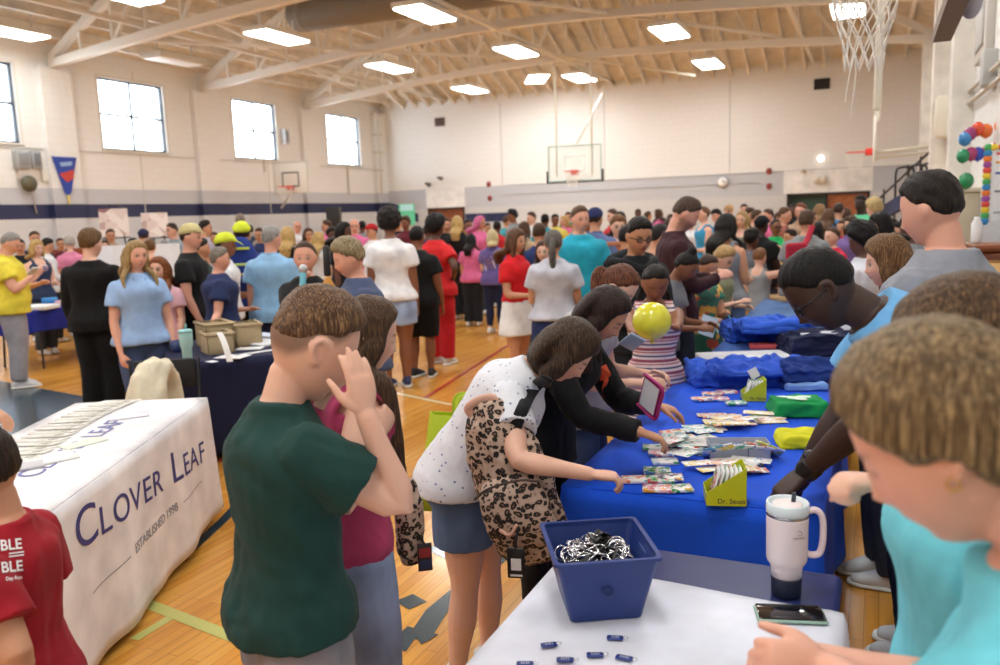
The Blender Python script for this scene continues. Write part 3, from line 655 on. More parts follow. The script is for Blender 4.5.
# ------------------------------------------------------------------ the gym
XL,XR,YB,YR,ZW=-18.5,1.22,28.8,-7.0,6.0
XC=(XL+XR)/2; HWX=(XR-XL)/2
def arch(x): return ZW-.1+2.9*(1-((x-XC)/HWX)**2)
def roof(x,y): return min(arch(x), ZW+.02+.42*(YB-y))
def struct(name,mb,m,parent=None):
    o=mb.build(name,m,parent); o['kind']='structure'; return o
def wall_mat(axis,zones,base,scale_dir):
    "painted block wall: colour bands by height, block joints as bump"
    m=bpy.data.materials.new('painted_block'); m.use_nodes=True; nt=m.node_tree;N=nt.nodes;L=nt.links;b=N['Principled BSDF']; b.inputs['Roughness'].default_value=.55
    g=N.new('ShaderNodeNewGeometry'); s=N.new('ShaderNodeSeparateXYZ'); L.new(g.outputs['Position'],s.inputs[0])
    r=N.new('ShaderNodeValToRGB'); r.color_ramp.interpolation='CONSTANT'; mr=N.new('ShaderNodeMath'); mr.operation='DIVIDE'; mr.inputs[1].default_value=10; L.new(s.outputs['Z'],mr.inputs[0]); L.new(mr.outputs[0],r.inputs['Fac'])
    e=r.color_ramp.elements; e[0].position=0; e[0].color=(*lin(zones[0][1]),1); e[1].position=zones[1][0]/10; e[1].color=(*lin(zones[1][1]),1)
    for z,c in zones[2:]: q=e.new(z/10); q.color=(*lin(c),1)
    cmb=N.new('ShaderNodeCombineXYZ'); L.new(s.outputs[axis],cmb.inputs[0]); L.new(s.outputs['Z'],cmb.inputs[1])
    br=N.new('ShaderNodeTexBrick'); br.inputs['Scale'].default_value=1; br.inputs['Brick Width'].default_value=.4; br.inputs['Row Height'].default_value=.2; br.inputs['Mortar Size'].default_value=.008
    br.inputs['Color1'].default_value=(1,1,1,1); br.inputs['Color2'].default_value=(.985,.985,.985,1); br.inputs['Mortar'].default_value=(.93,.93,.93,1); L.new(cmb.outputs[0],br.inputs['Vector'])
    mx=N.new('ShaderNodeMixRGB'); mx.blend_type='MULTIPLY'; mx.inputs[0].default_value=1; L.new(r.outputs['Color'],mx.inputs[1]); L.new(br.outputs['Color'],mx.inputs[2]); L.new(mx.outputs[0],b.inputs['Base Color'])
    bp=N.new('ShaderNodeBump'); bp.inputs['Strength'].default_value=.15; bp.inputs['Distance'].default_value=.01; L.new(br.outputs['Fac'],bp.inputs['Height']); bp.invert=True; L.new(bp.outputs['Normal'],b.inputs['Normal'])
    return m
CREAM=(236,234,230); GREY=(186,190,198); LGREY=(214,214,214); NAVY=(38,46,84)
m_left=wall_mat('Y',[(0,LGREY),(1.98,NAVY),(2.33,(198,200,205)),(2.71,CREAM)],None,None)
m_back=wall_mat('X',[(0,(206,206,206)),(2.02,(192,195,201)),(2.80,CREAM)],None,None)
m_right=wall_mat('Y',[(0,(196,198,202)),(1.2,(186,190,198)),(1.7,CREAM)],None,None)
# floor
def floor_mat():
    m=bpy.data.materials.new('maple_floor'); m.use_nodes=True; nt=m.node_tree;N=nt.nodes;L=nt.links;b=N['Principled BSDF']
    g=N.new('ShaderNodeNewGeometry'); mp=N.new('ShaderNodeMapping'); mp.inputs['Rotation'].default_value=(0,0,math.pi/2); L.new(g.outputs['Position'],mp.inputs['Vector'])
    br=N.new('ShaderNodeTexBrick'); br.inputs['Scale'].default_value=1; br.inputs['Brick Width'].default_value=1.1; br.inputs['Row Height'].default_value=.057; br.inputs['Mortar Size'].default_value=.0012; br.offset=.37; br.inputs['Bias'].default_value=-.1
    br.inputs['Color1'].default_value=(*lin((234,172,78)),1); br.inputs['Color2'].default_value=(*lin((216,146,58)),1); br.inputs['Mortar'].default_value=(*lin((150,100,48)),1); L.new(mp.outputs[0],br.inputs['Vector'])
    mp2=N.new('ShaderNodeMapping'); mp2.inputs['Scale'].default_value=(30,1.6,1); L.new(g.outputs['Position'],mp2.inputs['Vector'])
    n=N.new('ShaderNodeTexNoise'); n.inputs['Scale'].default_value=1; n.inputs['Detail'].default_value=5; L.new(mp2.outputs[0],n.inputs['Vector'])
    r=N.new('ShaderNodeValToRGB'); r.color_ramp.elements[0].position=.3; r.color_ramp.elements[0].color=(.80,.76,.72,1); r.color_ramp.elements[1].position=.7; r.color_ramp.elements[1].color=(1.0,1.0,1.0,1); L.new(n.outputs['Fac'],r.inputs['Fac'])
    mx=N.new('ShaderNodeMixRGB'); mx.blend_type='MULTIPLY'; mx.inputs[0].default_value=1; L.new(br.outputs['Color'],mx.inputs[1]); L.new(r.outputs['Color'],mx.inputs[2]); L.new(mx.outputs[0],b.inputs['Base Color'])
    n2=N.new('ShaderNodeTexNoise'); n2.inputs['Scale'].default_value=3; L.new(g.outputs['Position'],n2.inputs['Vector']); mr=N.new('ShaderNodeMapRange'); mr.inputs['To Min'].default_value=.16; mr.inputs['To Max'].default_value=.30; L.new(n2.outputs['Fac'],mr.inputs['Value']); L.new(mr.outputs[0],b.inputs['Roughness'])
    b.inputs['Coat Weight'].default_value=.18; b.inputs['Coat Roughness'].default_value=.12
    return m
MFLOOR=floor_mat()
struct('floor',MB().box((XL-.3,YR-.3,-.12),(XR+.3,YB+3,0)),MFLOOR)
# windows positions on the left wall
wins=[]
for a,b_ in ((98,163),(230,273.5),(323,356.5)):
    wins.append((onx(a+3,118,XL).y,onx(b_+2,120,XL).y,3.78,5.62))
wins.insert(0,(wins[0][0]-5.0,wins[0][0]-5.0+(wins[0][1]-wins[0][0])+.55,3.78,5.62))
# left wall with openings
w=MB(); ys=[YR]; 
for y0,y1,z0,z1 in wins: w.box((XL-.3,ys[-1],0),(XL,y0,ZW+.9)); w.box((XL-.3,y0,0),(XL,y1,z0)); w.box((XL-.3,y0,z1),(XL,y1,ZW+.9)); ys.append(y1)
w.box((XL-.3,ys[-1],0),(XL,YB+.3,ZW+.9)); struct('wall_left',w,m_left)
pil=MB(); 
for y in (9.2,14.14,19.04,24.0): pil.box((XL,y-.42,0),(XL+.16,y+.42,5.62))
pil.box((XL,28.1,0),(XL+.25,YB,5.9)); struct('wall_left_pilasters',pil,m_left)
# back wall with two doorways
DR=[(-16.44,-14.81,2.06),(-2.74,-.22,2.06)]
w=MB(); x=XL-.3
for a,b_,z in DR: w.box((x,YB,0),(a,YB+.3,ZW+.5)); w.box((a,YB,z),(b_,YB+.3,ZW+.5)); x=b_
w.box((x,YB,0),(XR+.3,YB+.3,ZW+.5)); struct('wall_back',w,m_back)
w=MB(); w.box((XR,YR,0),(XR+.3,YB+.3,ZW+.9)); struct('wall_right',w,m_right)
w=MB(); 
for y in (6.3,14.14,19.04,24.0): w.box((XR-.28,y-.3,0),(XR,y+.3,5.7))
struct('wall_right_pilasters',w,mat((226,220,210),.6,kind='noisy'))
struct('wall_rear',MB().box((XL-.3,YR-.3,0),(XR+.3,YR,9.2)),m_back)
# white paint over the doors, panel seams, navy bands on the back wall
t=MB(); t.box((-16.5,YB-.012,2.06),(-14.75,YB-.002,2.85)); t.box((-2.85,YB-.012,2.06),(-.15,YB-.002,2.85)); struct('trim_1',t,mat(CREAM,.6,kind='noisy'))
t=MB()
t.add([(XL+.26,YB-.02,2.33),(-18.0,YB-.02,2.30),(-16.9,YB-.02,1.85),(-16.9,YB-.02,1.50),(-18.0,YB-.02,1.95),(XL+.26,YB-.02,1.98)],[(0,5,4,1),(1,4,3,2)])
t.box((-14.75,YB-.02,1.45),(-12.9,YB-.005,1.78)); struct('trim_2',t,mat(NAVY,.6))
t=MB(); 
for x in (-13.1,-9.0,-4.6): t.box((x-.012,YB-.012,2.85),(x+.012,YB-.002,5.9))
t.box((-13.0,YB-.03,2.47),(-3.6,YB-.01,2.485)); t.box((-12.9,YB-.03,2.80),(XR,YB-.01,2.82)); struct('trim_3',t,mat((186,186,186),.6))
t=MB()
for yy in (11.6,16.6,21.8): t.box((XL+.001,yy-.012,2.0),(XL+.012,yy+.012,5.9))
t.box((XL,YR,3.66),(XL+.03,YB,3.70)); struct('trim_4',t,mat((208,203,194),.6))
# windows: frame, mullions and glass
fr=mat((70,76,84),.5); gl=bpy.data.materials.new('window_glass'); gl.use_nodes=True; _b=gl.node_tree.nodes['Principled BSDF']; _b.inputs['Transmission Weight'].default_value=1; _b.inputs['Roughness'].default_value=.0; _b.inputs['IOR'].default_value=1.0; _b.inputs['Base Color'].default_value=(.95,.98,1,1)
for i,(y0,y1,z0,z1) in enumerate(wins):
    r=empty('window_%d'%(i+1),(XL-.1,(y0+y1)/2,z0)); r['kind']='structure'; hw=(y1-y0)/2; hh=z1-z0
    f=MB(); f.box((-.04,-hw,0),(.04,-hw+.05,hh)).box((-.04,hw-.05,0),(.04,hw,hh)).box((-.04,-hw,0),(.04,hw,.05)).box((-.04,-hw,hh-.05),(.04,hw,hh)).box((-.03,-.025,0),(.03,.025,hh)).box((-.03,-hw,hh/2-.03),(.03,hw,hh/2+.03)).build('window_frame',fr,r)
    MB().box((-.004,-hw,0),(.004,hw,hh)).build('window_pane',gl,r)
    MB().box((.0,-hw-.06,-.05),(.16,hw+.06,0)).box((.08,-hw-.07,-.05),(.115,-hw,hh+.07)).box((.08,hw,-.05),(.115,hw+.07,hh+.07)).box((.08,-hw,hh),(.115,hw,hh+.07)).build('window_sill',mat((222,217,208),.6),r)
# neighbouring building seen through the windows
nb=MB(); nb.box((-30,8,0),(-28,30,4.9)); nb.box((-30.2,8,4.9),(-27.8,30,5.1)); struct('exterior_building',nb,mat((170,190,205),.8))
# roof deck with joists, trusses
m_roof=mat((222,214,200),.7,kind='noisy'); m_steel=mat((230,225,214),.6)
deck=MB(); xs=np.linspace(XL-.2,XR+.2,34); yl=[YR]+[24.4+i*.44 for i in range(11)]
vs=[];fs=[]
for j,y in enumerate(yl+[YB+.2]):
    for x in xs: vs.append((x,y,roof(max(min(x,XR),XL),y)+.26))
n=len(xs)
for j in range(len(yl)):
    for i in range(n-1): fs.append((j*n+i,(j+1)*n+i,(j+1)*n+i+1,j*n+i+1))
deck.add(vs,fs); 
nj=int((XR-XL)/.58)
for i in range(1,nj):
    x=XL+i*(XR-XL)/nj; prev=None; a=arch(x); yk=YB-(a-ZW)/.42 if a>ZW else YB; yk=min(max(yk,YR),YB-.05)
    for (y0,y1) in ((YR,yk),(yk,YB)):
        z0,z1=roof(x,y0),roof(x,y1)
        vs=[(x-.045,y0,z0),(x+.045,y0,z0),(x+.045,y1,z1),(x-.045,y1,z1),(x-.045,y0,z0+.26),(x+.045,y0,z0+.26),(x+.045,y1,z1+.26),(x-.045,y1,z1+.26)]
        deck.add(vs,[(0,1,2,3),(4,7,6,5),(0,4,5,1),(1,5,6,2),(2,6,7,3),(3,7,4,0)])
struct('ceiling',deck,m_roof)
def tb(x): return 5.72+.62*(1-abs((x-XC)/HWX)**1.6)
for y in (-1.0,4.2,9.2,14.14,19.04,24.0):
    t=MB(); xs2=np.linspace(XL+.05,XR-.05,19)
    for i in range(18):
        a,b_=xs2[i],xs2[i+1]; t.bar((a,y,arch(a)-.08),(b_,y,arch(b_)-.08),.16,.18); t.bar((a,y,tb(a)),(b_,y,tb(b_)),.18,.20)
    for i in range(1,18):
        x=xs2[i]; 
        if i%1==0: t.bar((x,y,tb(x)),(x,y,arch(x)-.1),.06)
        x2=xs2[i-1] if i>9 else xs2[i+1]
        if i%2==0 and 0<i<18: t.bar((x,y,tb(x)),(x2,y,arch(x2)-.1),.08)
    struct('ceiling_truss',t,m_steel)
t=MB()
for x in (-15.4,-8.64,-2.0): t.bar((x,YR,6.35),(x,YB,6.2) ,.09)
t.bar((-15.5,14.14,5.95),(-9.0,24,6.3),.07); t.bar((-16.3,24,6.1),(-13.3,14.14,6.1),.05); t.bar((-9,14.2,6.3),(-2.5,24,6.2),.07); struct('ceiling_bracing',t,m_steel)
# light fixtures with their lamps
def fixture(x,y,lit=True,rot=0,z=5.95,lab=''):
    r=empty('ceiling_light',(x,y,z),rot,lab,'ceiling light','lit ceiling lights of the gym' if lit else None)
    MB().box((-.36,-.80,.02),(.36,.80,.12)).box((-.02,-.6,.12),(.02,-.56,.5)).box((-.02,.56,.12),(.02,.6,.5)).build('housing',mat((225,222,214),.5),r)
    MB().rbox((-.33,-.76,-.02),(.33,.76,.03),.02).build('diffuser',mat((255,252,244),.4,emit=9.0) if lit else mat((220,214,204),.5),r)
    if lit:
        l=bpy.data.lights.new('lamp','AREA'); l.shape='RECTANGLE'; l.size=.66; l.size_y=1.5; l.energy=LAMP; l.color=(.89,.955,1); lo=bpy.data.objects.new('lamp',l); COL.objects.link(lo); lo.parent=r; lo.location=(0,0,-.04)
LAMP=52
for x in (-12.75,-8.8,-4.72,-.72):
    for y in (-3.6,1.2,6.2,11.3,15.7,20.5,25.6):
        if (x,y)==(-.72,25.6) or (x,y)==(-8.8,11.3) or (x==-4.72 and y==15.7): continue
        fixture(x,y,lab='bright rectangular ceiling light hanging below the gym roof')
fixture(-17.1,12.15,lab='bright ceiling light by the left wall windows')
fixture(-16.7,16.4,False,lab='unlit pale ceiling fixture above the left windows')
fixture(-10.6,26.4,True,.5,6.2,lab='bright ceiling light set askew above the glass backboard')
# round duct
d=empty('air_duct',(-8.6,18.0,6.95),0,'large round grey air duct hanging under the roof','duct')
MB().tube([(-5.0,-.35,0),(0,0,0),(5,.35,0),(9,.6,0)],[.42]*4,28,res=8).build('pipe',mat((128,122,112),.5),d)
s_=MB()
for x in (-4.8,-2,1,4,7): s_.tube([(x-.03,x*.07,0),(x+.03,x*.07,0)],[.435,.435],28)
s_.build('seam_band',mat((140,134,124),.5),d)
# floor paint
def ribbon(pts,wd,z=.0015):
    P=[Vector((p[0],p[1],0)) for p in pts]; V=[];n=len(P)
    for i,p in enumerate(P):
        t=(P[min(i+1,n-1)]-P[max(i-1,0)]).normalized(); q=Vector((-t.y,t.x,0))*wd/2; V+=[(p.x+q.x,p.y+q.y,z),(p.x-q.x,p.y-q.y,z)]
    return V,[(2*i+1,2*i+3,2*i+2,2*i) for i in range(n-1)]
m_teal=mat((40,62,72),.25,coat=.3); m_lime=mat((196,196,112),.3,coat=.3); m_red=mat((176,62,40),.3,coat=.3); m_wht=mat((228,214,170),.3,coat=.3)
A,B_,C_=[atz(x,y,0) for x,y in((70,652),(150,587),(241,502))]
def circ(a,b,c):
    ax,ay,bx,by,cx,cy=a.x,a.y,b.x,b.y,c.x,c.y; d=2*(ax*(by-cy)+bx*(cy-ay)+cx*(ay-by))
    ux=((ax*ax+ay*ay)*(by-cy)+(bx*bx+by*by)*(cy-ay)+(cx*cx+cy*cy)*(ay-by))/d; uy=((ax*ax+ay*ay)*(cx-bx)+(bx*bx+by*by)*(ax-cx)+(cx*cx+cy*cy)*(bx-ax))/d
    return Vector((ux,uy,0)),math.hypot(ax-ux,ay-uy)
cc,cr=circ(A,B_,C_); print('CIRC',cc,cr)
t=MB(); V,Fc=ribbon([(cc.x+cr*math.cos(a),cc.y+cr*math.sin(a)) for a in np.linspace(0,2*math.pi,97)],.06); t.add(V,Fc)
# painted zone on the left and the letters of the centre court name
poly=[atz(*p,0) for p in((-60,372),(0,381),(60,392),(125,404),(150,415),(-10,470),(-200,440))]; t.add([(p.x,p.y,.0015) for p in poly],[tuple(range(len(poly)))])
for si_,st in enumerate([[(452,514),(462,528),(482,536),(512,532)],[(432,546),(452,556),(462,552)],[(418,640),(436,612),(462,590),(505,552)],[(404,598),(418,606)],[(395,650),(412,632),(430,640)]]):
    V,Fc=ribbon([atz(*p,0) for p in st],.10,.0018+.0003*si_); t.add(V,Fc)
struct('trim_5',t,m_teal)
t=MB(); V,Fc=ribbon([atz(145,603,0),atz(270,652,0)],.065,.0021); t.add(V,Fc); V,Fc=ribbon([atz(134,640,0),atz(170,618,0)],.05,.0021); t.add(V,Fc); struct('trim_6',t,m_lime)
t=MB(); V,Fc=ribbon([atz(425,398,0),atz(545,322,0)],.05,.0022); t.add(V,Fc); V,Fc=ribbon([atz(205,465,0),atz(262,450,0)],.05,.0022); t.add(V,Fc); struct('trim_7',t,m_red)
t=MB(); V,Fc=ribbon([atz(390,392,0),atz(452,405,0)],.05,.0024); t.add(V,Fc); V,Fc=ribbon([(-8.6,9),(-8.6,28)],.05,.0024); struct('trim_8',t,m_wht)
# doors
r=empty('door_1',(-15.6,YB+.1,0)); r['kind']='structure'
MB().box((-.84,-.12,0),(-.76,.1,2.06)).box((.74,-.12,0),(.82,.1,2.06)).box((-.84,-.12,1.98),(.82,.1,2.06)).build('door_frame',mat((70,48,36),.6),r)
MB().box((-.76,.0,0),(.74,.05,1.98)).build('door_leaf',mat((150,86,48),.5,kind='wood'),r)
r=empty('door_2',(-1.48,YB+.1,0)); r['kind']='structure'
MB().box((-1.26,-.12,0),(-1.18,.1,2.06)).box((-.06,-.12,0),(.0,.1,2.06)).box((1.18,-.12,0),(1.26,.1,2.06)).box((-1.26,-.12,1.98),(1.26,.1,2.06)).build('door_frame',mat((46,40,38),.6),r)
MB().box((-.0,.0,0),(1.18,.05,1.98)).build('door_leaf',mat((168,98,52),.5,kind='wood'),r)
MB().box((-1.18,.3,0),(-.06,.35,1.98)).build('door_leaf',mat((58,92,80),.4),r)
hl=MB(); hl.box((-18,YB+2.6,0),(XR,YB+2.7,3)); hl.box((-18,YB+.3,2.9),(XR,YB+2.7,3)); struct('wall_hallway',hl,mat((170,120,80),.7))
# ------------------------------------------------------------------ tables
CLOTHS={}
def cloth_disp(s,t,seed,amp):
    "outward bulge of a hanging cloth; s along the edge in metres, t 0..1 down"
    return amp*t*(.55*math.sin(s*9.0+seed)+.3*math.sin(s*17+seed*2.1)+.3*math.sin(s*4.3+seed*.7))+.012*t
def folding_table(label,cx,cy,rz,L=1.83,W=.76,h=.725,col=(225,225,222),group=None,legcol=(60,60,64)):
    r=empty('folding_table',(cx,cy,0),rz,label,'table',group)
    MB().rbox((-L/2,-W/2,h-.04),(L/2,W/2,h),.018,seg=3).build('tabletop',mat(col,.45),r)
    for sx in(-1,1):
        for sy in(-1,1):
            x=sx*(L/2-.22); MB().tube([(x,sy*(W/2-.09),h-.04),(x+sx*.03,sy*(W/2-.06),.0)],[.014,.014],10).build('leg',mat(legcol,.4,metal=.5),r)
        x=sx*(L/2-.22); MB().tube([(x,-(W/2-.08),h-.2),(x,W/2-.08,h-.2)],[.01,.01],8).build('crossbar',mat(legcol,.4,metal=.5),r)
    return r
def tablecloth(label,cx,cy,rz,L,W,zb,c,seed=1,amp=.03,m=None,h=.74,hem=0.0,group=None,sides=(1,1,1,1)):
    """draped cloth; local +x along length; front side is -y"""
    L+=.012;W+=.012
    per=[((-L/2,-W/2),(L/2,-W/2),(0,-1)),((L/2,-W/2),(L/2,W/2),(1,0)),((L/2,W/2),(-L/2,W/2),(0,1)),((-L/2,W/2),(-L/2,-W/2),(-1,0))]
    V=[];Fc=[];ring=[];s=0
    for k,(a,b,nrm) in enumerate(per):
        ln=math.hypot(b[0]-a[0],b[1]-a[1]); n=int(ln/.03)
        for i in range(n):
            t=i/n; x=a[0]+(b[0]-a[0])*t;y=a[1]+(b[1]-a[1])*t
            # blend the normals near the corners
            nx,ny=nrm; pn=per[k-1][2]; nn=per[(k+1)%4][2]; e=.12/ln
            if t<e: q=.5*(1-t/e); nx,ny=nx*(1-q)+pn[0]*q,ny*(1-q)+pn[1]*q
            if t>1-e: q=.5*(1-(1-t)/e); nx,ny=nx*(1-q)+nn[0]*q,ny*(1-q)+nn[1]*q
            corner=max(0,1-min(t,1-t)*ln/.12); ring.append((x,y,nx,ny,s+t*ln,corner,k))
        s+=ln
    rows=14; n=len(ring)
    for j in range(rows+1):
        t=j/rows
        for (x,y,nx,ny,sv,co,k) in ring:
            zbk=zb if sides[k] else h-.10
            hm=hem*math.sin(sv*3.1+seed)*t
            d=cloth_disp(sv,t,seed,amp*(1 if sides[k] else .2))+co*.05*t
            z=h-(h-zbk-hm)*t-.006*(1-(1-min(t*rows,1))**2); d+=.004*min(t*rows,1)
            V.append((x+nx*d,y+ny*d,z))
    for j in range(rows):
        for i in range(n): Fc.append((j*n+i,(j+1)*n+i,(j+1)*n+(i+1)%n,j*n+(i+1)%n))
    # top grid
    gx,gy=24,10; o=len(V)
    for iy in range(gy+1):
        for ix in range(gx+1):
            x=-L/2+L*ix/gx;y=-W/2+W*iy/gy; e=min(ix,iy,gx-ix,gy-iy); V.append((x,y,h+(.0014*math.sin(x*5+y*3+seed) if e>0 else 0)))
    for iy in range(gy):
        for ix in range(gx): a=o+iy*(gx+1)+ix; Fc.append((a,a+1,a+gx+2,a+gx+1))
    me=bpy.data.meshes.new('cloth'); me.from_pydata(V,[],Fc); bm=bmesh.new(); bm.from_mesh(me); bmesh.ops.remove_doubles(bm,verts=bm.verts,dist=.004); bmesh.ops.recalc_face_normals(bm,faces=bm.faces); bm.to_mesh(me); bm.free()
    ob=link_mesh('tablecloth',me,m or mat(c,.8,kind='fabric',fs=5,bd=.006),None,(cx,cy,0),True); ob.rotation_euler=(0,0,rz); tag(ob,label,'tablecloth',group)
    md=ob.modifiers.new('t','SOLIDIFY'); md.thickness=.004; md.offset=1
    return ob
# the white CLOVER LEAF table
A=Vector((-3.45,3.39)); u=Vector((-.466,.885)).normalized()  # along the front, towards far right end
Wd=Vector((-.885,-.466)).normalized(); ang=math.atan2(u.y,u.x); L_=1.83; W_=.72
ctr=A-u*L_/2+Wd*W_/2
folding_table('folding table hidden under the long white printed cloth',ctr.x,ctr.y,ang,L_,W_,col=(230,230,228))
clo=tablecloth('long white tablecloth printed with blue CLOVER LEAF lettering',ctr.x,ctr.y,ang,L_,W_,.06,(240,238,242),seed=2.3,amp=.022,hem=.02)
Mc=clo.matrix_basis.copy()
def ray_plane(px,py,P,n):
    r=ray(px,py); t=((P-Vector((0,0,H))).dot(n))/r.dot(n); return Vector((0,0,H))+r*t
bpy.context.view_layer.update(); Mi=clo.matrix_world.inverted(); nrm3=Vector((-Wd.x,-Wd.y,0)); P3=Vector((A.x,A.y,0))
def front(px,py): q=Mi@ray_plane(px,py,P3,nrm3); return q.x,q.z
x0,z0=front(69,532); x1,z1=front(201,455); zb0=front(79,548)[1]; zb1=front(199,463)[1]; print('CLOVER text',x0,z0,x1,z1,zb0,zb1,front(79,515),front(146,513))
def cloth_text(txt,size,xc,zc,m,sx=1,off=.006,bold=0):
    me=text_mesh(txt,size,thick=.0006,sx=sx,bold=bold); bm=bmesh.new(); bm.from_mesh(me); bmesh.ops.subdivide_edges(bm,edges=[e for e in bm.edges if e.calc_length()>.03],cuts=2); bm.to_mesh(me); bm.free()
    v=getv(me); out=[]
    for a in v:
        x=a[0]+xc; z=a[1]+zc; t=(.74-z)/(.74-.06); s=x+(L_+.012)/2
        out.append((x,-(W_+.012)/2-cloth_disp(s,t,2.3,.022)-.004-off-a[2],z))
    setv(me,np.array(out)); return link_mesh('lettering',me,m,clo)
m_ink=mat((58,60,130),.7); m_ink2=mat((150,148,160),.7)
TW=x1-x0; zm=.44
def smallcaps(words,big,small,xa,zb,m,width):
    ob=[];x=0;items=[]
    for w in words:
        for i,ch in enumerate(w):
            sz=big if i==0 else small; me=text_mesh(ch,sz,align='LEFT'); vv=getv(me); wd_=vv[:,0].max(); items.append((ch,sz,x,wd_)); x+=wd_+small*.07; bpy.data.meshes.remove(me)
        x+=small*.42
    tot=x-small*.49; k=width/tot
    for ch,sz,xx,wd_ in items:
        me=text_mesh(ch,sz*1.0,align='LEFT',sx=k,thick=.0006); v=getv(me); v[:,1]-=v[:,1].min() if ch not in 'CO' else v[:,1].min()
        out=[]
        for a in v:
            X=a[0]+xa+xx*k; Z=zb0+(zb1-zb0)*(X-xa)/width+a[1]; t=(.74-Z)/.68; s=X+(L_+.012)/2
            out.append((X,-(W_+.012)/2-cloth_disp(s,t,2.3,.022)-.010-a[2],Z))
        setv(me,np.array(out)); o_=link_mesh('lettering',me,m,clo)
smallcaps(['CLOVER','LEAF'],.225,.165,x0,.40,m_ink,TW)
print('zb',zb0,zb1)
cloth_text('ESTABLISHED 1998',.062,(x0+x1)/2,.335,m_ink2,sx=1.05)
for sg in(-1,1):
    b=MB(); xa=(x0+x1)/2+sg*(.33+.17); n=16; V=[]
    for i in range(n):
        X=xa-.17+.34*i/(n-1); s=X+(L_+.012)/2
        for Z in(.330,.335): t=(.74-Z)/.68; V.append((X,-(W_+.012)/2-cloth_disp(s,t,2.3,.022)-.010,Z))
    b.add(V,[(2*i,2*i+2,2*i+3,2*i+1) for i in range(n-1)]).build('lettering_rule',m_ink2,clo)
# text printed on the top of the cloth
for txt,sz,dy in (('CLOVER LEAF',.14,-.07),):
    o=link_mesh('lettering',text_mesh(txt,sz,thick=.0004,sx=1.05),mat((120,122,178),.7),clo); o.location=(-.02,dy,.7435+.003)
# papers and booklets
def lying(name,label,cat,pos,rz,size,m,parent=None,group=None,tilt=0,z=None):
    w,l,t=size; o=MB().rbox((-w/2,-l/2,0),(w/2,l/2,t),min(t*.3,.002),seg=1).build(name,m,parent,pos); o.rotation_euler=(tilt,0,rz); return tag(o,label,cat,group)
r1=random.Random(4)
for i in range(17):
    t=i/16; px=118-t*98; py=402+t*56-6*math.sin(t*3); p=atz(px,py,.748); 
    bk=empty('booklet',(p.x,p.y,.7465+.0015*(i%2)),ang+r1.uniform(-.1,.1),'white printed booklet in the overlapping row along the clover leaf table','booklet','booklets in the row on the white table')
    o=MB().rbox((-.07,-.105,0),(.07,.105,.006),.001,seg=1).build('cover',mat((236,234,228),.5),bk); o.rotation_euler=(0,.11,0)
    o=MB().box((-.055,-.09,.0062),(.055,.02,.0068)).build('cover_picture',mat((150,150,120) if i%3 else (176,170,160),.5,kind='printed',vs=40,c2=(220,216,208),c3=(120,124,112)),bk); o.rotation_euler=(0,.11,0)
for lab,(px,py),rz,sz,c in (('flat white leaflet with a violet corner on the clover leaf table',(128,416),.4,(.14,.20,.004),(228,226,238)),('pale green leaflet lying alone on the clover leaf table',(83,444),.9,(.10,.19,.005),(222,228,214)),('white paper pad near the boy in the red shirt',(50,460),.7,(.15,.2,.010),(236,236,234)),('small standing card beside the boy in the red shirt',(25,468),.5,(.10,.14,.012),(200,200,204))):
    p=atz(px,py,.745); lying('leaflet',lab,'leaflet',(p.x,p.y,.746),ang+rz,sz,mat(c,.5),tilt=0)
# the navy table with baskets


q1=Vector((-4.03,4.68)); ul=Vector((-.72,.69)).normalized(); us=Vector((.69,.72)).normalized(); cn=q1-us*.38+ul*.60; an=math.atan2(ul.y,ul.x)
folding_table('folding table hidden under the dark navy cloth with baskets',cn.x,cn.y,an,1.2,.76)
NAVYT=tablecloth('dark navy tablecloth hanging to the floor under the wicker baskets',cn.x,cn.y,an,1.2,.76,.05,(30,34,66),seed=5.1,amp=.03)
def basket(label,px,py,w,l,h,rz,lift=0):
    p=atz(px,py,.745); r=empty('wicker_basket',(p.x,p.y,.746),rz,label,'basket'); m=mat((232,206,162),.8,kind='wicker')
    b=MB(); t=.014
    for a,c in (((-w/2,-l/2),(w/2,-l/2+t)),((-w/2,l/2-t),(w/2,l/2)),((-w/2,-l/2),(-w/2+t,l/2)),((w/2-t,-l/2),(w/2,l/2))): b.rbox((a[0],a[1],0),(c[0],c[1],h-.01),.004)
    b.box((-w/2,-l/2,0),(w/2,l/2,.01)).build('body',m,r)
    b=MB(); b.tube([(-w/2,-l/2,h),(w/2,-l/2,h),(w/2,l/2,h),(-w/2,l/2,h),(-w/2,-l/2,h)],[.013]*5,8).build('rim',mat((232,206,164),.8,kind='wicker'),r)
    return r
basket('small wicker basket at the front of the navy table',218,352,.24,.20,.15,an+.2)
basket('large wicker basket with a raised rim behind the smaller one',216,346,.32,.22,.19,an+.25)
basket('low wide wicker basket at the right of the navy table',247,344,.28,.2,.17,an+.1)
for lab,(px,py),rz,sz,c in (('white paper strip draped in front of the small basket',(233,357),.9,(.22,.16,.004),(240,240,240)),('long white paper band lying across the navy table',(262,352),.35,(.05,.42,.004),(238,238,240)),('white sheets stacked at the right of the navy table',(264,344),.6,(.30,.24,.02),(232,234,240)),('pale blue folded sheets at the back right of the navy table',(266,338),.6,(.26,.16,.03),(206,216,236)),('small white card near the front edge of the navy table',(212,362),.5,(.09,.06,.003),(220,224,232)),('white papers bunched between the basket and the paper band',(250,349),1.2,(.2,.12,.006),(236,236,236))):
    p=atz(px,py,.745); lying('paper_sheet',lab,'paper',(p.x,p.y,.747),an+rz,sz,mat(c,.6))
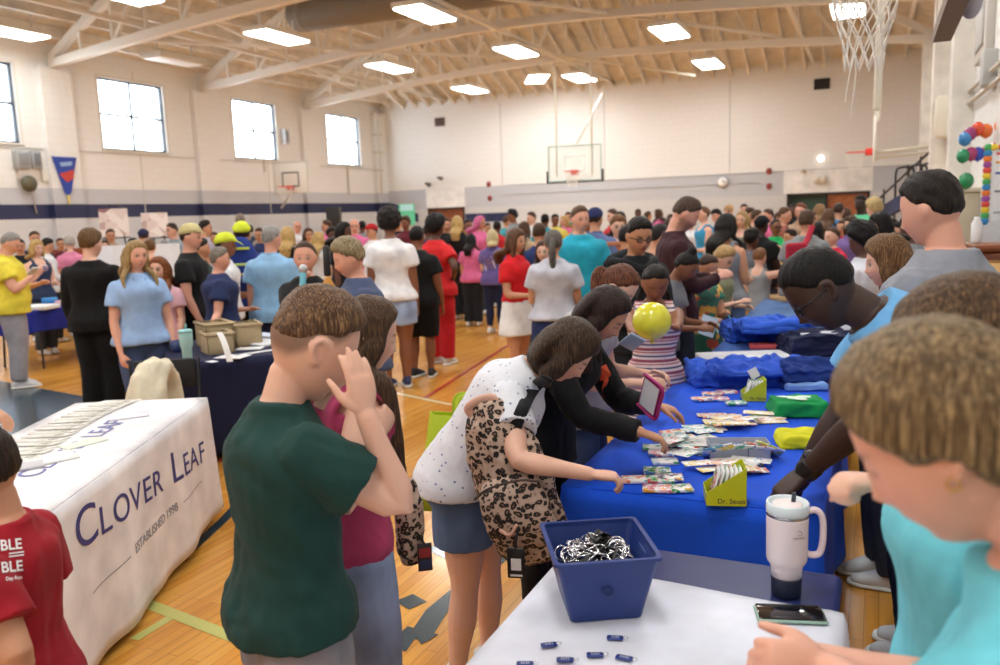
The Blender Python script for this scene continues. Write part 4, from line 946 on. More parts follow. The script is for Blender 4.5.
# paper ribbon falling over the small basket
p=atz(230,362,.75); e=Vector((p.x,p.y,.752)); p2=atz(219,330,.97)
rb=MB(); n=12; V=[]
for i in range(n):
    t=i/(n-1); c=Vector((e.x*(1-t)+p2.x*t,e.y*(1-t)+p2.y*t,.752+.20*t+.03*math.sin(t*3.14))); V+=[tuple(c+RGT*.022),tuple(c-RGT*.022)]
rb.add(V,[(2*i,2*i+2,2*i+3,2*i+1) for i in range(n-1)]); o=rb.build('paper_ribbon',mat((242,242,242),.6)); md=o.modifiers.new('s','SOLIDIFY'); md.thickness=.002; tag(o,'white paper ribbon arching over the small wicker basket','ribbon')
# tumblers
def tumbler_blue():
    p=atz(188,362,.745); r=empty('tumbler',(p.x,p.y,.746),0,'pale teal tumbler with straw beside the wicker baskets','tumbler'); m=mat((168,214,216),.35)
    MB().lathe([(.030,0),(.034,.01),(.036,.10),(.045,.12),(.048,.21),(.047,.215)],28).build('cup',m,r)
    MB().lathe([(.049,.213),(.049,.228),(.040,.236)],28).build('lid',mat((150,204,208),.4),r); MB().tube([(.005,0,.23),(.012,0,.275)],[.006,.006],10).build('straw',mat((120,200,196),.4),r)
    p=atz(177,352,.745); r=empty('mug',(p.x,p.y,.746),0,'dark blue mug behind the pale teal tumbler','mug'); MB().lathe([(.03,0),(.04,.02),(.042,.09),(.036,.09),(.03,.02)],20).build('cup',mat((40,60,110),.4),r); MB().tube([(.04,0,.07),(.065,0,.06),(.062,0,.03),(.038,0,.025)],[.006]*4,8,res=10).build('handle',mat((40,60,110),.4),r)
tumbler_blue()
# far blue table
folding_table('folding table under the royal blue cloth at the far left',-9.85,7.35,R(97),1.83,.76)
tablecloth('royal blue cloth with short drop over the far left table',-9.85,7.35,R(97),1.83,.76,.46,(28,40,140),seed=1.2,amp=.03,hem=.03)
for lab,(px,py),rz,sz,c in (('white paper pile on the far royal blue table',(40,309),.3,(.35,.3,.05),(236,238,240)),('bright blue packet on the far royal blue table',(50,303),.8,(.18,.13,.07),(70,150,214)),('pink and white packet on the far royal blue table',(64,304),.2,(.16,.14,.05),(226,190,200))):
    p=atz(px,py,.745); lying('packet',lab,'packet',(p.x,p.y,.746),rz,sz,mat(c,.6))
p=atz(70,305,.745); o=MB().lathe([(.05,0),(.05,.26),(.03,.28)],20).build('red_canister',mat((214,52,64),.5),None,(p.x,p.y,.746)); tag(o,'upright red canister on the far royal blue table','canister')
r=folding_table('small white folding table behind the woman in the pale blue polo',-7.3,6.75,R(40),.75,.6,h=.72,col=(236,232,236))
# display boards and photos on easels
def easel(label,px,py,w,h,zc,seed,X=-16.2):
    p=onx(px,py,X); rz=math.pi/2-.5; r=empty('photo_easel',(X,p.y,0),rz,label,'easel')
    MB().box((-w/2,-.02,p.z-h/2),(w/2,.0,p.z+h/2)).build('photo_board',mat((190,170,170),.5,kind='printed',vs=5,c2=(236,232,232),c3=(150,110,120)),r)
    for sg in(-1,1): MB().bar((sg*.1,.04,p.z+h/2+.1),(sg*w*.6,-.1,0),.03).build('leg',mat((60,50,44),.6),r)
    MB().bar((0,.05,p.z+h/2),(0,.6,0),.03).build('leg',mat((60,50,44),.6),r); MB().box((-w/2,-.06,p.z-h/2-.03),(w/2,.02,p.z-h/2)).build('ledge',mat((60,50,44),.6),r)
easel('easel with a pinkish photo board, the nearer one below the navy stripe',114,223,.62,.66,0,1)
easel('easel with a glossy photo board to the right of the pink one',155,225,.62,.60,0,2)
p=atd(142,262,12.2); 
r=empty('display_board',(p.x,p.y,.74),YAW,'large white folding display board behind the woman in pale blue','board')
MB().box((-.42,-.01,0),(.42,.01,.72)).build('centre_panel',mat((232,232,234),.6),r); MB().box((0,-.01,0),(.3,.01,.72),M=Matrix.Translation((.42,0,0))@Matrix.Rotation(-.7,4,'Z')).build('side_panel',mat((236,236,238),.6),r); MB().box((-.3,-.01,0),(0,.01,.72),M=Matrix.Translation((-.42,0,0))@Matrix.Rotation(.7,4,'Z')).build('side_panel',mat((236,236,238),.6),r)
folding_table('white folding table carrying the white display board',p.x,p.y,YAW,1.83,.76,h=.735)
# folding chairs (dark)
def chair(label,px,py,rz,col=(34,34,38),pos=None,group=None):
    p=pos or atz(px,py,0); r=empty('folding_chair',(p[0],p[1],0),rz,label,'chair',group); m=mat(col,.45,metal=.3)
    MB().rbox((-.2,-.2,.43),(.2,.2,.46),.012).build('seat',m,r); MB().rbox((-.2,.19,.62),(.2,.215,.82),.01).build('backrest',m,r)
    for sg in(-1,1):
        MB().tube([(sg*.22,.20,.82),(sg*.22,.1,.5),(sg*.22,-.25,0)],[.011]*3,8,res=10).build('leg',m,r); MB().tube([(sg*.20,-.16,.44),(sg*.20,.24,0)],[.011]*2,8).build('leg',m,r)
    MB().tube([(-.2,.17,.1),(.2,.17,.1)],[.008]*2,8).build('stretcher',m,r)
    return r
chair('dark folding chair behind the navy basket table with a cream jacket',158,400,R(35),pos=tuple(atd(160,390,5.25).xy))
chair('dark folding chair between the black clad man and the blue polo woman',125,392,R(60),pos=(-6.7,5.55))
chair('dark folding chair behind the man in yellow',5,380,R(130),pos=(-9.1,5.1))
# cream jacket hung over the chair
jb=MB(); 
jb.tube([(0,-.02,.86),(-.02,-.10,.70),(-.03,-.13,.45),(0,-.12,.22)],[(.10,.05),(.12,.06),(.12,.06),(.10,.05)],20,res=12,ref=(1,0,0)); jb.tube([(0,.02,.86),(0,.12,.72),(0,.13,.5)],[(.10,.05),(.11,.05),(.10,.04)],20,res=10,ref=(1,0,0)); jb.tube([(-.08,-.08,.8),(-.12,-.12,.6),(-.11,-.14,.36)],[.05,.055,.04],12,res=10)
me=remesh(jb,.012,3); v=getv(me);n_=getn(me); setv(me,v+n_*(wav(v*[22,22,7],3,1)*.014)[:,None]); o=link_mesh('draped_jacket',me,mat((228,220,196),.9,kind='fabric')); q_=atd(158,390,5.10); o.location=(q_.x,q_.y,-.02); o.rotation_euler=(0,0,R(25)); tag(o,'cream fleece jacket draped over the chair beside the navy table','jacket')
# ------------------------------------------------------------------ white foreground table
folding_table('navy folding table at the front, half covered by a white cloth',-.42,1.30,R(90),1.85,.73,h=.74,col=(40,50,104))
cl=MB(); 
def strip_cloth():
    x0,x1,y0,y1=-.795,-.045,.36,2.005; V=[];Fc=[];nx,ny=26,50; cols=[]
    for i in range(nx+1): cols.append((x0+(x1-x0)*i/nx,0))
    prof=[(x0-.035,-.34),(x0-.03,-.24),(x0-.018,-.12),(x0-.008,-.03),(x0,-.004)]+[(c[0],.0) for c in cols[1:-1]]+[(x1,-.004),(x1+.008,-.03),(x1+.015,-.12),(x1+.02,-.25)]
    for j in range(ny+1):
        y=y0+(y1-y0)*j/ny
        for k,(x,dz) in enumerate(prof): 
            w=.012*math.sin(y*13+x)*(min(1,abs(dz)*4)) ; sg=-1 if k<6 else 1
            yy=y+(.05*(x-x0) if False else 0)+ (.012*math.sin(x*9) if j==ny else 0); V.append((x+sg*w,yy,.7435+dz+(.0012*math.sin(y*8+x*11) if abs(dz)<.001 else 0)))
    m=len(prof)
    for j in range(ny):
        for k in range(m-1): a=j*m+k; Fc.append((a,a+1,a+m+1,a+m))
    return V,Fc
V,Fc=strip_cloth(); cl.add(V,Fc,0,True); o=cl.build('tablecloth',mat((226,228,240),.85,kind='fabric',fs=4,bd=.004)); md=o.modifiers.new('s','SOLIDIFY'); md.thickness=.003; tag(o,'plain white cloth covering the front of the navy folding table','tablecloth')
TZ=.747
# the bin
bn=empty('storage_bin',(-.607,1.834,TZ),R(29.7),'blue plastic bin full of key rings on the white cloth','bin')
def bin_mesh():
    b=MB(); tw,tl,bw,bl,h=.122,.128,.088,.094,.158; t=.004
    def ringv(w,l,z,r=.014):
        out=[]
        for cx,cy,a0 in((w-r,-(l-r),-90),(w-r,l-r,0),(-(w-r),l-r,90),(-(w-r),-(l-r),180)):
            for k in range(6): q=R(a0+18*k); out.append((cx+r*math.cos(q),cy+r*math.sin(q),z))
        return out
    R_=[ringv(bw,bl,0),ringv(tw,tl,h),ringv(tw+.007,tl+.007,h),ringv(tw+.007,tl+.007,h+.007),ringv(tw-t,tl-t,h+.007),ringv(tw-t,tl-t,h-.004),ringv(bw-t,bl-t,.006)]
    n=24; V=[v for r in R_ for v in r]; Fc=[tuple(range(n-1,-1,-1))]
    for i in range(6):
        for k in range(n): a=i*n+k;b2=i*n+(k+1)%n; Fc.append((a,b2,b2+n,a+n))
    Fc.append(tuple(range(6*n,7*n))); b.add(V,Fc); me=b.mesh(); bm=bmesh.new(); bm.from_mesh(me); bmesh.ops.recalc_face_normals(bm,faces=bm.faces); bm.to_mesh(me); bm.free(); return me
o=link_mesh('bin_body',bin_mesh(),mat((34,56,122),.38),bn)
for sg in(-1,1):
    MB().rbox((sg*.1135-.001,-.034,.112),(sg*.1135+.001,.034,.136),.0009).build('hand_hole',mat((60,84,150),.5),bn).rotation_euler=(0,0,0)
MB().tube([(.0,-.1145,.072),(.012,-.1155,.080),(.004,-.117,.092),(-.012,-.1165,.09),(-.012,-.114,.078),(0,-.1135,.07)],[.0016]*6,6,res=16).build('moulded_mark',mat((28,44,104),.4),bn)
r2=random.Random(9)
for i in range(78):
    # split ring with a dark tag, tumbling in the bin
    cx,cy=(-.607+math.cos(R(29.7))*(a:=r2.uniform(-.080,.080))-math.sin(R(29.7))*(b_:=r2.uniform(-.086,.086)),1.834+math.sin(R(29.7))*a+math.cos(R(29.7))*b_)
    hgt_=.098+.050*max(0,1-(a*a+b_*b_)/.011)+r2.uniform(-.012,.012)
    k=empty('key_ring',(cx,cy,TZ+hgt_),0,'silver split ring with black strap in the blue bin','key ring','silver key rings heaped in the blue bin'); k.rotation_euler=(r2.uniform(-.9,.9),r2.uniform(-.6,.6),math.atan2(-b_,-a)+R(29.7)+r2.uniform(-.7,.7))
    rr=r2.uniform(.018,.024); MB().tube([(rr*math.cos(t),rr*math.sin(t),.0008*math.sin(t*3)) for t in np.linspace(0,6.2832,21)],[.0022],6,caps=False).build('split_ring',mat((225,226,230),.18,metal=1),k)
    MB().rbox((rr-.002,-.010,-.0015),(rr+.040,.010,.0015),.001,seg=1).build('strap',mat((18,18,20),.35),k)
# loose blue tags
for i,((px,py),rz) in enumerate((((549,646),.15),((615,639),-.15),((565,661),-.1),((595,656),-.05),((624,659),-.4),((525,665),-.05))):
    p=atz(px,py,TZ); k=empty('key_tag',(p.x,p.y,TZ+.0035),YAW+rz,('blue tag at the upper left of the loose tags','blue tag nearest below the blue bin','blue tag in the front row, second from the left end','blue tag in the middle of the front row','blue tag at the right end of the loose tags','blue tag at the left end near the cloth edge')[i],'key tag','loose blue key tags on the white cloth')
    MB().rbox((-.0185,-.0095,-.003),(.0185,.0095,.002),.003).build('tag_body',mat((24,46,122),.4),k)
    for a in range(4): MB().tube([(-.008+a*.005,-.004,.0022),(-.006+a*.005,.004-.002*(a%2),.0022)],[.0008,.0008],6).build('printed_mark',mat((236,240,246),.5),k)
    sg=(1,1,1,1,1,1)[i]; MB().tube([(sg*(.024+.0055*math.cos(t)),.0055*math.sin(t)+.002,.000) for t in np.linspace(0,6.2832,15)],[.0007],6,caps=False).build('wire_loop',mat((210,212,216),.2,metal=1),k)
# big white tumbler
p=atz(786,594,.742); tb_=empty('tumbler',(p.x,p.y,.742),0,'pink white travel tumbler with handle on the navy table','tumbler'); mw=mat((238,222,224),.3,kind='plain')
MB().lathe([(.0335,0),(.036,.003),(.0375,.045),(.0375,.052)],36).build('rubber_boot',mat((26,34,58),.55),tb_)
MB().lathe([(.0372,.052),(.038,.072),(.0395,.080),(.0475,.092),(.0495,.10),(.0505,.205),(.0505,.212)],40).build('cup_body',mw,tb_)
MB().lathe([(.0508,.211),(.0512,.2175),(.0508,.218)],40).build('steel_band',mat((190,190,192),.2,metal=1),tb_)
MB().lathe([(.0500,.218),(.0515,.224),(.0515,.243),(.049,.246),(.046,.243),(.044,.236),(.01,.235)],40).build('lid',mat((222,232,236),.3),tb_)
MB().lathe([(.036,.236),(.036,.240),(.03,.242)],30).build('lid_disc',mat((236,220,218),.35),tb_)
ha=YAW+R(-12); hx,hy=math.cos(ha),math.sin(ha)
MB().tube([(hx*.046,hy*.046,.222),(hx*.068,hy*.068,.225),(hx*.083,hy*.083,.205),(hx*.085,hy*.085,.15),(hx*.078,hy*.078,.115),(hx*.060,hy*.060,.108),(hx*.048,hy*.048,.112)],[(.011,.008)]*7,14,res=30,ref=(-hy,hx,0)).build('handle',mat((236,214,218),.35),tb_)
MB().tube([(.012,.012,.236),(.014,.013,.262)],[.0055,.0055],12).build('straw',mat((60,66,76),.4),tb_)
o=link_mesh('logo',text_mesh('STANLEY',.008,thick=.0003),mat((120,112,118),.4),tb_); o.location=(RGT.x*.012-FWD.x*.0510,RGT.y*.012-FWD.y*.0510,.168); o.rotation_euler=(math.pi/2,0,YAW+.2)
MB().tube([(RGT.x*.012-FWD.x*.0508+.006*math.cos(t),RGT.y*.012-FWD.y*.0508,.181+.006*math.sin(t)) for t in np.linspace(0,6.28,13)],[.0006],6,caps=False).build('logo_ring',mat((120,112,118),.4),tb_)
# phone
p=atz(790,617,.745); ph=empty('phone',(p.x,p.y,.7468),YAW+R(-9),'phone in a pale green case lying at the cloth edge','phone')
MB().rbox((-.080,-.040,0),(.080,.040,.009),.006,seg=3).build('case',mat((150,178,164),.45),ph); MB().rbox((-.0755,-.0355,.0085),(.0755,.0355,.0102),.004,seg=3).build('screen',mat((16,18,24),.08,coat=1),ph)
# ------------------------------------------------------------------ royal blue tables
BX0,BX1=-1.0,-.14
folding_table('folding table hidden under the bright blue cloth',(BX0+BX1)/2,3.60,R(90),1.9,BX1-BX0)
tablecloth('bright blue tablecloth under the flash cards and books',(BX0+BX1)/2,3.60,R(90),1.9,BX1-BX0,.12,(20,84,222),seed=3.3,amp=.028,hem=.02)
for k,(yc,cc_) in enumerate(((5.72,(64,104,178)),(7.9,(84,118,170)))):
    folding_table(('folding table under the muted blue cloth with folded shirts','far folding table beneath the greyish blue cloth')[k],(BX0+BX1)/2-.02-.05*k,yc,R(90),2.0,.80)
    tablecloth(('muted blue tablecloth under the piles of folded shirts','greyish blue tablecloth at the far end of the row')[k],(BX0+BX1)/2-.02-.05*k,yc,R(90),2.0,.80,.12,cc_,seed=2+k,amp=.03)
r3=random.Random(21); BT=.7455
CC=dict(o=((232,120,70),'orange'),g=((50,150,80),'green'),p=((226,120,140),'pink'),t=((80,170,170),'teal'),y=((240,200,70),'yellow'),w=((214,224,220),'pale'),d=((70,60,90),'dark'),s=((170,190,210),'silver grey'))
CN=[0]
def card(px,py,c,rz,w=.100,l=.066,t=.012,where='',name='card_pack',z=BT,word='flash card pack'):
    CN[0]+=1; z+=.0007*(CN[0]%7); p=atz(px,py,z); o=MB().rbox((-w/2,-l/2,0),(w/2,l/2,t),.002,seg=1).build(name,mat(CC[c][0],.3,kind='printed',vs=r3.choice((45,60,80)),c2=(244,240,236),c3=r3.choice(((60,160,90),(240,180,60),(230,90,90),(90,150,210)))),None,(p.x,p.y,z)); o.rotation_euler=(0,0,YAW+rz)
    return tag(o,'%s %s %s'%(CC[c][1],word,where),'card pack','small card packs spread on the bright blue table')
for px,py,c,rz,wh in ((636,481,'o',-.05,'at the front left corner of the blue table'),(657,472,'g',-.15,'above the row nearest the left edge'),(660,481,'g',-.2,'in the middle of the front cluster'),(669,479,'d',-.12,'wedged between the green packs'),(678,490,'g',.0,'at the right of the front cluster, largest'),(657,490,'p',-.2,'at the front of the near cluster'),(665,463,'s',-.06,'lying alone above the near cluster'),(661,455,'p',-.12,'below the reaching hand'),(655,449,'g',-.2,'just under the fingers of the reaching hand'),(670,441,'p',.2,'to the right of the reaching hand'),(672,434,'o',.3,'behind the pale card heap'),
  (702,400,'o',.05,'at the left of the far front row'),(712,395,'o',-.1,'at the back, second of the upper pair'),(727,393,'p',.1,'at the back, right of the upper pair'),(719,400,'p',-.1,'in the middle of the far row'),(736,404,'t',-.05,'right end of the far row')):
    card(px,py,c,rz,where=wh)
for i in range(17):
    px,py=690+r3.uniform(-22,22),444+r3.uniform(-9,9); o=card(px,py,'w' if i%3 else 't',r3.uniform(-.9,.9),where='in the heap left of the grey box',t=.003,z=BT+.0022*i,w=.10,l=.075)
    o['label']='pale and teal sticker card in the heap left of the grey box'; o['group']='sticker cards heaped left of the grey box'
for i in range(14):
    px,py=740+r3.uniform(-30,32),418+r3.uniform(-6,7); o=card(px,py,'y' if i%2 else 'o',r3.uniform(-.5,.5),where='',t=.004,z=BT+.002*i,w=.14,l=.06)
    o['label']='yellow and orange bookmark in the fan behind the grey box'; o['group']='yellow bookmarks fanned behind the grey box'; o['category']='bookmark'; o.name='bookmark'
for i in range(12):
    px,py=728+r3.uniform(-28,30),466+r3.uniform(-7,8); o=card(px,py,'wyo'[i%3],r3.uniform(-.5,.5),where='',t=.004,z=BT+.002*i,w=.15,l=.055)
    o['label']='pale patterned bookmark in the fan before the grey box'; o['group']='patterned bookmarks in front of the grey box'; o['category']='bookmark'; o.name='bookmark'
for i in range(5):
    px,py=703+r3.uniform(-10,10),428+r3.uniform(-3,3); o=card(px,py,'tw'[i%2],r3.uniform(-.3,.3),where='',t=.004,z=BT+.002*i,w=.15,l=.055)
    o['label']='pale teal bookmark in the small group above the sticker heap'; o['group']='teal bookmarks above the sticker heap'; o['category']='bookmark'; o.name='bookmark'
# grey box with booklets
p=atz(738,456,BT); gb=empty('card_box',(p.x,p.y,BT),YAW-.12,'grey open box holding colourful booklets on the blue table','box')
b=MB(); w,l,h,t=.115,.05,.062,.002
b.box((-w,-l,0),(w,-l+t,h)).box((-w,l-t,0),(w,l,h)).box((-w,-l,0),(-w+t,l,h)).box((w-t,-l,0),(w,l,h)).box((-w,-l,0),(w,l,t)).build('box_body',mat((176,184,204),.4),gb)
MB().box((.028,-l-.001,0),(.032,-l,h)).build('box_seam',mat((110,118,140),.5),gb)
for i in range(6):
    x=-.09+.035*i; q=gb.matrix_basis@Vector((x+.01,-.012+.004*i,.010)); 
    o=MB().rbox((-.058,-.003,0),(.058,.003,.085),.001,seg=1).build('booklet',mat(((60,150,200),(240,210,80),(70,180,150),(90,130,210),(236,120,90),(220,220,90))[i],.4,kind='printed',vs=50),None,q); o.rotation_euler=(.9,.12*(i-2),YAW-.12); tag(o,('blue','yellow','teal','violet blue','orange','lime')[i]+' booklet leaning inside the grey box on the blue table','booklet')
# yellow green display boxes
def display_box(px,py,s,label,rz,n,cardcol,flap=False):
    p=atz(px,py,BT); r=empty('display_box',(p.x,p.y,BT),YAW+rz,label,'box'); m=mat((204,212,40),.4); w,l=.052*s,.045*s; hb,hf=.105*s,.035*s; t=.0022
    V=[(-w,-l,0),(w,-l,0),(w,l,0),(-w,l,0)]
    b=MB()
    def pan(P): 
        c=[Vector(q) for q in P]; nn=(c[1]-c[0]).cross(c[2]-c[0]).normalized()*t; k=len(P); vs=[tuple(q) for q in c]+[tuple(q+nn) for q in c]
        b.add(vs,[tuple(range(k-1,-1,-1)),tuple(range(k,2*k))]+[(i,(i+1)%k,k+(i+1)%k,k+i) for i in range(k)])
    pan([(-w,-l,0),(w,-l,0),(w,-l,hb),(-w,-l,hf)]); pan([(-w,l,0),(w,l,0),(w,l,hb),(-w,l,hf)]); pan([(w,-l,0),(w,l,0),(w,l,hb),(w,-l,hb)]); pan([(-w,-l,0),(-w,l,0),(-w,l,hf),(-w,-l,hf)]); b.box((-w,-l,0),(w,l,t)); b.build('box_body',m,r)
    o=link_mesh('lettering',text_mesh('Dr. Seuss',.019*s,thick=.0003),mat((20,30,60),.5),r); o.location=(.014*s,-l-.0032,.013*s); o.rotation_euler=(math.pi/2,0,0)
    if flap: MB().box((-.022*s,-.002,0),(.022*s,0,.05*s),M=Matrix.Translation((.02,l*.6,hb*.95))@Matrix.Rotation(-.5,4,'Y')).build('header_flap',mat((236,236,240),.5),r)
    for i in range(n):
        q=r.matrix_basis@Vector((-w*.72+i*w*1.35/n,0,.012)); o=MB().rbox((-.003,-.034*s,0),(.003,.034*s,.085*s),.001,seg=1).build('card_pack',mat(cardcol[i%len(cardcol)],.4,kind='printed',vs=50),None,q); o.rotation_euler=(0,.28,YAW+rz); tag(o,'card pack standing in '+label.split(' with ')[0].replace('a ','the '),'card pack','card packs standing in the '+('near' if s>1.1 else 'far')+' display box')
display_box(724,500,1.22,'near yellow green display box with upright card packs',-.16,6,((214,110,110),(240,236,232),(70,150,80)))
display_box(753,399,1.05,'far yellow green display box with a white header flap',-.14,5,((230,230,226),(170,190,200)),True)
# folded shirts
def folded(label,px,py,w,l,h,c,rz,seed,z=BT,n=2,name='folded_shirt',logo=None,lump=.012):
    p=atz(px,py,z); b=MB()
    for i in range(n):
        z0=h*i/n; b.rbox((-w/2+.006*i,-l/2+.004*i,z0),(w/2-.004*i,l/2-.006*i,z0+h/n*.94),h/n*.42,seg=4)
    me=remesh(b,.0075,3); v=getv(me); nn=getn(me); v=v+nn*(wav(v*[16,16,30],seed,1)*lump*.6)[:,None]; v[:,2]+=wav(v*[14,14,0],seed+2,1)*lump*np.clip(v[:,2]/h,0,1); v[:,2]=np.maximum(v[:,2],0); setv(me,v)
    o=link_mesh(name,me,mat(c,.85,kind='fabric'),None,(p.x,p.y,z)); o.rotation_euler=(0,0,YAW+rz); tag(o,label,'shirt')
    if logo:
        V=[];k=0
        for a in np.linspace(0,2*math.pi,22,endpoint=False): rr=1+.35*math.sin(3*a)+.2*math.cos(5*a); V.append((logo[0]*math.cos(a)*rr,logo[1]*math.sin(a)*rr,h+.006))
        MB().add(V,[tuple(range(22))]).build('printed_mark',mat((214,240,222),.7),o)
    return o
folded('bright green folded shirts with a white print on top',797,413,.26,.22,.07,(20,150,80),-.1,3,n=4,logo=(.07,.04))
folded('yellow folded shirt below the green ones',800,444,.19,.17,.055,(222,220,40),-.15,4,n=3)
folded('light blue folded shirt above the green ones',803,388,.22,.18,.035,(120,160,222),-.1,5,n=2)
BT2=.7455
for lab,px,py,w,l,h,c,sd,n,z in (('tall heap of royal blue shirts at the back left',765,338,.62,.42,.11,(44,90,206),11,4,0),('wide heap of royal blue shirts on the near end',752,380,.72,.40,.09,(50,94,210),12,3,0),('dark navy folded shirts at the back right',815,352,.44,.40,.12,(26,32,66),13,4,0),('navy and blue shirt roll at the front right',822,383,.50,.30,.12,(28,56,130),14,3,0),('second layer of royal blue shirt on the tall heap',770,330,.46,.34,.07,(52,98,214),15,2,.11),('royal blue shirt crumpled behind the wide heap',742,372,.36,.28,.05,(48,88,202),16,2,.08)):
    folded(lab,px,py,w,l,h,c,-.05,sd,z=BT2+z,n=n,lump=.03)
for lab,px,py,rz,sz,c in (('flat stack of white printed sheets between the shirt heaps',743,360,.0,(.55,.26,.035),(214,214,220)),('red and white packet behind the printed sheets',772,348,-.2,(.30,.12,.03),(220,90,90)),('black and white bag beside the printed sheets',782,369,.1,(.26,.10,.04),(60,62,74)),('small black tray on the far blue table',790,327,0,(.20,.25,.04),(26,28,34)),('tan cardboard lid at the far end of the tables',790,300,.2,(.3,.3,.05),(196,160,112)),('white sheet at the right of the far blue table',822,352,-.3,(.28,.16,.01),(196,200,214))):
    p=atz(px,py,.745); lying('packet',lab,'packet',(p.x,p.y,.746+(.12 if py==352 else 0)),YAW+rz,sz,mat(c,.6,kind='noisy'))
# ------------------------------------------------------------------ things on and along the walls
# folded wooden bleachers along the left wall
bl=empty('bleachers',(XL+.17,13.0,0),0,'closed wooden bleachers along the left gym wall','bleachers')
MB().box((0,0,0),(.95,12.4,1.25)).build('bleacher_body',mat((150,74,44),.5,kind='wood'),bl)
for i in range(4): MB().box((.955,0,.08+i*.3),(1.0,12.4,.30+i*.3)).build('bleacher_plank',mat((158,80,48),.45,kind='wood'),bl)
# pennant
p=onx(64,157,XL+.19); b=empty('pennant',(XL+.19,p.y,p.z),math.pi/2,'blue and red pointed pennant hanging on the left wall','pennant'); 
MB().add([(-.34,0,0),(.34,0,0),(.10,0,-.85),(0,0,-1.0),(-.10,0,-.85),(-.34,-.012,0),(.34,-.012,0),(.10,-.012,-.85),(0,-.012,-1.0),(-.10,-.012,-.85)],[(0,1,2,3,4),(9,8,7,6,5),(0,5,6,1),(1,6,7,2),(2,7,8,3),(3,8,9,4),(4,9,5,0)]).build('cloth',mat((44,70,164),.7),b)
V=[(-.2,-.02,-.42),(.22,-.02,-.30),(.20,-.02,-.52),(.0,-.02,-.62)]; MB().add(V,[(0,1,2,3)]).build('printed_patch',mat((200,70,60),.7),b)
V=[(-.16,-.02,-.14),(.2,-.02,-.1),(.18,-.02,-.2),(-.12,-.02,-.24)]; MB().add(V,[(0,1,2,3)]).build('printed_patch',mat((150,180,220),.7),b)
MB().tube([(0,-.01,-.95),(0,-.01,-1.15)],[.035,.02],8).build('tassel',mat((230,210,120),.7),b)
def wallbox(name,label,cat,px,py,w,h,d,c,X=XL,extra=None):
    p=onx(px,py,X); sg=1 if X<0 else -1; r=empty(name,(X,p.y,p.z),0,label,cat)
    MB().rbox((0 if sg>0 else -d,-w/2,-h/2),(d if sg>0 else 0,w/2,h/2),.015).build('box_body',mat(c,.5),r)
    if extra: MB().rbox((d if sg>0 else -d-.02,-w*.35,-h*.35),(d+.02 if sg>0 else -d,w*.35,h*.35),.006).build('front_grille',mat(extra,.6),r)
    return r
wallbox('wall_speaker','left grey wall speaker of the pair beside the pennant','speaker',19,160,.34,.42,.18,(170,172,172),extra=(140,142,144))
wallbox('wall_speaker','right grey wall speaker of the pair beside the pennant','speaker',33,160,.24,.42,.16,(168,170,172),extra=(120,122,126))
wallbox('junction_box','pale box on the left wall below the two speakers','box',27,173,.5,.3,.06,(232,228,222))
wallbox('junction_box','small pale box on the left wall nearest the pennant','box',46,175,.28,.34,.06,(226,222,214))
wallbox('wall_speaker','grey speaker box on the wall between the last two windows','speaker',283,137,.22,.5,.18,(200,202,204),extra=(150,152,156))
p=onx(25,184,XL); r=empty('wall_fan',(XL,p.y,p.z),0,'small dark fan with cord on the left wall below the speakers','fan'); MB().lathe([(.02,0),(.19,.02),(.19,.08),(.02,.10)],20,M=Matrix.Rotation(math.pi/2,4,'Y')@Matrix.Translation((0,0,.1))).build('fan_head',mat((96,92,72),.5),r); MB().tube([(0,0,0),(.12,0,0)],[.03,.03],8).build('bracket',mat((80,80,78),.5),r); MB().tube([(.05,.05,-.05),(.06,.12,-.35),(.02,.2,-.7)],[.012]*3,6,res=10).build('cord',mat((190,186,180),.5),r)
# conduit pipes at the back left corner and walls
t=MB(); 
for y in (26.3,28.2): t.tube([(XL+.3 if y>28 else XL+.05,y,2.7),(XL+.3 if y>28 else XL+.05,y,5.6)],[.04,.04],8)
for z in (3.6,4.3,5.0): t.box((XL+.1,28.0,z),(XL+.32,28.4,z+.08))
t.tube([(XL+.06,21.6,3.4),(XL+.06,21.6,5.6)],[.03,.03],8); struct('trim_9',t,mat((214,206,192),.6))
p=onx(384,103,XL+.4); tag(MB().ell((0,0,0),(.18,.18,.2)).box((-.2,-.1,.1),(.2,.1,.3)).build('security_camera',mat((196,180,150),.5),None,tuple(p)),'round camera housing high in the back left corner','camera')
# back wall things
def bw(name,label,cat,px,py,w,h,d,c,m=None,part='box_body',extra=None):
    p=ony(px,py,YB); r=empty(name,(p.x,YB,p.z),0,label,cat); MB().rbox((-w/2,-d,-h/2),(w/2,0,h/2),.01).build(part,m or mat(c,.6),r)
    if extra: 
        for i in range(3): MB().box((-w*.42,-d-.01,-h*.36+i*h*.26),(w*.42,-d,-h*.36+i*h*.26+h*.1)).build('louvre',mat(extra,.6),r)
    return r
bw('wall_vent','small dark vent high at the left of the back wall','vent',440,122,.42,.32,.06,(96,72,64),extra=(60,46,42))
bw('wall_vent','black vent high on the back wall above the folding hoop','vent',822,84,.48,.34,.06,(38,38,40),extra=(22,22,24))
p=ony(723,182,YB); r=empty('wall_clock',(p.x,YB,p.z),0,'round white clock on the grey band of the back wall','clock'); Mx=Matrix.Rotation(math.pi/2,4,'X')
MB().lathe([(.18,0),(.19,.03),(.19,.06),(.165,.07),(.16,.05)],28,M=Mx).build('clock_rim',mat((150,152,156),.4),r); MB().lathe([(.168,.052),(.166,.074),(.01,.076)],28,M=Mx).build('clock_face',mat((244,244,242),.5),r)
MB().box((-.008,-.088,0),(.008,-.080,.11)).build('hour_hand',mat((20,20,20),.5),r); MB().box((0,-.088,-.008),(.13,-.080,.008)).build('minute_hand',mat((20,20,20),.5),r)
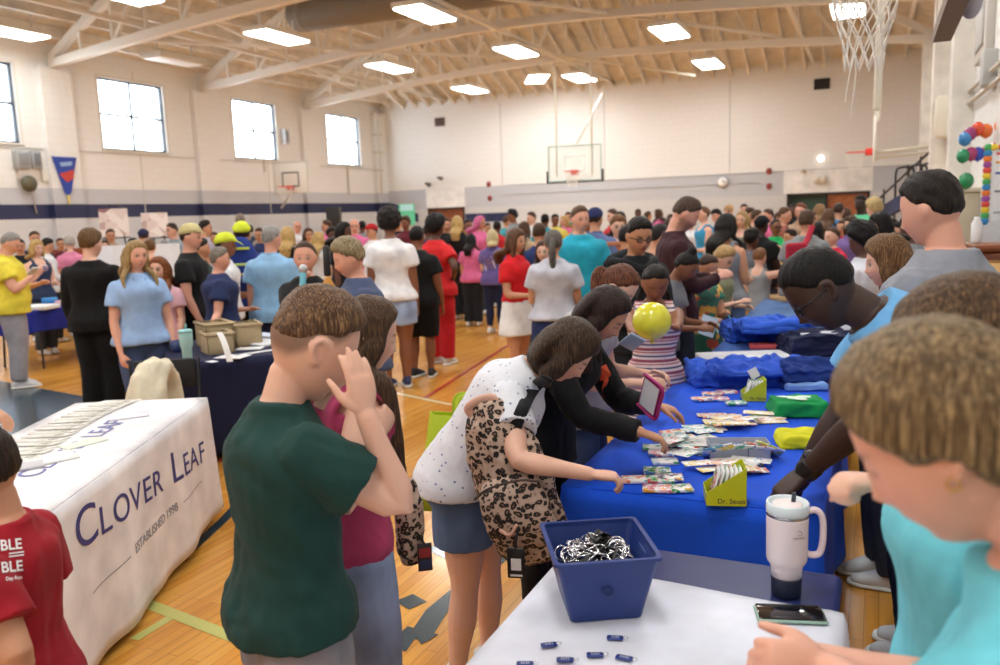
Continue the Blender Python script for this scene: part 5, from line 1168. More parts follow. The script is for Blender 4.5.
for nm,lab,px,py in (('alarm_bell','small red alarm at the upper right of the back wall',769,171),('alarm_bell','small red alarm low at the upper right pair',769,186),('alarm_bell','small reddish alarm at the left of the grey band',489,184),('alarm_bell','lower reddish alarm at the left of the grey band',490,198)):
    p=ony(px,py,YB); r=empty(nm,(p.x,YB,p.z),0,lab,'alarm'); MB().lathe([(.02,0),(.09,.02),(.085,.06),(.02,.08)],16,M=Mx).build('bell',mat((150,64,60),.5),r); MB().rbox((-.07,-.02,-.12),(.07,0,.1),.01).build('back_plate',mat((190,120,116),.5),r)
p=ony(820,180,YB); r=empty('emergency_lamp',(p.x,YB,p.z),0,'boxy pale emergency lamp above the right door','emergency lamp'); MB().rbox((-.2,-.12,-.12),(.2,0,.12),.02).build('box_body',mat((214,206,190),.5),r)
for sg in(-1,1): MB().ell((sg*.11,-.14,.02),(.075,.05,.075)).build('lamp_head',mat((236,230,216),.4),r)
p=ony(803,171,YB); tag(MB().lathe([(.06,0),(.07,.1),(.03,.16)],14,M=Mx).build('wall_horn',mat((200,192,180),.5),None,(p.x,YB,p.z)),'small pale horn between the alarms and the emergency lamp','horn')
for px,py,lab in ((431,184,'left dark spotlight bracket above the back left door'),(443,178,'right dark spotlight bracket above the back left door')):
    p=ony(px,py,YB); r=empty('wall_spotlight',(p.x,YB,p.z),0,lab,'spotlight'); MB().tube([(0,0,0),(0,-.25,.0)],[.02,.02],8).build('arm',mat((150,148,144),.5),r); MB().tube([(-.1,-.25,.02),(.08,-.3,-.03)],[.05,.09],12).build('lamp_head',mat((110,104,100),.5),r)
p=ony(819,157,YB-1); r=empty('wall_lamp',(p.x,YB-.02,p.z),0,'small glowing round lamp near the right hoop','lamp'); MB().lathe([(.04,0),(.09,.03),(.07,.09)],16,M=Mx).build('lamp_glass',mat((255,250,240),.4,emit=4),r); MB().rbox((-.06,-.03,-.06),(.06,0,.06),.01).build('back_plate',mat((220,216,208),.5),r)
# green exit poster left of the back left door
p=atd(407,214,26); r=empty('green_sign',(p.x,p.y,0),YAW,'tall pale green banner stand in front of the back left corner','banner'); MB().box((-.25,-.01,p.z-.35),(.25,.01,p.z+.32)).build('banner_face',mat((96,200,160),.6),r); MB().tube([(0,.03,0),(0,.03,p.z)],[.02,.02],8).build('pole',mat((60,60,60),.5),r); MB().box((-.2,-.2,0),(.2,.2,.03)).build('base',mat((60,60,60),.5),r); MB().box((-.2,-.015,p.z+.1),(.2,-.011,p.z+.3)).build('banner_print',mat((170,220,226),.6),r)
# speaker on stand
p=atd(334,219,24.5); r=empty('loudspeaker',(p.x,p.y,0),YAW,'tall black loudspeaker on a pole by the far left wall','speaker'); MB().rbox((-.2,-.18,p.z-.35),(.2,.18,p.z+.35),.02).build('cabinet',mat((24,24,26),.5),r); MB().tube([(0,0,0),(0,0,p.z-.3)],[.025,.025],8).build('pole',mat((20,20,20),.5),r)
for a in range(3): MB().tube([(0,0,.6),(.4*math.cos(a*2.1),.4*math.sin(a*2.1),0)],[.015,.015],6).build('leg',mat((20,20,20),.5),r)
# ---------------- basketball hoops
def hoop(label,P,face,bw_=1.83,bh=1.07,glass=True,cat='basketball hoop',s=1,rimz=.15):
    r=empty('basketball_hoop',P,face,label,cat)   # P: centre bottom of the board; local -y faces the court
    if glass:
        g=bpy.data.materials.get('board_glass')
        if not g:
            g=bpy.data.materials.new('board_glass'); g.use_nodes=True; q=g.node_tree.nodes['Principled BSDF']; q.inputs['Base Color'].default_value=(*lin((226,244,240)),1); q.inputs['Alpha'].default_value=.22; q.inputs['Roughness'].default_value=.05
        MB().box((-bw_/2,-.01,0),(bw_/2,.01,bh)).build('backboard_glass',g,r); fm=mat((176,196,190),.4); MB().box((-bw_/2-.04,-.03,-.04),(bw_/2+.04,.03,.0)).build('board_padding',mat((58,60,62),.6),r)
        for sg in(-1,1): MB().box((sg*(bw_/2+.02)-.03,-.035,-.04),(sg*(bw_/2+.02)+.03,.035,.32)).build('board_padding',mat((58,60,62),.6),r)
    else: MB().rbox((-bw_/2,-.02,0),(bw_/2,.02,bh),.02).build('backboard',mat((240,236,226),.5),r); fm=mat((214,210,200),.5)
    b=MB(); 
    for a,c in (((-bw_/2,0),(-bw_/2+.04,bh)),((bw_/2-.04,0),(bw_/2,bh)),((-bw_/2,bh-.04),(bw_/2,bh)),((-bw_/2,0),(bw_/2,.04))): b.box((a[0],-.025,a[1]),(c[0],.025,c[1]))
    b.build('board_frame',fm,r)
    b=MB(); tw,th=.3,.46; zz=rimz+.0
    for a,c in (((-tw,zz),(-tw+.035,zz+th)),((tw-.035,zz),(tw,zz+th)),((-tw,zz+th-.035),(tw,zz+th)),((-tw,zz),(tw,zz+.035))): b.box((a[0],-.03,a[1]),(c[0],-.024,c[1]))
    b.build('target_square',mat((236,244,240) if glass else (60,60,60),.5),r)
    hoop_rim(r,Vector((0,-.38,rimz+.0)),.228)
    MB().rbox((-.09,-.16,rimz-.1),(.09,-.02,rimz+.04),.01).build('rim_bracket',mat((214,60,44),.5),r)
    return r
def hoop_rim(r,c,rad,net=True,L=.42,th=.004,loops=12):
    MB().tube([(c.x+rad*math.cos(t),c.y+rad*math.sin(t),c.z) for t in np.linspace(0,6.2832,33)],[.010 if th<.006 else .009],8,caps=False).build('rim',mat((226,64,40),.45),r)
    b=MB(); n=loops; rows=5
    def pt(i,j):
        f=j/rows; R0=rad*(1-.42*ss(np.array([f*1.1]))[0]); a=2*math.pi*(i+.5*(j%2))/n; return (c.x+R0*math.cos(a),c.y+R0*math.sin(a),c.z-.02-L*f)
    for j in range(rows):
        for i in range(n):
            b.tube([pt(i,j),pt(i,j+1)],[th,th],5); b.tube([pt(i,j),pt(i-(1 if j%2==0 else -1),j+1)] if j%2==0 else [pt(i,j),pt(i+1,j+1)],[th,th],5)
    b.build('net',mat((238,234,226),.8),r)
P=(atd(550,182,24.1)+atd(600,180.5,24.1))/2; g=hoop('glass backboard hoop hanging in front of the back wall',tuple(P),math.atan2((atd(600,181,24.1)-atd(550,182,24.1)).y,(atd(600,181,24.1)-atd(550,182,24.1)).x)*.3,1.6,1.04,rimz=.28)
b=MB(); 
for x in(-.55,.5): b.tube([(x,.06,.2),(x,.1,3.4)],[.035,.035],8)
b.tube([(-.55,.1,3.35),(.5,.1,3.35)],[.03,.03],8); b.tube([(-.9,.1,3.7),(3.2,3.2,3.2)],[.04,.04],8); b.tube([(0,.1,1.0),(.2,4.5,3.3)],[.03,.03],8); b.build('hanging_frame',mat((222,216,200),.5),g)
P=(onx(276,193,XL+1.2)+onx(309,193,XL+1.2))/2; P=atd(292,194,26.0); g=hoop('white side hoop folded on the left wall below the windows',tuple(P),R(8),1.22,1.0,glass=False,rimz=.22)
MB().tube([(0,.04,.4),(-1.0,.7,.5)],[.04,.04],8).tube([(0,.04,.1),(-.9,.8,-.4)],[.03,.03],8).build('wall_bracket',mat((222,216,204),.5),g)
# right side hoop seen edge-on with its swing arm
P=atd(874,157,20.5); g=empty('basketball_hoop',tuple(P),0,'red rimmed hoop with thin backboard seen edge-on by the right wall','basketball hoop')
MB().rbox((-.03,-.55,-.1),(.03,.55,.95),.02).build('backboard',mat((236,232,222),.5),g); hoop_rim(g,Vector((-.42,0,.14)),.228); MB().rbox((-.2,-.08,.05),(-.03,.08,.22),.01).build('rim_bracket',mat((222,60,46),.5),g)
q=atd(945,148,20.5+1.2)-P; MB().tube([(.03,0,.1),(XR-P.x,.6,.22)],[.045,.045],8).tube([(.03,0,-.02),(XR-P.x,.9,.08)],[.035,.035],8).build('swing_arm',mat((226,218,200),.5),g)
MB().tube([(.05,0,.9),(.1,0,2.9)],[.06,.05],10).build('lift_pole',mat((228,222,208),.5),g)
# near basket with its net above us
c=atd(866,-12,4.6); g=empty('basketball_hoop',tuple(c),0,'nearest basketball hoop with a long white net at the top edge','basketball hoop'); hoop_rim(g,Vector((0,0,0)),.17,L=.40,th=.0045,loops=12)
MB().tube([(-.05,-.09,-.36),(-.07,-.10,-.47),(-.085,-.1,-.60)],[.0045]*3,5,res=10).tube([(-.04,-.07,-.36),(-.04,-.07,-.5),(-.06,-.08,-.68)],[.0045]*3,5,res=10).build('loose_cord',mat((236,230,218),.8),g)
q=atd(941,30,4.7)-c; q0=atd(958,2,4.3)-c
MX=Matrix.Translation((.42,-.1,-.14))@Matrix.Rotation(R(90),4,'Z')
MB().box((-.9,-.03,.02),(.9,.03,1.07),M=MX).build('backboard',mat((196,180,160),.5),g); MB().box((-.92,-.05,-.05),(.92,.05,.02),M=MX).build('board_padding',mat((128,108,92),.6),g); MB().ell((.53,.35,-.05),(.06,.10,.11)).build('padded_bundle',mat((176,178,190),.7),g); MB().tube([(.5,0,.5),(.6,0,6.6-c.z)],[.05,.05],10).build('hanging_mast',mat((214,206,190),.5),g)
pl=ony(880,30,9.0); 
q1_=atd(883,-40,10.0); o=MB().tube([(q1_.x,q1_.y,6.7),tuple(q1_),tuple(atd(877,108,10.0))],[.045,.045,.045],12).build('hoop_pole',mat((232,226,210),.4)); tag(o,'long pale pole hanging straight down behind the near net','pole')
# ---------------- right wall
def rw(name,label,cat,px,py,w,h,d,c,extra=None): return wallbox(name,label,cat,px,py,w,h,d,c,X=XR,extra=extra)
rw('scoreboard','pale framed board high on the right wall edge','scoreboard',990,22,1.2,.9,.1,(206,200,192),extra=(186,182,178))
rw('wall_box','cream electrical box on the right wall pilaster','box',950,117,.55,.75,.25,(226,218,200))
rw('wall_box','small grey control box on the right wall edge','box',996,68,.35,.4,.15,(190,190,188))
o=MB().tube([(XR-.06,7.5,3.05),(XR-.06,15.5,3.3)],[.03,.03],8).build('handrail',mat((206,198,184),.5)); tag(o,'upper pale pipe running along the right wall','pipe')
o=MB().tube([(XR-.06,7.5,2.9),(XR-.06,15.5,3.12)],[.03,.03],8).build('handrail',mat((206,198,184),.5)); tag(o,'lower pale pipe running along the right wall','pipe')
# navy stair stringer with black railings at the back right
st=empty('staircase',(0,0,0),0,'navy stair with black pipe railings climbing at the back right','staircase')
a0,a1=atd(862,226,22),atd(925,188,19.0); a2=atd(962,165,18.0)
MB().bar(a0,a1,.12,.34).build('stringer',mat((38,46,84),.6),st); MB().bar(a1,a2,.12,.5).build('stringer',mat((38,46,84),.6),st)
for i in range(9):
    t=i/8; p=a0*(1-t)+a2*t; MB().tube([(p.x,p.y,0),(p.x,p.y,p.z+.25+.55*min(1,t*2.5))],[.025,.025],8).build('baluster',mat((28,28,32),.4),st)
MB().tube([tuple(a0+Vector((0,0,.3))),tuple(a1+Vector((0,0,.75))),tuple(a2+Vector((0,0,.8)))],[.028]*3,8,res=12).build('railing',mat((28,28,32),.4),st)
for i,px in enumerate((905,918,931,944)): 
    p=atd(px,172+i*-2,18.5); MB().tube([tuple(p+Vector((-.18,0,-.5))),tuple(p+Vector((-.18,0,.0))),tuple(p+Vector((-.1,0,.1))),tuple(p+Vector((.1,0,.1))),tuple(p+Vector((.18,0,0))),tuple(p+Vector((.18,0,-.5)))],[.025]*6,8,res=24).build('rail_loop',mat((28,28,32),.4),st)
# balloons at the right
bs=((978,129,'e8502c','orange'),(986,131,'f07830','bright orange lower'),(970,134,'a03878','magenta'),(965,139,'3c8ccc','sky blue'),(996,149,'d8382c','red'),(987,152,'e04838','scarlet'),(978,154,'2c50c8','royal blue'),(971,154,'b03070','crimson'),(963,156,'209060','dark green'),(966,181,'1c8c54','lone green'),(1001,126,'f08c3c','amber'))
for px,py,c,w in bs:
    d=9.6; p=atd(px,py,d); r=empty('balloon',tuple(p),0,w+' balloon in the cluster by the right wall','balloon'); s_=.072 if px!=966 else .085
    MB().ell((0,0,0),(s_,s_,s_*1.15)).build('balloon_skin',mat(c,.25,coat=.5),r); MB().lathe([(.004,-s_*1.12),(.014,-s_*1.26)],8).build('knot',mat(c,.3),r)
# poster board with colourful border
p=atd(992,186,7.8); r=empty('poster_board',(p.x,p.y,p.z),YAW-R(24),'white poster board with rainbow border by the right wall','poster'); MB().box((-.05,-.012,-.33),(.36,.0,.36)).build('board',mat((238,238,240),.6),r)
cols=['3a8cc8','50b060','f0d040','e05040','a050a0','f08030']
for i in range(14): MB().ell((-.05,-.02,-.33+i*.053),(.036,.016,.036)).build('border_rosette',mat(cols[i%6],.7),r)
for i in range(6): MB().ell((.0+i*.07,-.02,.36),(.04,.016,.03)).build('border_rosette',mat(cols[(i+2)%6],.7),r)
for z,c in((.30,'d05050'),(.12,'5060a0'),(.22,'e0a050'),(-.05,'808890'),(-.25,'b0b4bc')): MB().box((.02,-.016,z-.012),(.30,-.013,z+.01)).build('printed_line',mat(c,.7),r)
# piano like cabinet, cardboard box, bottle
p=atd(984,250,6.2); r=empty('wooden_cabinet',(p.x,p.y,0),YAW-R(22),'reddish wooden cabinet against the right wall under the poster','cabinet'); MB().rbox((-.08,-.22,0),(.5,.22,1.32),.02).build('body',mat((122,66,36),.4,kind='wood'),r); MB().rbox((-.10,-.25,1.32),(.53,.25,1.37),.01).build('top',mat((140,78,44),.35,kind='wood'),r); MB().box((-.05,-.24,.75),(.46,-.22,.80)).build('ledge',mat((100,52,30),.4),r)
p=atd(952,214,11.0); r=empty('stage_block',(p.x+.1,p.y,0),YAW-R(22),'cream painted block cabinet behind the man in grey','cabinet'); MB().rbox((-.2,-.2,0),(.3,.2,p.z+.28),.02).build('body',mat((196,184,160),.6,kind='noisy'),r); MB().rbox((-.23,-.23,p.z+.28),(.33,.23,p.z+.34),.01).build('top',mat((206,196,172),.6),r)
p=atd(977,222,6.2); tag(MB().lathe([(.035,0),(.038,.02),(.038,.15),(.02,.18),(.02,.20)],16).build('spray_bottle',mat((240,240,240),.4),None,(p.x,p.y,1.375)),'white bottle standing on the reddish wooden cabinet','bottle')
p=atd(978,300,5.0); r=empty('cardboard_box',(p.x,p.y,0),YAW-R(30),'tall open cardboard box behind the man in grey','box'); b=MB(); w,l,h,t=.12,.15,atd(978,262,5.0).z,.008; b.box((-w,-l,0),(w,-l+t,h)).box((-w,l-t,0),(w,l,h)).box((-w,-l,0),(-w+t,l,h)).box((w-t,-l,0),(w,l,h)).box((-w,-l,0),(w,l,t)); b.build('box_body',mat((186,142,88),.7,kind='noisy'),r)
MB().box((-w,-.17,-.003),(w,0,.003),M=Matrix.Translation((0,-l,h))@Matrix.Rotation(.6,4,'X')).build('flap',mat((198,156,100),.7),r)
# trash bin
p=atz(466,301,0); r=empty('trash_can',(p.x,p.y,0),YAW+.1,'large grey wheeled trash can behind the woman in red','trash can'); b=MB(); w0,w1,h=.20,.27,1.0
V=[(-w0,-w0,.08),(w0,-w0,.08),(w0,w0,.08),(-w0,w0,.08),(-w1,-w1,h),(w1,-w1,h),(w1,w1,h),(-w1,w1,h)]
me=MB().add(V,[(0,3,2,1),(4,5,6,7),(0,1,5,4),(1,2,6,5),(2,3,7,6),(3,0,4,7)]).mesh(); bm=bmesh.new(); bm.from_mesh(me); bmesh.ops.bevel(bm,geom=bm.edges[:],offset=.04,segments=3,affect='EDGES'); bm.to_mesh(me); bm.free(); link_mesh('bin_body',me,mat((104,108,110),.5),r)
MB().rbox((-w1-.03,-w1-.03,h-.03),(w1+.03,w1+.03,h+.03),.02).build('rim',mat((84,88,90),.5),r)
for sx in(-1,1):
    for sy in(-1,1): MB().ell((sx*.15,sy*.15,.05),(.05,.03,.05)).build('wheel',mat((24,24,26),.5),r)
p=atz(453,297,0); r=empty('shopping_bag',(p.x,p.y,0),YAW,'upright lime bag standing beside the grey trash can','bag'); MB().rbox((-.13,-.08,0),(.13,.08,.55),.02).build('bag_body',mat((206,220,40),.5),r)
for sg in(-1,1): MB().tube([(-.06,sg*.07,.54),(-.04,sg*.07,.66),(.04,sg*.07,.66),(.06,sg*.07,.54)],[.008]*4,6,res=10).build('handle',mat((190,204,36),.5),r)
# ------------------------------------------------------------------ people
P_=person
def W(v): return tuple(v)
# --- the boy in the dark green shirt
L1=P_('teenage boy in a dark green t-shirt covering his face with one hand',310,291,1.88,112,'fair',('crew','5c4330'),('tee','1b403c',.02,.50),('sweats','8d8b93'),
  arms=({'to':W(atd(366,416,1.76)),'h':(.15,.35,-1)},'down'),yaw=-8,pitch=30,curve=4,sw=.84,girth=.90,armw=.98,hr=1.22,eyes='closed',hair2=(168,132,92),wrinkle=1.8,vox=.0046,
  hands={0:dict(d=W(Vector((0,0,1))*1.0-RGT*.10+FWD*.05),n=W(FWD*.8-RGT*.6),curl=[12,8,10,14],spread=.5,size=.98,thumb=.9)},name='person')
# --- girl beside him
P_('long haired girl in a pink top and light jeans beside the green shirt boy',366,299,2.3,108,'fair',('long','4a3628',2.6),('tank','b04068',.008,.56),('jeans','8a9cc0'),arms=({'to':W(atd(378,436,2.15)),'h':(.6,-.3,-1)},{'to':W(atd(372,440,2.3)),'h':(.3,-.2,-1)}),fem=1,pitch=16,yaw=-10,curve=8,front=1,eyes='closed',hair2=(120,88,60),vox=.006)
gF2=person.last
# --- girl with the leopard backpack
F3=P_('girl in a white speckled t-shirt with leopard backpack leaning over the table',566,320,2.75,84,'fair',('bob','3a2c22',.25),('tee','dcdee6',.014,.50),('shorts','50688c'),
  arms=({'to':W(atd(590,474,2.42)),'h':(1,.15,-.8)},{'to':W(atd(500,465,2.95)),'h':(.6,-.6,-1)}),lean=33,curve=14,pitch=46,fem=1,girth=1.08,kid=.4,eyes='closed',hair2=(104,80,60),topmat=mat((220,222,230),.8,kind='speckle'),vox=.0052,feet=((-.05,.04),(.05,-.02)),
  hands={0:dict(d=W(RGT*1.0-Vector((0,0,.12))),n=W(Vector((0,0,-1))),curl=[38,40,42,45],thumb=.8)},denim=1,watch=(1,),watchcol='4a3c34')
gF3=person.last
# --- girl in black hoodie
P_('dark haired girl in a black hoodie with an orange mark reaching for cards',604,287,3.1,62,'tan',('long','2a1c18',1.25),('hoodie','131316',.02,.45),('leggings','1c1a1c'),
  arms=({'to':W(atd(640,432,2.85)),'h':(.3,-.3,-1)},{'to':W(atd(655,405,3.05)),'h':(.4,.1,-1)}),lean=20,curve=16,pitch=40,yaw=12,fem=1,eyes='closed',front=0,vox=.0058,nohood=1,
  hands={0:dict(d=W(RGT*.9-Vector((0,0,.35))),n=W(Vector((0,0,-1))),curl=[25,28,30,34]),1:dict(d=W(RGT*.9-Vector((0,0,.3))),n=W(Vector((0,0,-1))),curl=[20,22,24,26])})
gF4=person.last
P_('girl in a striped sleeveless dress behind a yellow balloon',655,264,4.5,8,'brown',('braids','1a1412'),('dress','b08890',.01,.5,.27),('bare','0'),arms=({'to':W(atd(638,340,4.0)),'h':(.6,-.2,-1)},{'to':W(atd(676,330,4.05)),'h':(.7,-.2,-1)}),fem=1,kid=.6,pitch=30,eyes='closed',straps=1,
  topmat=mat((200,180,180),.8,kind='stripes',freq=15,stops=[(0,(150,74,96)),(.25,(228,214,214)),(.45,(84,84,120)),(.6,(226,206,206)),(.8,(178,104,116)),(.92,(236,226,222))]),hands={0:dict(d=W(RGT*.8+Vector((0,0,.4))),n=W(FWD*-.3+RGT*.6),curl=20),1:dict(d=W(-RGT*.8+Vector((0,0,.3))),n=W(-RGT),curl=20)})
P_('girl with a fading blonde ponytail bowing behind the hoodie girl',618,264,3.7,75,'fair',('pony','5a3426',1.1,.05,-.2),('tee','a8a4a8'),('jeans','3a4a68'),arms=('fwd','fwd'),fem=1,pitch=45,curve=22,eyes='closed',hair2=(150,96,66))
P_('young man with glasses in a black zipped hoodie behind the table crowd',639,218,5.2,24,'olive',('short','15110f'),('hoodie','1d2024'),('pants','22242a'),arms=('fwd','fwd'),pitch=16,glasses=1,nohood=0,sw=.92)
P_('woman in a white sleeveless top seen from behind beside the glasses wearer',660,224,6.7,140,'tan',('bun','1e1816',(0,.36,.12)),('sleeveless','eeeef0'),('jeans','33425c'),arms=('fwd','fwd'),fem=1,pitch=14,yaw=-30)
P_('tall bearded man in a maroon long sleeve shirt looking down',686,198,5.9,100,'rosy',('short','4a3a30'),('long','3e2026'),('jeans','2c3444'),arms=('hold','hold'),pitch=30,beard=.5,sw=1.0,eyes='closed',h=1.84)
P_('girl with a top bun and white headband in a grey t-shirt',688,252,5.3,70,'brown',('bun','17110f',(0,.12,.58)),('tee','84878e'),('jeans','4a5c7c'),arms=('fwd','fwd'),fem=1,pitch=36,curve=14,lean=8,eyes='closed')
gF10=person.last
P_('small girl with brown hair in a flowered dress at the shirt table',708,266,6.5,40,'tan',('pulled','3a2820'),('dress','508a70',.008,.5,.20),('bare','0'),arms=('fwd','hold'),fem=1,kid=1,pitch=26,topmat=mat((80,140,110),.8,kind='floral',vs=18,stops=[(0,(64,128,104)),(.4,(206,90,70)),(.6,(232,180,90)),(.75,(60,110,90))]),eyes='closed',h=1.36)
P_('blond child in an olive shirt holding papers by the shirt table',724,264,7.1,60,'fair',('shag','b09060'),('tee','8c9070'),('skirt','20263c',.30),arms=('hold','fwd'),fem=1,kid=1,pitch=24,h=1.38)
# --- people on the right
P_('man in a light blue t-shirt leaning over the blue table, watch on his wrist',822,255,2.35,-84,'deep',('buzz','0e0c0c'),('tee','6cacdf',.022,.46),('pants','202226'),
  arms=('table',{'to':W(atz(800,478,.86)),'h':(.2,-.4,-.6)}),lean=38,curve=14,pitch=44,glasses=1,sw=1.12,girth=1.12,watch=(1,),eyes='closed',vox=.0052,hands={1:dict(d=W(-RGT*.75-Vector((0,0,.6))),n=W(Vector((0,0,-1))-RGT*-.3),curl=[50,54,56,58],size=1.1)},h=1.84)
gF14=person.last
P_('woman with straight light brown hair in a maroon top beside the grey shirt man',888,236,3.5,-82,'fair',('bob','6a4c32',.55),('tee','7c2038'),('jeans','333a4c'),arms=('down','down'),fem=1,pitch=8,hair2=(170,132,88),eyes='open')
P_('tall dark haired man in a heather grey t-shirt facing away to the left',932,173,2.85,-112,'rosy',('short','1e1613'),('tee','9296a0',.02),('jeans','2a3244'),arms=('down','down'),pitch=14,sw=1.14,girth=1.14,vox=.007)
P_('woman with brown hair in a teal t-shirt partly hidden by the nearest woman',978,281,1.16,-80,'fair',('bob','4c3826',.2),('tee','6cc6d6',.02),('pants','16181c'),arms=('relax',{'to':W(atd(890,484,1.30)),'h':(.3,-1,.15)}),fem=1,pitch=30,curve=4,lean=-4,girth=1.25,watch=(1,),eyes='closed',hair2=(140,110,78),vox=.006,hands={1:dict(d=W(-RGT*.9+Vector((0,0,.12))),n=W(Vector((0,0,-1))),curl=[58,62,64,66],size=.9,thumb=.5)})
P_('nearest blonde woman in a teal t-shirt with clasped hands at the white table',950,326,.82,-98,'rosy',('swept','6e5a40',.9,-.15),('tee','6cc8d8',.02,.46),('jeans','30384a'),
  arms=({'to':W(atd(812,658,1.16)),'h':(.5,-.6,-1)},{'to':W(atd(832,670,1.08)),'h':(.5,-.5,-1)}),fem=1,pitch=34,curve=14,lean=10,girth=1.12,eyes='closed',hair2=(190,164,120),vox=.0046,wrinkle=1.4,
  hands={0:dict(d=W(-RGT*1.0-Vector((0,0,.02))+FWD*.1),n=W(Vector((0,0,-1))+FWD*-.4),curl=[58,60,62,64],thumb=.5),1:dict(d=W(-RGT*1.0+Vector((0,0,.05))+FWD*.2),n=W(Vector((0,0,-.5))+FWD*.8),curl=[50,55,58,60],thumb=.7)})
gF12=person.last
# --- boy in red, hand at the left edge
P_('boy in a red printed t-shirt at the left edge by the white table',-26,428,1.72,-118,'tan',('short','2c2019'),('tee','a01626',.016,.42),('shorts','1a1a1e'),arms=('down',{'to':W(atd(-20,600,1.62)),'h':(.5,-.6,-1)}),pitch=8,kid=.6,girth=.92,wrinkle=1.6,vox=.0052)
gF17=person.last
P_('person mostly outside the left edge reaching for a booklet with a watch on',-75,250,3.9,60,'tan',('short','30261f'),('tee','5c6470'),('jeans','2c3444'),arms=({'to':W(atd(-6,415,3.7)),'h':(.3,-.3,-1)},'down'),lean=10,watch=(0,),hands={0:dict(d=W(RGT*.8-Vector((0,0,.5))),n=W(Vector((0,0,-1))),curl=24)})
# --- mid ground, left
P_('older man in a yellow polo and grey trousers looking at a phone',9,233,8.9,80,'rosy',('short','8c8884'),('polo','e8d848',.022),('pants','9a9aa4'),arms=('phone','hold'),pitch=22,belly=.6,girth=1.08,shoes='d8dade')
gM1=person.last
P_('blonde woman in a sleeveless navy top holding a phone',36,240,11.2,30,'fair',('bob','b89a60',.3),('sleeveless','33405c'),('jeans','38404c'),arms=('phone','fwd'),fem=1,smile=1)
P_('brown haired person standing behind the blonde woman in navy',34,231,13.4,10,'tan',('short','4a3626'),('tee','2a2c34'),('jeans','2a303c'),group=None)
P_('dark haired person in a white long sleeve shirt behind the blue table',47,238,12.4,110,'tan',('short','1a1614'),('long','e8e8ea'),('pants','22242a'),arms=('fwd','down'),pitch=12)
P_('person in a black top between the yellow polo man and the blonde',19,239,12.6,0,'tan',('short','2a2220'),('tee','1c1c20'),('jeans','2a303c'))
P_('grey haired woman in a pink shirt with a crossbody strap',69,236,13,170,'fair',('shag','a8a098'),('tee','e08aac'),('jeans','4a4a58'),fem=1,arms=('fwd','fwd'))
P_('curly haired young man dressed all in black, back turned',90,231,7.3,158,'fair',('curly','5e4428'),('long','0e0e10',.02,.47),('pants','101012'),arms=('relax','relax'),pitch=6,yaw=-30,sw=1.08,hair2=(150,112,70),girth=1.05,shoes='1a1a1c')
P_('smiling blonde woman in a pale blue polo and navy jeans',135,241,6.3,14,'rosy',('long','9a7e50',.7),('polo','9cbce8',.016,.50),('jeans','3c4c70'),arms=('relax','relax'),fem=1,smile=1,hair2=(216,190,140),yaw=10,tilt=4,girth=1.06)
P_('person in a peach shirt with a brown bun behind the pale blue polo',149,238,10.4,175,'fair',('bun','6a4a30',(0,.3,.3)),('tee','e0a07c'),('jeans','48506a'),fem=1)
P_('person in a white hood and dark cap by the photo easels',143,229,13.2,170,'tan',('cap','2c2c50',('3a2a20')),('hoodie','e4e4e6'),('jeans','3a3e4c'))
P_('girl with long auburn hair in a pale pink t-shirt',158,257,7.3,-30,'fair',('long','7a4628',.9),('tee','e8b8c4'),('shorts','5a6a8c'),fem=1,kid=.8,arms=('relax','relax'),hair2=(176,110,66))
P_('man with short brown hair in a grey shirt near the left wall',171,223,13.4,-60,'rosy',('short','3c2c22'),('tee','94a0a8'),('pants','30343e'))
P_('young man in a beige cap and black t-shirt looking right',190,224,7.6,70,'rosy',('cap','c8bc88','3a2a20'),('tee','141416'),('pants','1a1a1e'),arms=('relax','relax'),sw=.98)
P_('woman with short grey hair in a navy t-shirt reaching into the baskets',219,247,7.2,96,'rosy',('short','7c746a'),('tee','27335c',.02),('shorts','dcdcdc'),arms=({'to':W(atd(211,326,6.75)),'h':(.3,-.2,-1)},'fwd'),fem=1,girth=1.2,hair2=(170,160,146))
P_('man with dark hair in a lavender grey shirt far behind the cap wearer',205,220,12.6,90,'tan',('short','241c18'),('tee','b4b0c4'),('pants','30343e'))
P_('person in a dark green shirt behind the navy t-shirt woman',201,238,9.0,100,'tan',('short','2a221e'),('tee','2f5148'),('pants','22242a'),sw=.95)
P_('child in a lime cap and white t-shirt near the baskets',225,233,8.0,80,'brown',('cap','d6e43c','1a1412'),('tee','ececee'),('shorts','1e1e24'),kid=.6,arms=('relax','fwd'),h=None)
P_('child in a lime cap wearing a navy backpack, back turned',241,222,8.6,176,'tan',('cap','d6e43c','2a1e18'),('tee','2c3c84'),('shorts','17181c'),kid=.5)
gM9=person.last
P_('bald man far behind the lime capped child',240,213,14.5,170,'rosy',('bald','8c7c70'),('tee','b0a49c'),('jeans','4a5060'))
P_('grey haired man in a light blue polo, back turned',271,226,7.5,160,'rosy',('short','8e8c8a'),('polo','8fbce2',.02),('pants','28304c'),yaw=-30,girth=1.1,hair2=(200,198,194))
P_('girl in a black cardigan speaking into a handheld microphone',304,241,5.7,-8,'rosy',('pulled','4a3426'),('long','18181b',.014,.52),('jeans','202840'),arms=({'to':W(atd(303,284,5.45)),'h':(.5,-.2,-1)},'relax'),fem=1,girth=1.15,kid=.4,hands={0:dict(d=W(Vector((0,0,1))-RGT*-.2),n=W(FWD*.2+RGT*.9),curl=[70,72,74,76])})
gM12=person.last
P_('woman with short blonde grey hair in a slate blue top facing left',347,240,4.9,-78,'rosy',('shag','8a7a5c'),('elbow','4c5878',.016,.50),('shorts','e6e4e2'),arms=('fwd','relax'),fem=1,pitch=16,girth=1.12,hair2=(206,188,150),eyes='closed')
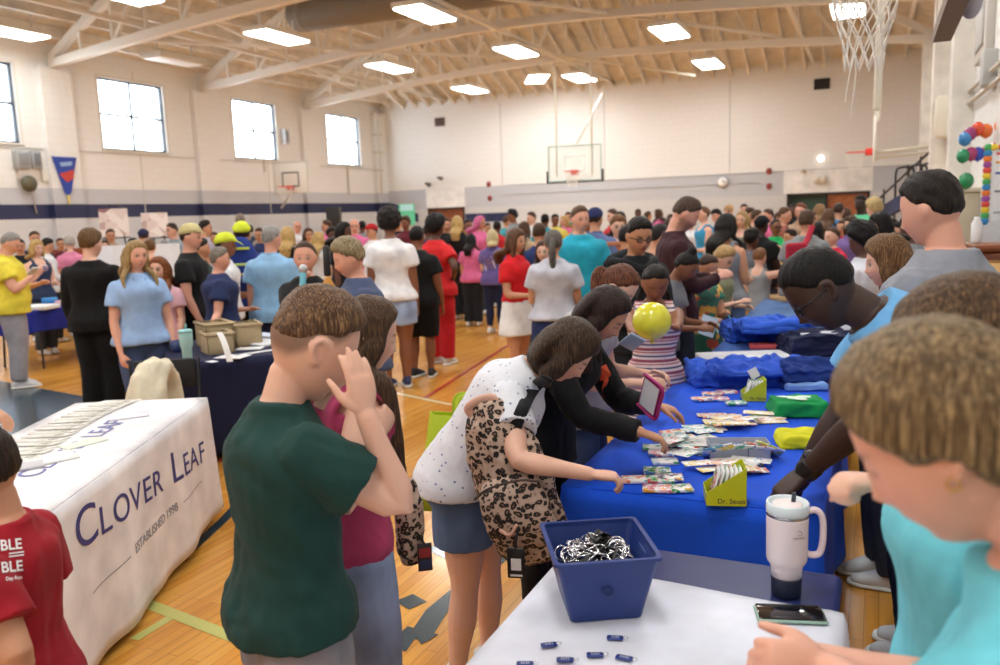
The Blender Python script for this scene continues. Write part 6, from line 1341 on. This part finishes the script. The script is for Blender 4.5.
P_('tall girl in a white t-shirt and pale denim shorts, back turned',389,211,8.2,172,'brown',('afro','1c1613'),('tee','f0f0f6',.014,.50),('shorts','9cb4dc'),arms=('down','down'),fem=1,girth=1.12,shoes='2c3860',denim=1,armw=1.1,legend=.30,legw=1.1)
P_('boy in a black t-shirt and black shorts beside the white t-shirt girl',417,226,8.6,158,'brown',('short','15110f'),('tee','141417',.018),('long_shorts','111114'),arms=('relax','relax'),shoes='22242a',girth=1.08,kid=.3)
P_('woman dressed in a red t-shirt and red trousers, hand on hip',436,217,9.4,140,'dark',('afro','120e0d'),('tee','d8282c',.018),('pants','c02026'),arms=('hip','relax'),fem=1,girth=1.12,shoes='e0e0e2')
P_('woman in a purple printed t-shirt and dark jeans, back turned',492,230,11.7,165,'fair',('bob','c8b486',.2),('tee','6a5c9c',.02),('leggings','1e2444'),fem=1,girth=1.08,yaw=30,arms=('fwd','fwd'),hair2=(236,224,190))
gM17=person.last
P_('woman in a red polo and white skort talking, arms lowered',516,229,7.6,55,'tan',('bob','5c4030',.6),('polo','d41c24',.014,.52),('skirt','f0f0f0',.37),arms=('fwd','fwd'),fem=1,hair2=(140,104,76),smile=1)
P_('woman with a long grey ponytail in a light grey t-shirt, back turned',553,229,6.8,176,'tan',('pony','5c5652',1.35,.1),('tee','c8cad6',.018,.52),('shorts','2c3866'),arms=('fwd','fwd'),fem=1,girth=1.14,hair2=(150,144,138),legend=.3)
P_('man in a bright teal polo and khaki trousers facing the camera',580,206,7.6,12,'rosy',('short','5a4434'),('polo','26a8c4',.022),('pants','c0ac90'),arms=('relax','down'),girth=1.14,smile=1,belly=.3,yaw=12,sw=1.05,watch=(1,))
P_('man in a navy cap and slate blue polo behind the teal polo man',595,208,9.2,165,'tan',('cap','2a3260','3a2a20'),('polo','6474a0',.02),('pants','383e50'),arms=('relax','relax'))
P_('smiling child with a brown bowl cut in a pale grey t-shirt',618,216,9.4,10,'fair',('shag','7a5638'),('tee','c2c6cc'),('jeans','3c4458'),kid=.6,smile=1,arms=('hold','hold'))
P_('person in a black top just left of the glasses wearer',627,226,7.2,160,'tan',('short','1c1614'),('tee','141416'),('pants','202226'),arms=('fwd','fwd'))
P_('child with brown hair in a navy shirt behind the red polo woman',539,223,9.2,170,'tan',('short','4a3424'),('tee','2a3868'),('jeans','2c3040'),kid=.4)
P_('dark haired girl peeking out beside the grey ponytail woman',543,241,8.4,-10,'fair',('long','4a3428',.6),('tee','8c8ca0'),('jeans','2c3040'),fem=1,kid=.8)
# --- mid ground, right
P_('woman with long black hair in a grey tank top',727,214,7.4,150,'tan',('long','14100f',1.7),('tank','8c8e94'),('jeans','6c88b8'),arms=('fwd','fwd'),fem=1,girth=1.2,pitch=10,denim=1)
P_('boy in a grey sleeveless shirt and mustard shorts raising one arm',760,248,8.4,150,'fair',('short','7a5236'),('sleeveless','9a9c9e'),('long_shorts','d8a838'),arms=({'to':W(atd(784,254,8.2)),'h':(.5,0,-.6)},'down'),kid=1)
P_('person in a yellow shirt bending behind the boy in grey',777,247,9.6,-100,'fair',('cap','f0dc30','d8c040'),('tee','f0dc28',.02),('shorts','e8d430'),lean=20,curve=14,kid=.6,arms=('fwd','fwd'))
P_('person in a black t-shirt with a dark cap turned to the right',762,216,9.2,150,'deep',('cap','141418','100c0c',-40),('tee','141416',.02),('jeans','28304a'),arms=('fwd','relax'))
P_('woman in a bright green t-shirt beside the dark capped person',776,219,10.0,30,'brown',('pulled','241a16'),('tee','22b866',.02),('jeans','3c4458'),fem=1,girth=1.1,glasses=1)
P_('person in a grey t-shirt with a red crossbody bag, back turned',807,210,8.2,170,'tan',('short','4c382a'),('tee','8c8e90',.022),('jeans','2a3248'),arms=('relax','relax'),girth=1.14,fem=1)
gM33=person.last
P_('girl in a red vest over blue near the grey t-shirt person',832,227,9.2,-50,'fair',('pulled','4a3022'),('tee','d82c4c'),('jeans','303c70'),fem=1,kid=.8)
P_('woman with voluminous black hair in a white shirt',861,226,5.9,-120,'dark',('afro','120e0e'),('tee','dcdee8',.02),('jeans','2a3040'),fem=1,girth=1.1,arms=('fwd','fwd'),pitch=10)
P_('woman with black hair and a yellow top facing left',880,213,6.9,-62,'tan',('bob','131010',.35),('tee','e6d850',.016),('jeans','2a3040'),fem=1)
P_('man in a mint green shirt near the back right door',861,195,11.6,-20,'deep',('short','100c0c'),('tee','6cd8a4'),('pants','22242a'))
P_('blonde curly haired woman under the navy stair',874,199,10.6,-140,'fair',('curly','c4a870'),('tee','c8bca0'),('jeans','40485c'),fem=1,hair2=(232,214,168))
P_('man in a bright blue shirt in front of the right door',839,203,13,160,'tan',('short','3a2a20'),('tee','2c8cd4'),('jeans','2a3040'),girth=1.1)
P_('woman with long brown hair in a denim shirt near the right door',829,209,12.2,170,'tan',('long','5c4230',1.0),('long','4c6488'),('jeans','2a3040'),fem=1)
P_('woman with light brown hair in a white top near the right door',820,204,13.4,160,'fair',('long','8a6a48',.7),('tee','e4e2e0'),('jeans','40485c'),fem=1)
P_('man with reddish brown hair in a tan shirt left of the right door',801,203,12,-20,'rosy',('short','6a3e26'),('tee','b89a80'),('jeans','40485c'))
P_('woman in a bright blue sleeveless top beyond the maroon shirt man',703,206,12.5,-70,'fair',('bun','6a4a34',(0,.35,.2)),('tank','3c9ccc'),('jeans','40485c'),fem=1,arms=('fwd','fwd'))
P_('man in a black cap by the far grey wall',716,209,15,-60,'rosy',('cap','1c1c20','2a2020'),('tee','c8c8ca'),('jeans','40485c'))
P_('man in a tan cap by the far grey wall',729,205,15.5,20,'rosy',('cap','b89468','4a3a2a'),('tee','b4b4b8'),('pants','40485c'))
P_('blonde woman in an olive tank behind the long black hair',742,211,10.5,-20,'fair',('long','a8885c',.7),('tank','7c7e74'),('jeans','40485c'),fem=1)
P_('girl with dark curly hair low beside the green shirt',752,230,8.9,140,'dark',('curly','14100f'),('tee','70747c'),('jeans','30384c'),fem=1,kid=.6)
P_('woman in a white striped top behind the striped dress girl',671,218,10.4,150,'fair',('short','3c2e26'),('tee','88909c'),('jeans','30384c'),fem=1)
P_('man with brown hair facing right beyond the green shirt woman',785,207,11.6,80,'rosy',('short','5a3e2c'),('tee','9c5c50'),('jeans','40485c'))
P_('dark haired boy in a teal shirt under the green shirt woman',790,229,9.6,-60,'tan',('short','2a1c16'),('tee','38987c'),('jeans','40485c'),kid=.6)
# --- the far crowd: one person per entry
shirt={'white':'e8e8ea','black':'17171a','red':'c83038','pink':'e070a0','navy':'28325c','grey':'8c9096','teal':'3ca0b0','green':'3c9c6c','tan':'b49c80','purple':'7c64a0','blue':'4c80c0','maroon':'6a2834','orange':'e08840','yellow':'e4d060','cream':'ddd0b8'}
FAR=[ # px, ytop, d, shirt, hair, style, skin, face, where
(446,218,14,'black','brown','short','tan',0,'by the back left door'),(457,216,13.5,'black','blonde','long','fair',170,'by the back left door'),(468,219,14.5,'black','black','short','brown',20,'by the back left door'),(480,216,14,'pink','pink','hijab','tan',60,'right of the back left door'),(471,234,12.6,'pink','black','long','tan',160,'above the grey trash can'),
(497,221,15,'red','black','short','dark',170,'right of the back left door'),(512,210,17,'grey','black','curly','brown',-80,'left below the glass backboard'),(507,216,18,'teal','brown','short','tan',120,'left below the glass backboard'),(531,212,16,'white','brown','short','fair',-60,'left below the glass backboard'),(545,214,15.5,'teal','black','short','dark',170,'below the glass backboard'),(555,214,16,'yellow','black','short','brown',10,'below the glass backboard'),(564,216,18.5,'pink','blonde','bob','fair',-30,'below the glass backboard'),(568,212,20,'green','black','short','tan',0,'below the glass backboard'),
(612,209,13.8,'red','brown','short','fair',-60,'right of the navy cap man'),(620,212,12.4,'black','black','bob','tan',160,'right of the navy cap man'),(638,209,21,'grey','black','short','dark',0,'along the grey back wall'),(648,211,19,'blue','brown','pony','tan',120,'along the grey back wall'),(658,209,19.5,'pink','brown','long','fair',-120,'along the grey back wall'),(671,214,16,'navy','brown','short','tan',150,'along the grey back wall'),
(744,204,17,'maroon','brown','short','rosy',0,'left of the right door'),(750,209,14,'cream','brown','curly','tan',40,'left of the right door'),(757,210,13,'tan','brown','short','rosy',90,'left of the right door'),(768,209,13.6,'pink','brown','short','rosy',-60,'left of the right door'),(779,212,14.6,'orange','brown','bob','rosy',10,'left of the right door'),(793,204,16,'black','black','short','dark',0,'in front of the right door'),(812,212,12.8,'tan','brown','short','tan',60,'in front of the right door'),(846,208,14,'navy','brown','long','tan',170,'in front of the right door'),(851,216,10.4,'purple','brown','bob','fair',-40,'under the navy stair'),(891,219,9.0,'black','black','short','brown',-80,'under the navy stair'),(899,222,8.2,'maroon','black','short','tan',-60,'under the navy stair'),(868,209,12.4,'blue','brown','short','tan',140,'under the navy stair'),
(110,229,15,'tan','brown','short','tan',10,'between the photo easels'),(104,240,13.6,'cream','brown','long','fair',0,'by the nearer photo easel'),(133,238,12.4,'black','black','short','tan',60,'by the photo easels'),(164,240,14,'white','grey','short','rosy',150,'right of the photo easels'),(249,225,15.6,'blue','black','short','tan',170,'behind the light blue polo man'),(259,228,13.5,'navy','brown','short','tan',-30,'behind the light blue polo man'),(287,227,10.5,'black','blonde','long','fair',168,'behind the microphone girl'),(297,221,16.5,'white','grey','bald','rosy',10,'behind the microphone girl'),(308,228,13.6,'cream','brown','long','tan',20,'behind the microphone girl'),(318,232,11.2,'white','blonde','long','fair',160,'behind the microphone girl'),(326,220,15.5,'pink','brown','short','tan',-90,'left of the black loudspeaker'),(331,228,14,'navy','black','curly','dark',30,'below the black loudspeaker'),(344,222,10.2,'black','black','hijab','dark',60,'behind the white t-shirt girl'),(354,219,13.6,'pink','pink','bald','rosy',0,'behind the white t-shirt girl'),(362,221,17,'grey','black','short','dark',160,'behind the white t-shirt girl'),(371,224,12.5,'white','red','cap','tan',-60,'behind the white t-shirt girl'),(398,220,19,'black','brown','short','tan',0,'by the pale green banner'),(405,217,15.5,'maroon','brown','curly','brown',-30,'by the pale green banner'),(428,224,13,'navy','black','short','dark',170,'by the pale green banner'),(487,223,17,'white','brown','short','tan',30,'behind the purple t-shirt woman'),
(214,232,15,'tan','brown','short','tan',0,'behind the lime capped children'),(60,238,15,'maroon','brown','short','tan',0,'behind the pink shirt woman'),(524,222,12,'tan','brown','bob','fair',160,'behind the red polo woman'),(588,219,13,'green','black','short','brown',0,'behind the teal polo man'),(575,220,16,'orange','brown','short','tan',20,'behind the teal polo man'),(691,216,14,'white','black','bun','tan',150,'beyond the maroon shirt man'),(737,219,12.6,'purple','brown','short','tan',30,'behind the long black hair'),(643,216,14.5,'cream','grey','short','rosy',10,'behind the glasses wearer'),(817,222,10.6,'white','black','long','tan',150,'beside the red crossbody bag'),(842,220,11.5,'red','brown','short','tan',-20,'beside the girl in red and blue'),(910,218,7.4,'grey','black','curly','dark',-110,'beside the tall grey shirt man')]
hcol=dict(brown='4a3426',black='141010',blonde='b89860',grey='8c8884',pink='d86c98',red='b82028')
for i,(px,yt,d,sh,hc_,st,sk,fa,wh) in enumerate(FAR):
    fem=1 if st in('long','bob','pony','hijab','bun') else 0
    hr=('cap',hcol[hc_],'2a1e18') if st=='cap' else ((st,hcol[hc_],(0,.35,.2)) if st=='bun' else (st,hcol[hc_],.8) if st in('long','bob','pony') else (st,hcol[hc_]))
    lab='person in a %s shirt with %s %s'%(sh,('dark' if hc_=='black' else hc_),{'long':'long hair','bob':'bobbed hair','pony':'ponytail','hijab':'headscarf','bun':'bun','cap':'cap','bald':'bare head','curly':'curly hair'}.get(st,'short hair'))+' '+wh
    if st=='cap': lab='person in a white shirt and red cap '+wh
    P_(lab,px,yt,d,fa,sk,hr,('tee',shirt[sh],.018),(('jeans','2c3448'),('pants','22242a'),('shorts','30384c'))[i%3],arms=((('relax','relax'),('fwd','relax'),('hold','fwd'),('down','down'),('phone','relax'))[i%5]),fem=fem,girth=1+.06*(i%4),vox=.019)

# nobody stands inside a neighbour: the one further off steps back along the line of sight
fixed=('yellow polo','sleeveless navy','black cardigan','navy backpack','crossbody bag','short blonde grey','olive shirt','flowered','leaning','purple printed','bowl cut','microphone','baskets','striped')
ppl=[]
for o in bpy.data.objects:
    if o.get('category')=='person': 
        l=o['label']; dd=o.location.xy.length; ppl.append([o,dd,dd<4.2 or any(f in l for f in fixed)])
for it in range(40):
    moved=False; ppl.sort(key=lambda a:a[0].location.xy.length)
    for i in range(len(ppl)):
        for j in range(i+1,len(ppl)):
            a,b=ppl[i],ppl[j]; v=b[0].location.xy-a[0].location.xy
            if v.length<.50:
                t=b if not b[2] else (a if not a[2] else None)
                if t is None: continue
                o=t[0]; dd=o.location.xy.length; sgn=1 if t is b else -1
                if dd>21: sgn=-1
                k=(dd+.07*sgn)/dd; p=o.location.copy()
                top=o.get('_top') or None
                z=Z0.setdefault(o.name,None) if False else None
                h0=o['_h']; h1=H+(h0-H)*k; o.location=(p.x*k,p.y*k,0); o['_h']=h1; f=h1/h0; o.scale=[q*f for q in o.scale]; moved=True
    if not moved: break
for o,_,_ in ppl: del o['_h']
print('resolver passes',it)
# ------------------------------------------------------------------ things carried, worn or held
from mathutils.bvhtree import BVHTree
bpy.context.view_layer.update()
def bvh(obs):
    V=[];Fc=[]
    for o in obs:
        n=len(V); V+=[o.matrix_world@v.co for v in o.data.vertices]; Fc+=[[i+n for i in f.vertices] for f in o.data.polygons]
    return BVHTree.FromPolygons(V,Fc)
def kids(root,*names): return [c for c in root.children if c.name.split('.')[0] in names]
def printed(root,part,V2,faces,m,name='printed_mark',off=.003):
    "a print that lies on the surface of a garment; V2 pixel coordinates of its outline"
    o=kids(root,part)[0]; T_=bvh([o]); out=[]; org=Vector((0,0,H)); last=None
    for px,py in V2:
        r=ray(px,py).normalized(); hit=T_.ray_cast(org,r)
        p=hit[0]-r*off if hit[0] is not None else (last if last is not None else org+r*2); last=p; out.append(p)
    Mi_=o.matrix_world.inverted(); out=[Mi_@p for p in out]; mb=MB(); mb.add(out,faces); q=mb.build(name,m,o); return q
def printed_text(root,part,txt,cx,cy,hpx,ang,m,sx=1.0,bold=0):
    me=text_mesh(txt,1.0,thick=0,bold=bold); bm=bmesh.new(); bm.from_mesh(me); bmesh.ops.triangulate(bm,faces=bm.faces); bmesh.ops.subdivide_edges(bm,edges=[e for e in bm.edges if e.calc_length()>.3],cuts=2); bmesh.ops.triangulate(bm,faces=bm.faces)
    V2=[];c,s_=math.cos(ang),math.sin(ang)
    for v in bm.verts: x,y=v.co.x*hpx*sx,v.co.y*hpx; V2.append((cx+x*c-y*s_*-1*-1 if False else cx+x*c+y*s_,cy+x*s_-y*c))
    Fc=[[v.index for v in f.verts] for f in bm.faces]; bm.free(); return printed(root,part,V2,Fc,m,'lettering')
byl={o.get('label'):o for o in bpy.data.objects if o.get('category')=='person'}
def who(t): return next(o for l,o in byl.items() if t in l)
wht=mat((236,232,232),.8)
red=who('red printed t-shirt')
for txt,cx,cy,h_ in (('BLE',11,545,15),('BLE',12,567,15),('Day Run',14,578,5)): printed_text(red,'t_shirt',txt,cx,cy,h_,-.10 if len(txt)<4 else -.12,wht,sx=.95,bold=.02)
for k in range(2): printed(red,'t_shirt',[(9,553+k*3),(24,551+k*3),(24,552.3+k*3),(9,554.3+k*3)],[(0,1,2,3)],wht)
hood=who('black hoodie with an orange mark')
printed(hood,'hoodie',[(601,367),(606,364),(613,363),(611,374),(607,384),(603,398),(602,388),(604,380),(600,381)],[(0,1,2,3,4,7,8),(4,5,6,7)],mat((226,84,40),.7))
pur=who('purple printed')
printed(pur,'t_shirt',[(484,257),(491,256),(494,262),(496,269),(486,271),(484,264)],[(0,1,2,3,4,5)],mat((220,216,230),.7))
for i in range(3): printed(pur,'t_shirt',[(486,260+i*3.4),(493,259+i*3.4),(493.5,260.3+i*3.4),(486.4,261.4+i*3.4)],[(0,1,2,3)],mat((130,100,120),.7),off=.008)
# balloon
p=atd(652,321,3.96); r=empty('balloon',tuple(p),0,'yellow balloon held up in front of the striped dress','balloon'); MB().ell((0,0,0),(.097,.097,.095)).build('balloon_skin',mat((232,228,60),.25,coat=.6),r); MB().lathe([(.014,-.110),(.004,-.092)],8).build('knot',mat((220,214,50),.4),r)
def soft_bag(name,label,px,py,d,w,h,t,rz,m,roll=0,seed=1,tilt=0,vox=.008):
    p=atd(px,py,d); r=empty(name,tuple(p),0,label,'backpack' if 'backpack' in name else 'bag'); r.rotation_euler=(tilt,roll,YAW+rz)
    b=MB(); b.tube([(0,0,-h*.48),(0,0,-h*.40),(0,.0,-h*.1),(0,0,h*.2),(0,0,h*.40),(0,0,h*.48)],[(w*.44,t*.42),(w*.49,t*.5),(w*.5,t*.52),(w*.46,t*.5),(w*.36,t*.42),(w*.22,t*.3)],24,res=18,ref=(1,0,0))
    me=remesh(b,vox,2); v=getv(me); n_=getn(me); setv(me,v+n_*(wav(v*[26,26,20],seed,1)*.006)[:,None]); link_mesh('bag_body',me,m,r); return r
leo=mat((200,170,140),.7,kind='leopard',vs=52)
bp=soft_bag('backpack','leopard print backpack hanging from the leaning girl in white',512,478,2.55,.26,.52,.15,R(-10),leo,roll=R(-17),seed=2)
b=MB(); b.tube([(-.11,-.09,-.05),(-.125,-.098,-.15),(.0,-.115,-.17),(.115,-.098,-.15),(.10,-.09,-.05)],[(.02,.03)]*5,10,res=20)
me=remesh(MB().tube([(0,-.065,-.20),(0,-.085,-.13),(0,-.08,-.03),(0,-.065,.02)],[(.105,.03),(.115,.04),(.11,.038),(.09,.02)],20,res=12,ref=(1,0,0)),.008,2); link_mesh('front_pocket',me,leo,bp)
MB().tube([(-.105,-.125,-.0),(-.05,-.128,.022),(.05,-.128,.022),(.105,-.12,-.0)],[.004]*4,8,res=14).build('zip',mat((60,44,38),.5),bp)
MB().tube([(-.05,-.02,.235),(-.055,-.03,.268),(-.01,-.03,.283),(.03,-.02,.275),(.035,-.01,.24)],[(.014,.007)]*5,10,res=18).build('top_handle',mat((226,178,156),.6),bp)
MB().tube([(-.06,-.12,-.12),(-.03,-.14,-.135),(.0,-.14,-.11)],[.006]*3,8,res=8).build('pull_loop',mat((206,160,140),.6),bp)
# strap over the shoulder
T_=bvh(kids(F3,'t_shirt')); pts=[]
for px,py in((547,378),(538,384),(530,394),(523,408),(516,425),(512,440)):
    rr_=ray(px,py).normalized(); hit=T_.ray_cast(Vector((0,0,H)),rr_); pts.append((hit[0] if hit[0] is not None else Vector((0,0,H))+rr_*2.45)-rr_*.012)
Mi_=bp.matrix_world.inverted() if False else None
bpy.context.view_layer.update(); Mi_=bp.matrix_world.inverted(); MB().tube([Mi_@q for q in pts],[(.021,.006)]*len(pts),10,res=20,ref=tuple(Mi_.to_3x3()@Vector(RGT*.8-Vector((0,0,.5))))).build('shoulder_strap',mat((24,24,28),.7,kind='fabric'),bp)
p=atd(516,563,2.40); r=empty('luggage_tag',tuple(p),YAW-.2,'black tag with white card hanging from the leopard backpack','tag'); MB().rbox((-.028,-.004,-.05),(.028,.004,.05),.004).build('tag_body',mat((20,20,24),.4),r); MB().box((-.015,-.006,-.022),(.017,-.004,.016)).build('white_card',mat((226,226,230),.5),r); MB().box((-.018,-.006,-.042),(.02,-.004,-.036)).build('white_card',mat((210,210,214),.5),r); MB().tube([(0,0,.048),(.003,.0,.08),(.01,.01,.11)],[.004]*3,6,res=8).build('loop',mat((24,24,28),.6),r)
# the other leopard bag
b2=soft_bag('shoulder_bag','small leopard bag behind the girl in the pink top',409,520,2.42,.10,.25,.08,R(60),leo,seed=5)
MB().tube([(0,.0,.11),(-.02,.02,.2),(-.05,.02,.33),(-.06,.0,.40)],[(.010,.004)]*4,8,res=14).build('strap',mat((40,30,28),.7),b2)
p=atd(425,557,2.38); r=empty('luggage_tag',tuple(p),YAW+.2,'dark tag with red print hanging from the small leopard bag','tag'); MB().rbox((-.022,-.003,-.045),(.022,.003,.045),.002).build('tag_body',mat((44,30,40),.4),r); MB().box((-.018,-.005,.0),(.018,-.003,.03)).build('red_print',mat((150,40,44),.5),r); MB().box((-.018,-.005,-.036),(.018,-.003,-.01)).build('blue_print',mat((30,44,84),.5),r); MB().tube([(0,0,.045),(-.02,0,.08)],[.003]*2,6).build('loop',mat((24,24,28),.6),r)
# lime tote bag
p=atd(464,462,2.98); lb=empty('tote_bag',tuple(p),YAW+R(14),'lime green tote bag with red letters behind the leaning girl','bag'); lb.rotation_euler=(0,R(9),YAW+R(14)); lm=mat((184,206,32),.4)
w,h,t=.15,.18,.05; V=[(-w,-t,-h),(w,-t,-h),(w,t,-h),(-w,t,-h),(-w*.96,-t*.5,h),(w*.96,-t*.5,h),(w*.96,t*.9,h),(-w*.96,t*.9,h)]
me=MB().add(V,[(0,3,2,1),(0,1,5,4),(1,2,6,5),(2,3,7,6),(3,0,4,7)]).mesh(); o=link_mesh('bag_body',me,lm,lb); md=o.modifiers.new('s','SOLIDIFY'); md.thickness=.003
for sg in(-1,1): MB().tube([(-.05,sg*t*.6,h-.01),(-.05,sg*.02,h+.07),(.05,sg*.02,h+.07),(.05,sg*t*.6,h-.01)],[(.010,.003)]*4,8,res=16).build('handle',mat((168,190,30),.5),lb)
o=link_mesh('lettering',text_mesh('GO',.085,thick=.0006,bold=.006),mat((216,84,40),.5),lb); o.location=(.045,-t*.82-.008,.045); o.rotation_euler=(math.pi/2-.12,0,0)
o=MB().lathe([(.001,0),(.035,.001)],20,M=Matrix.Rotation(math.pi/2,4,'X')).build('white_badge',mat((228,232,214),.5),lb); o.location=(.045,-t*.7-.004,.115)
o=MB().box((-.05,-.001,-.002),(.05,.001,.002)).build('printed_line',mat((110,130,30),.5),lb); o.location=(.045,-t*.86-.006,-.01)
# clipboard of the hoodie girl
p=atd(651,396,3.0); r=empty('clipboard',tuple(p),0,'magenta rimmed clipboard with white pages under the hoodie sleeve','clipboard'); r.rotation_euler=(R(10),R(26),YAW-R(55))
MB().rbox((-.05,-.008,-.075),(.05,.008,.075),.006).build('board',mat((150,30,96),.4),r); MB().box((-.04,-.011,-.062),(.04,-.008,.062)).build('pages',mat((226,226,230),.6),r)
MB().tube([(-.05,-.008,-.075),(.05,-.008,-.075),(.058,-.008,.0),(.05,-.008,.075),(-.05,-.008,.075)],[.006]*5,8,res=24).build('rim',mat((170,36,110),.4),r)
def held(name,label,cat,px,py,d,size,c,rot,rough=.3,m=None):
    p=atd(px,py,d); w,t,h=size; o=MB().rbox((-w/2,-t/2,-h/2),(w/2,t/2,h/2),min(t,.006)*.45).build(name,m or mat(c,rough),None,tuple(p)); o.rotation_euler=rot; return tag(o,label,cat)
held('phone','silver blue phone held between the hoodie girl and the balloon','phone',632,342,3.55,(.075,.009,.15),(150,176,200),(R(60),R(30),YAW))
held('phone','white phone in the hands of the man in yellow','phone',33,271,8.6,(.08,.012,.15),(228,228,232),(R(60),0,YAW+1))
held('phone','pale phone held by the blonde woman in navy','phone',44,268,10.9,(.08,.012,.15),(220,222,228),(R(60),0,YAW+.5))
held('paper_sheet','white paper held by the child in olive','paper',716,336,6.6,(.14,.004,.20),(228,230,236),(R(-50),0,YAW+.3),.6)
held('paper_sheet','pale blue paper held by the girl in the flowered dress','paper',708,326,6.1,(.12,.004,.18),(196,214,236),(R(-40),R(20),YAW-.2),.6)
held('pencil','bright blue pencil in the hand of the child in olive','pencil',733,322,6.6,(.012,.012,.17),(60,160,214),(R(-30),R(-30),YAW),.5)
held('card','white and teal card in the hand at the shirt table','card',722,328,6.3,(.10,.004,.14),(150,210,206),(R(-60),R(10),YAW),.6)
# microphone
p=atd(303,279,5.40); r=empty('microphone',tuple(p),YAW,'silver and teal handheld microphone at the girl\'s mouth','microphone'); r.rotation_euler=(R(-8),R(4),YAW)
MB().tube([(0,0,-.16),(0,0,.04)],[.019,.022],16).build('handle',mat((110,190,214),.35),r); MB().ell((0,0,.065),(.030,.030,.034)).build('grille',mat((186,190,194),.35,metal=.7),r)
p=atd(328,283,4.55); r=empty('amber_bottle',tuple(p),YAW,'black necked amber bottle in front of the slate blue top','bottle'); MB().lathe([(.03,-.12),(.045,-.10),(.045,-.03),(.02,.02),(.016,.05)],20).build('bottle_body',mat((200,140,50),.25,coat=.5),r); MB().lathe([(.018,.04),(.020,.05),(.018,.20),(.010,.21)],16).build('black_neck',mat((18,18,20),.4),r)
# navy backpack of the lime capped child
rt=who('wearing a navy backpack'); p=atd(241,262,8.32); r=empty('backpack',tuple(p),0,'navy backpack with lime stripes on the capped child','backpack'); r.rotation_euler=(0,0,YAW+R(6))
me=remesh(MB().tube([(0,0,-.24),(0,0,-.15),(0,0,.1),(0,0,.22)],[(.15,.07),(.17,.10),(.16,.09),(.10,.05)],20,res=12,ref=(1,0,0)),.015,2); link_mesh('bag_body',me,mat((36,58,138),.7,kind='fabric'),r)
for z,c in((.14,(206,220,70)),(-.02,(190,210,110)),(-.12,(206,170,110))): MB().rbox((-.11,-.105,z-.012),(.11,-.085,z+.012),.004).build('stripe',mat(c,.6),r)
for sg in(-1,1): MB().tube([(sg*.11,.02,.18),(sg*.12,.07,.24),(sg*.12,.14,.22)],[.018]*3,8,res=8).build('strap',mat((28,34,60),.7),r)
# red crossbody bag
p=atd(797,252,7.85); r=empty('crossbody_bag',tuple(p),YAW,'red crossbody bag on the back of the grey t-shirt person','bag'); me=remesh(MB().rbox((-.11,-.04,-.09),(.10,.04,.09),.03),.012,2); link_mesh('bag_body',me,mat((176,36,60),.7,kind='fabric'),r)
q0=atd(818,226,7.86)-p; MB().tube([(.06,0,.06),tuple(Vector((q0.x*.5+.03,q0.y*.5,q0.z*.5))),tuple(q0)],[(.028,.008)]*3,8,res=14).build('strap',mat((190,40,66),.7),r)
# jewellery of the nearest woman
g_=gF12; T=g_['T']; Mw=g_['M']; gold=mat((214,170,90),.25,metal=1)
er=empty('earring',tuple(Mw@Vector(T((.35,.02,-.13)))),0,'small gold earring on the nearest woman','earring'); MB().tube([(.006*math.cos(t),0,.006*math.sin(t)-.006) for t in np.linspace(0,6.28,13)],[.0014],6,caps=False).build('hoop',gold,er)
# held brown basket by the child with the bowl cut
p=atd(611,258,8.9); r=empty('brown_box',tuple(p),YAW,'reddish brown patterned box held near the smiling child','box'); MB().rbox((-.14,-.08,-.16),(.14,.08,.16),.02).build('box_body',mat((170,100,70),.6,kind='noisy',amt=.2,fs=20),r); MB().rbox((-.15,-.09,.13),(.15,.09,.18),.01).build('lid',mat((190,120,84),.6),r)
wd=bpy.data.worlds.new('world'); bpy.context.scene.world=wd; wd.use_nodes=True; bg=wd.node_tree.nodes['Background']; bg.inputs[0].default_value=(.72,.86,1,1); bg.inputs[1].default_value=1.6
# daylight arriving through the windows of the left wall
for y0,y1,z0,z1 in wins:
    l=bpy.data.lights.new('daylight','AREA'); l.shape='RECTANGLE'; l.size=z1-z0; l.size_y=y1-y0; l.energy=90; l.color=(.86,.93,1)
    lo=bpy.data.objects.new('daylight',l); COL.objects.link(lo); lo.location=(XL-.32,(y0+y1)/2,(z0+z1)/2); lo.rotation_euler=(0,-math.pi/2,0)
cd=bpy.data.cameras.new('camera'); cam=bpy.data.objects.new('camera',cd); COL.objects.link(cam); cam.matrix_world=CM
cd.sensor_width=36; cd.lens=F/1000*36; cd.clip_start=.05; cd.clip_end=200
cd.dof.use_dof=True; cd.dof.focus_distance=2.6; cd.dof.aperture_fstop=3.2
sc_=bpy.context.scene; sc_.camera=cam
vs_=sc_.view_settings; vs_.view_transform='Standard'; vs_.look='None'; vs_.gamma=1; vs_.use_curve_mapping=False; vs_.exposure=0.22
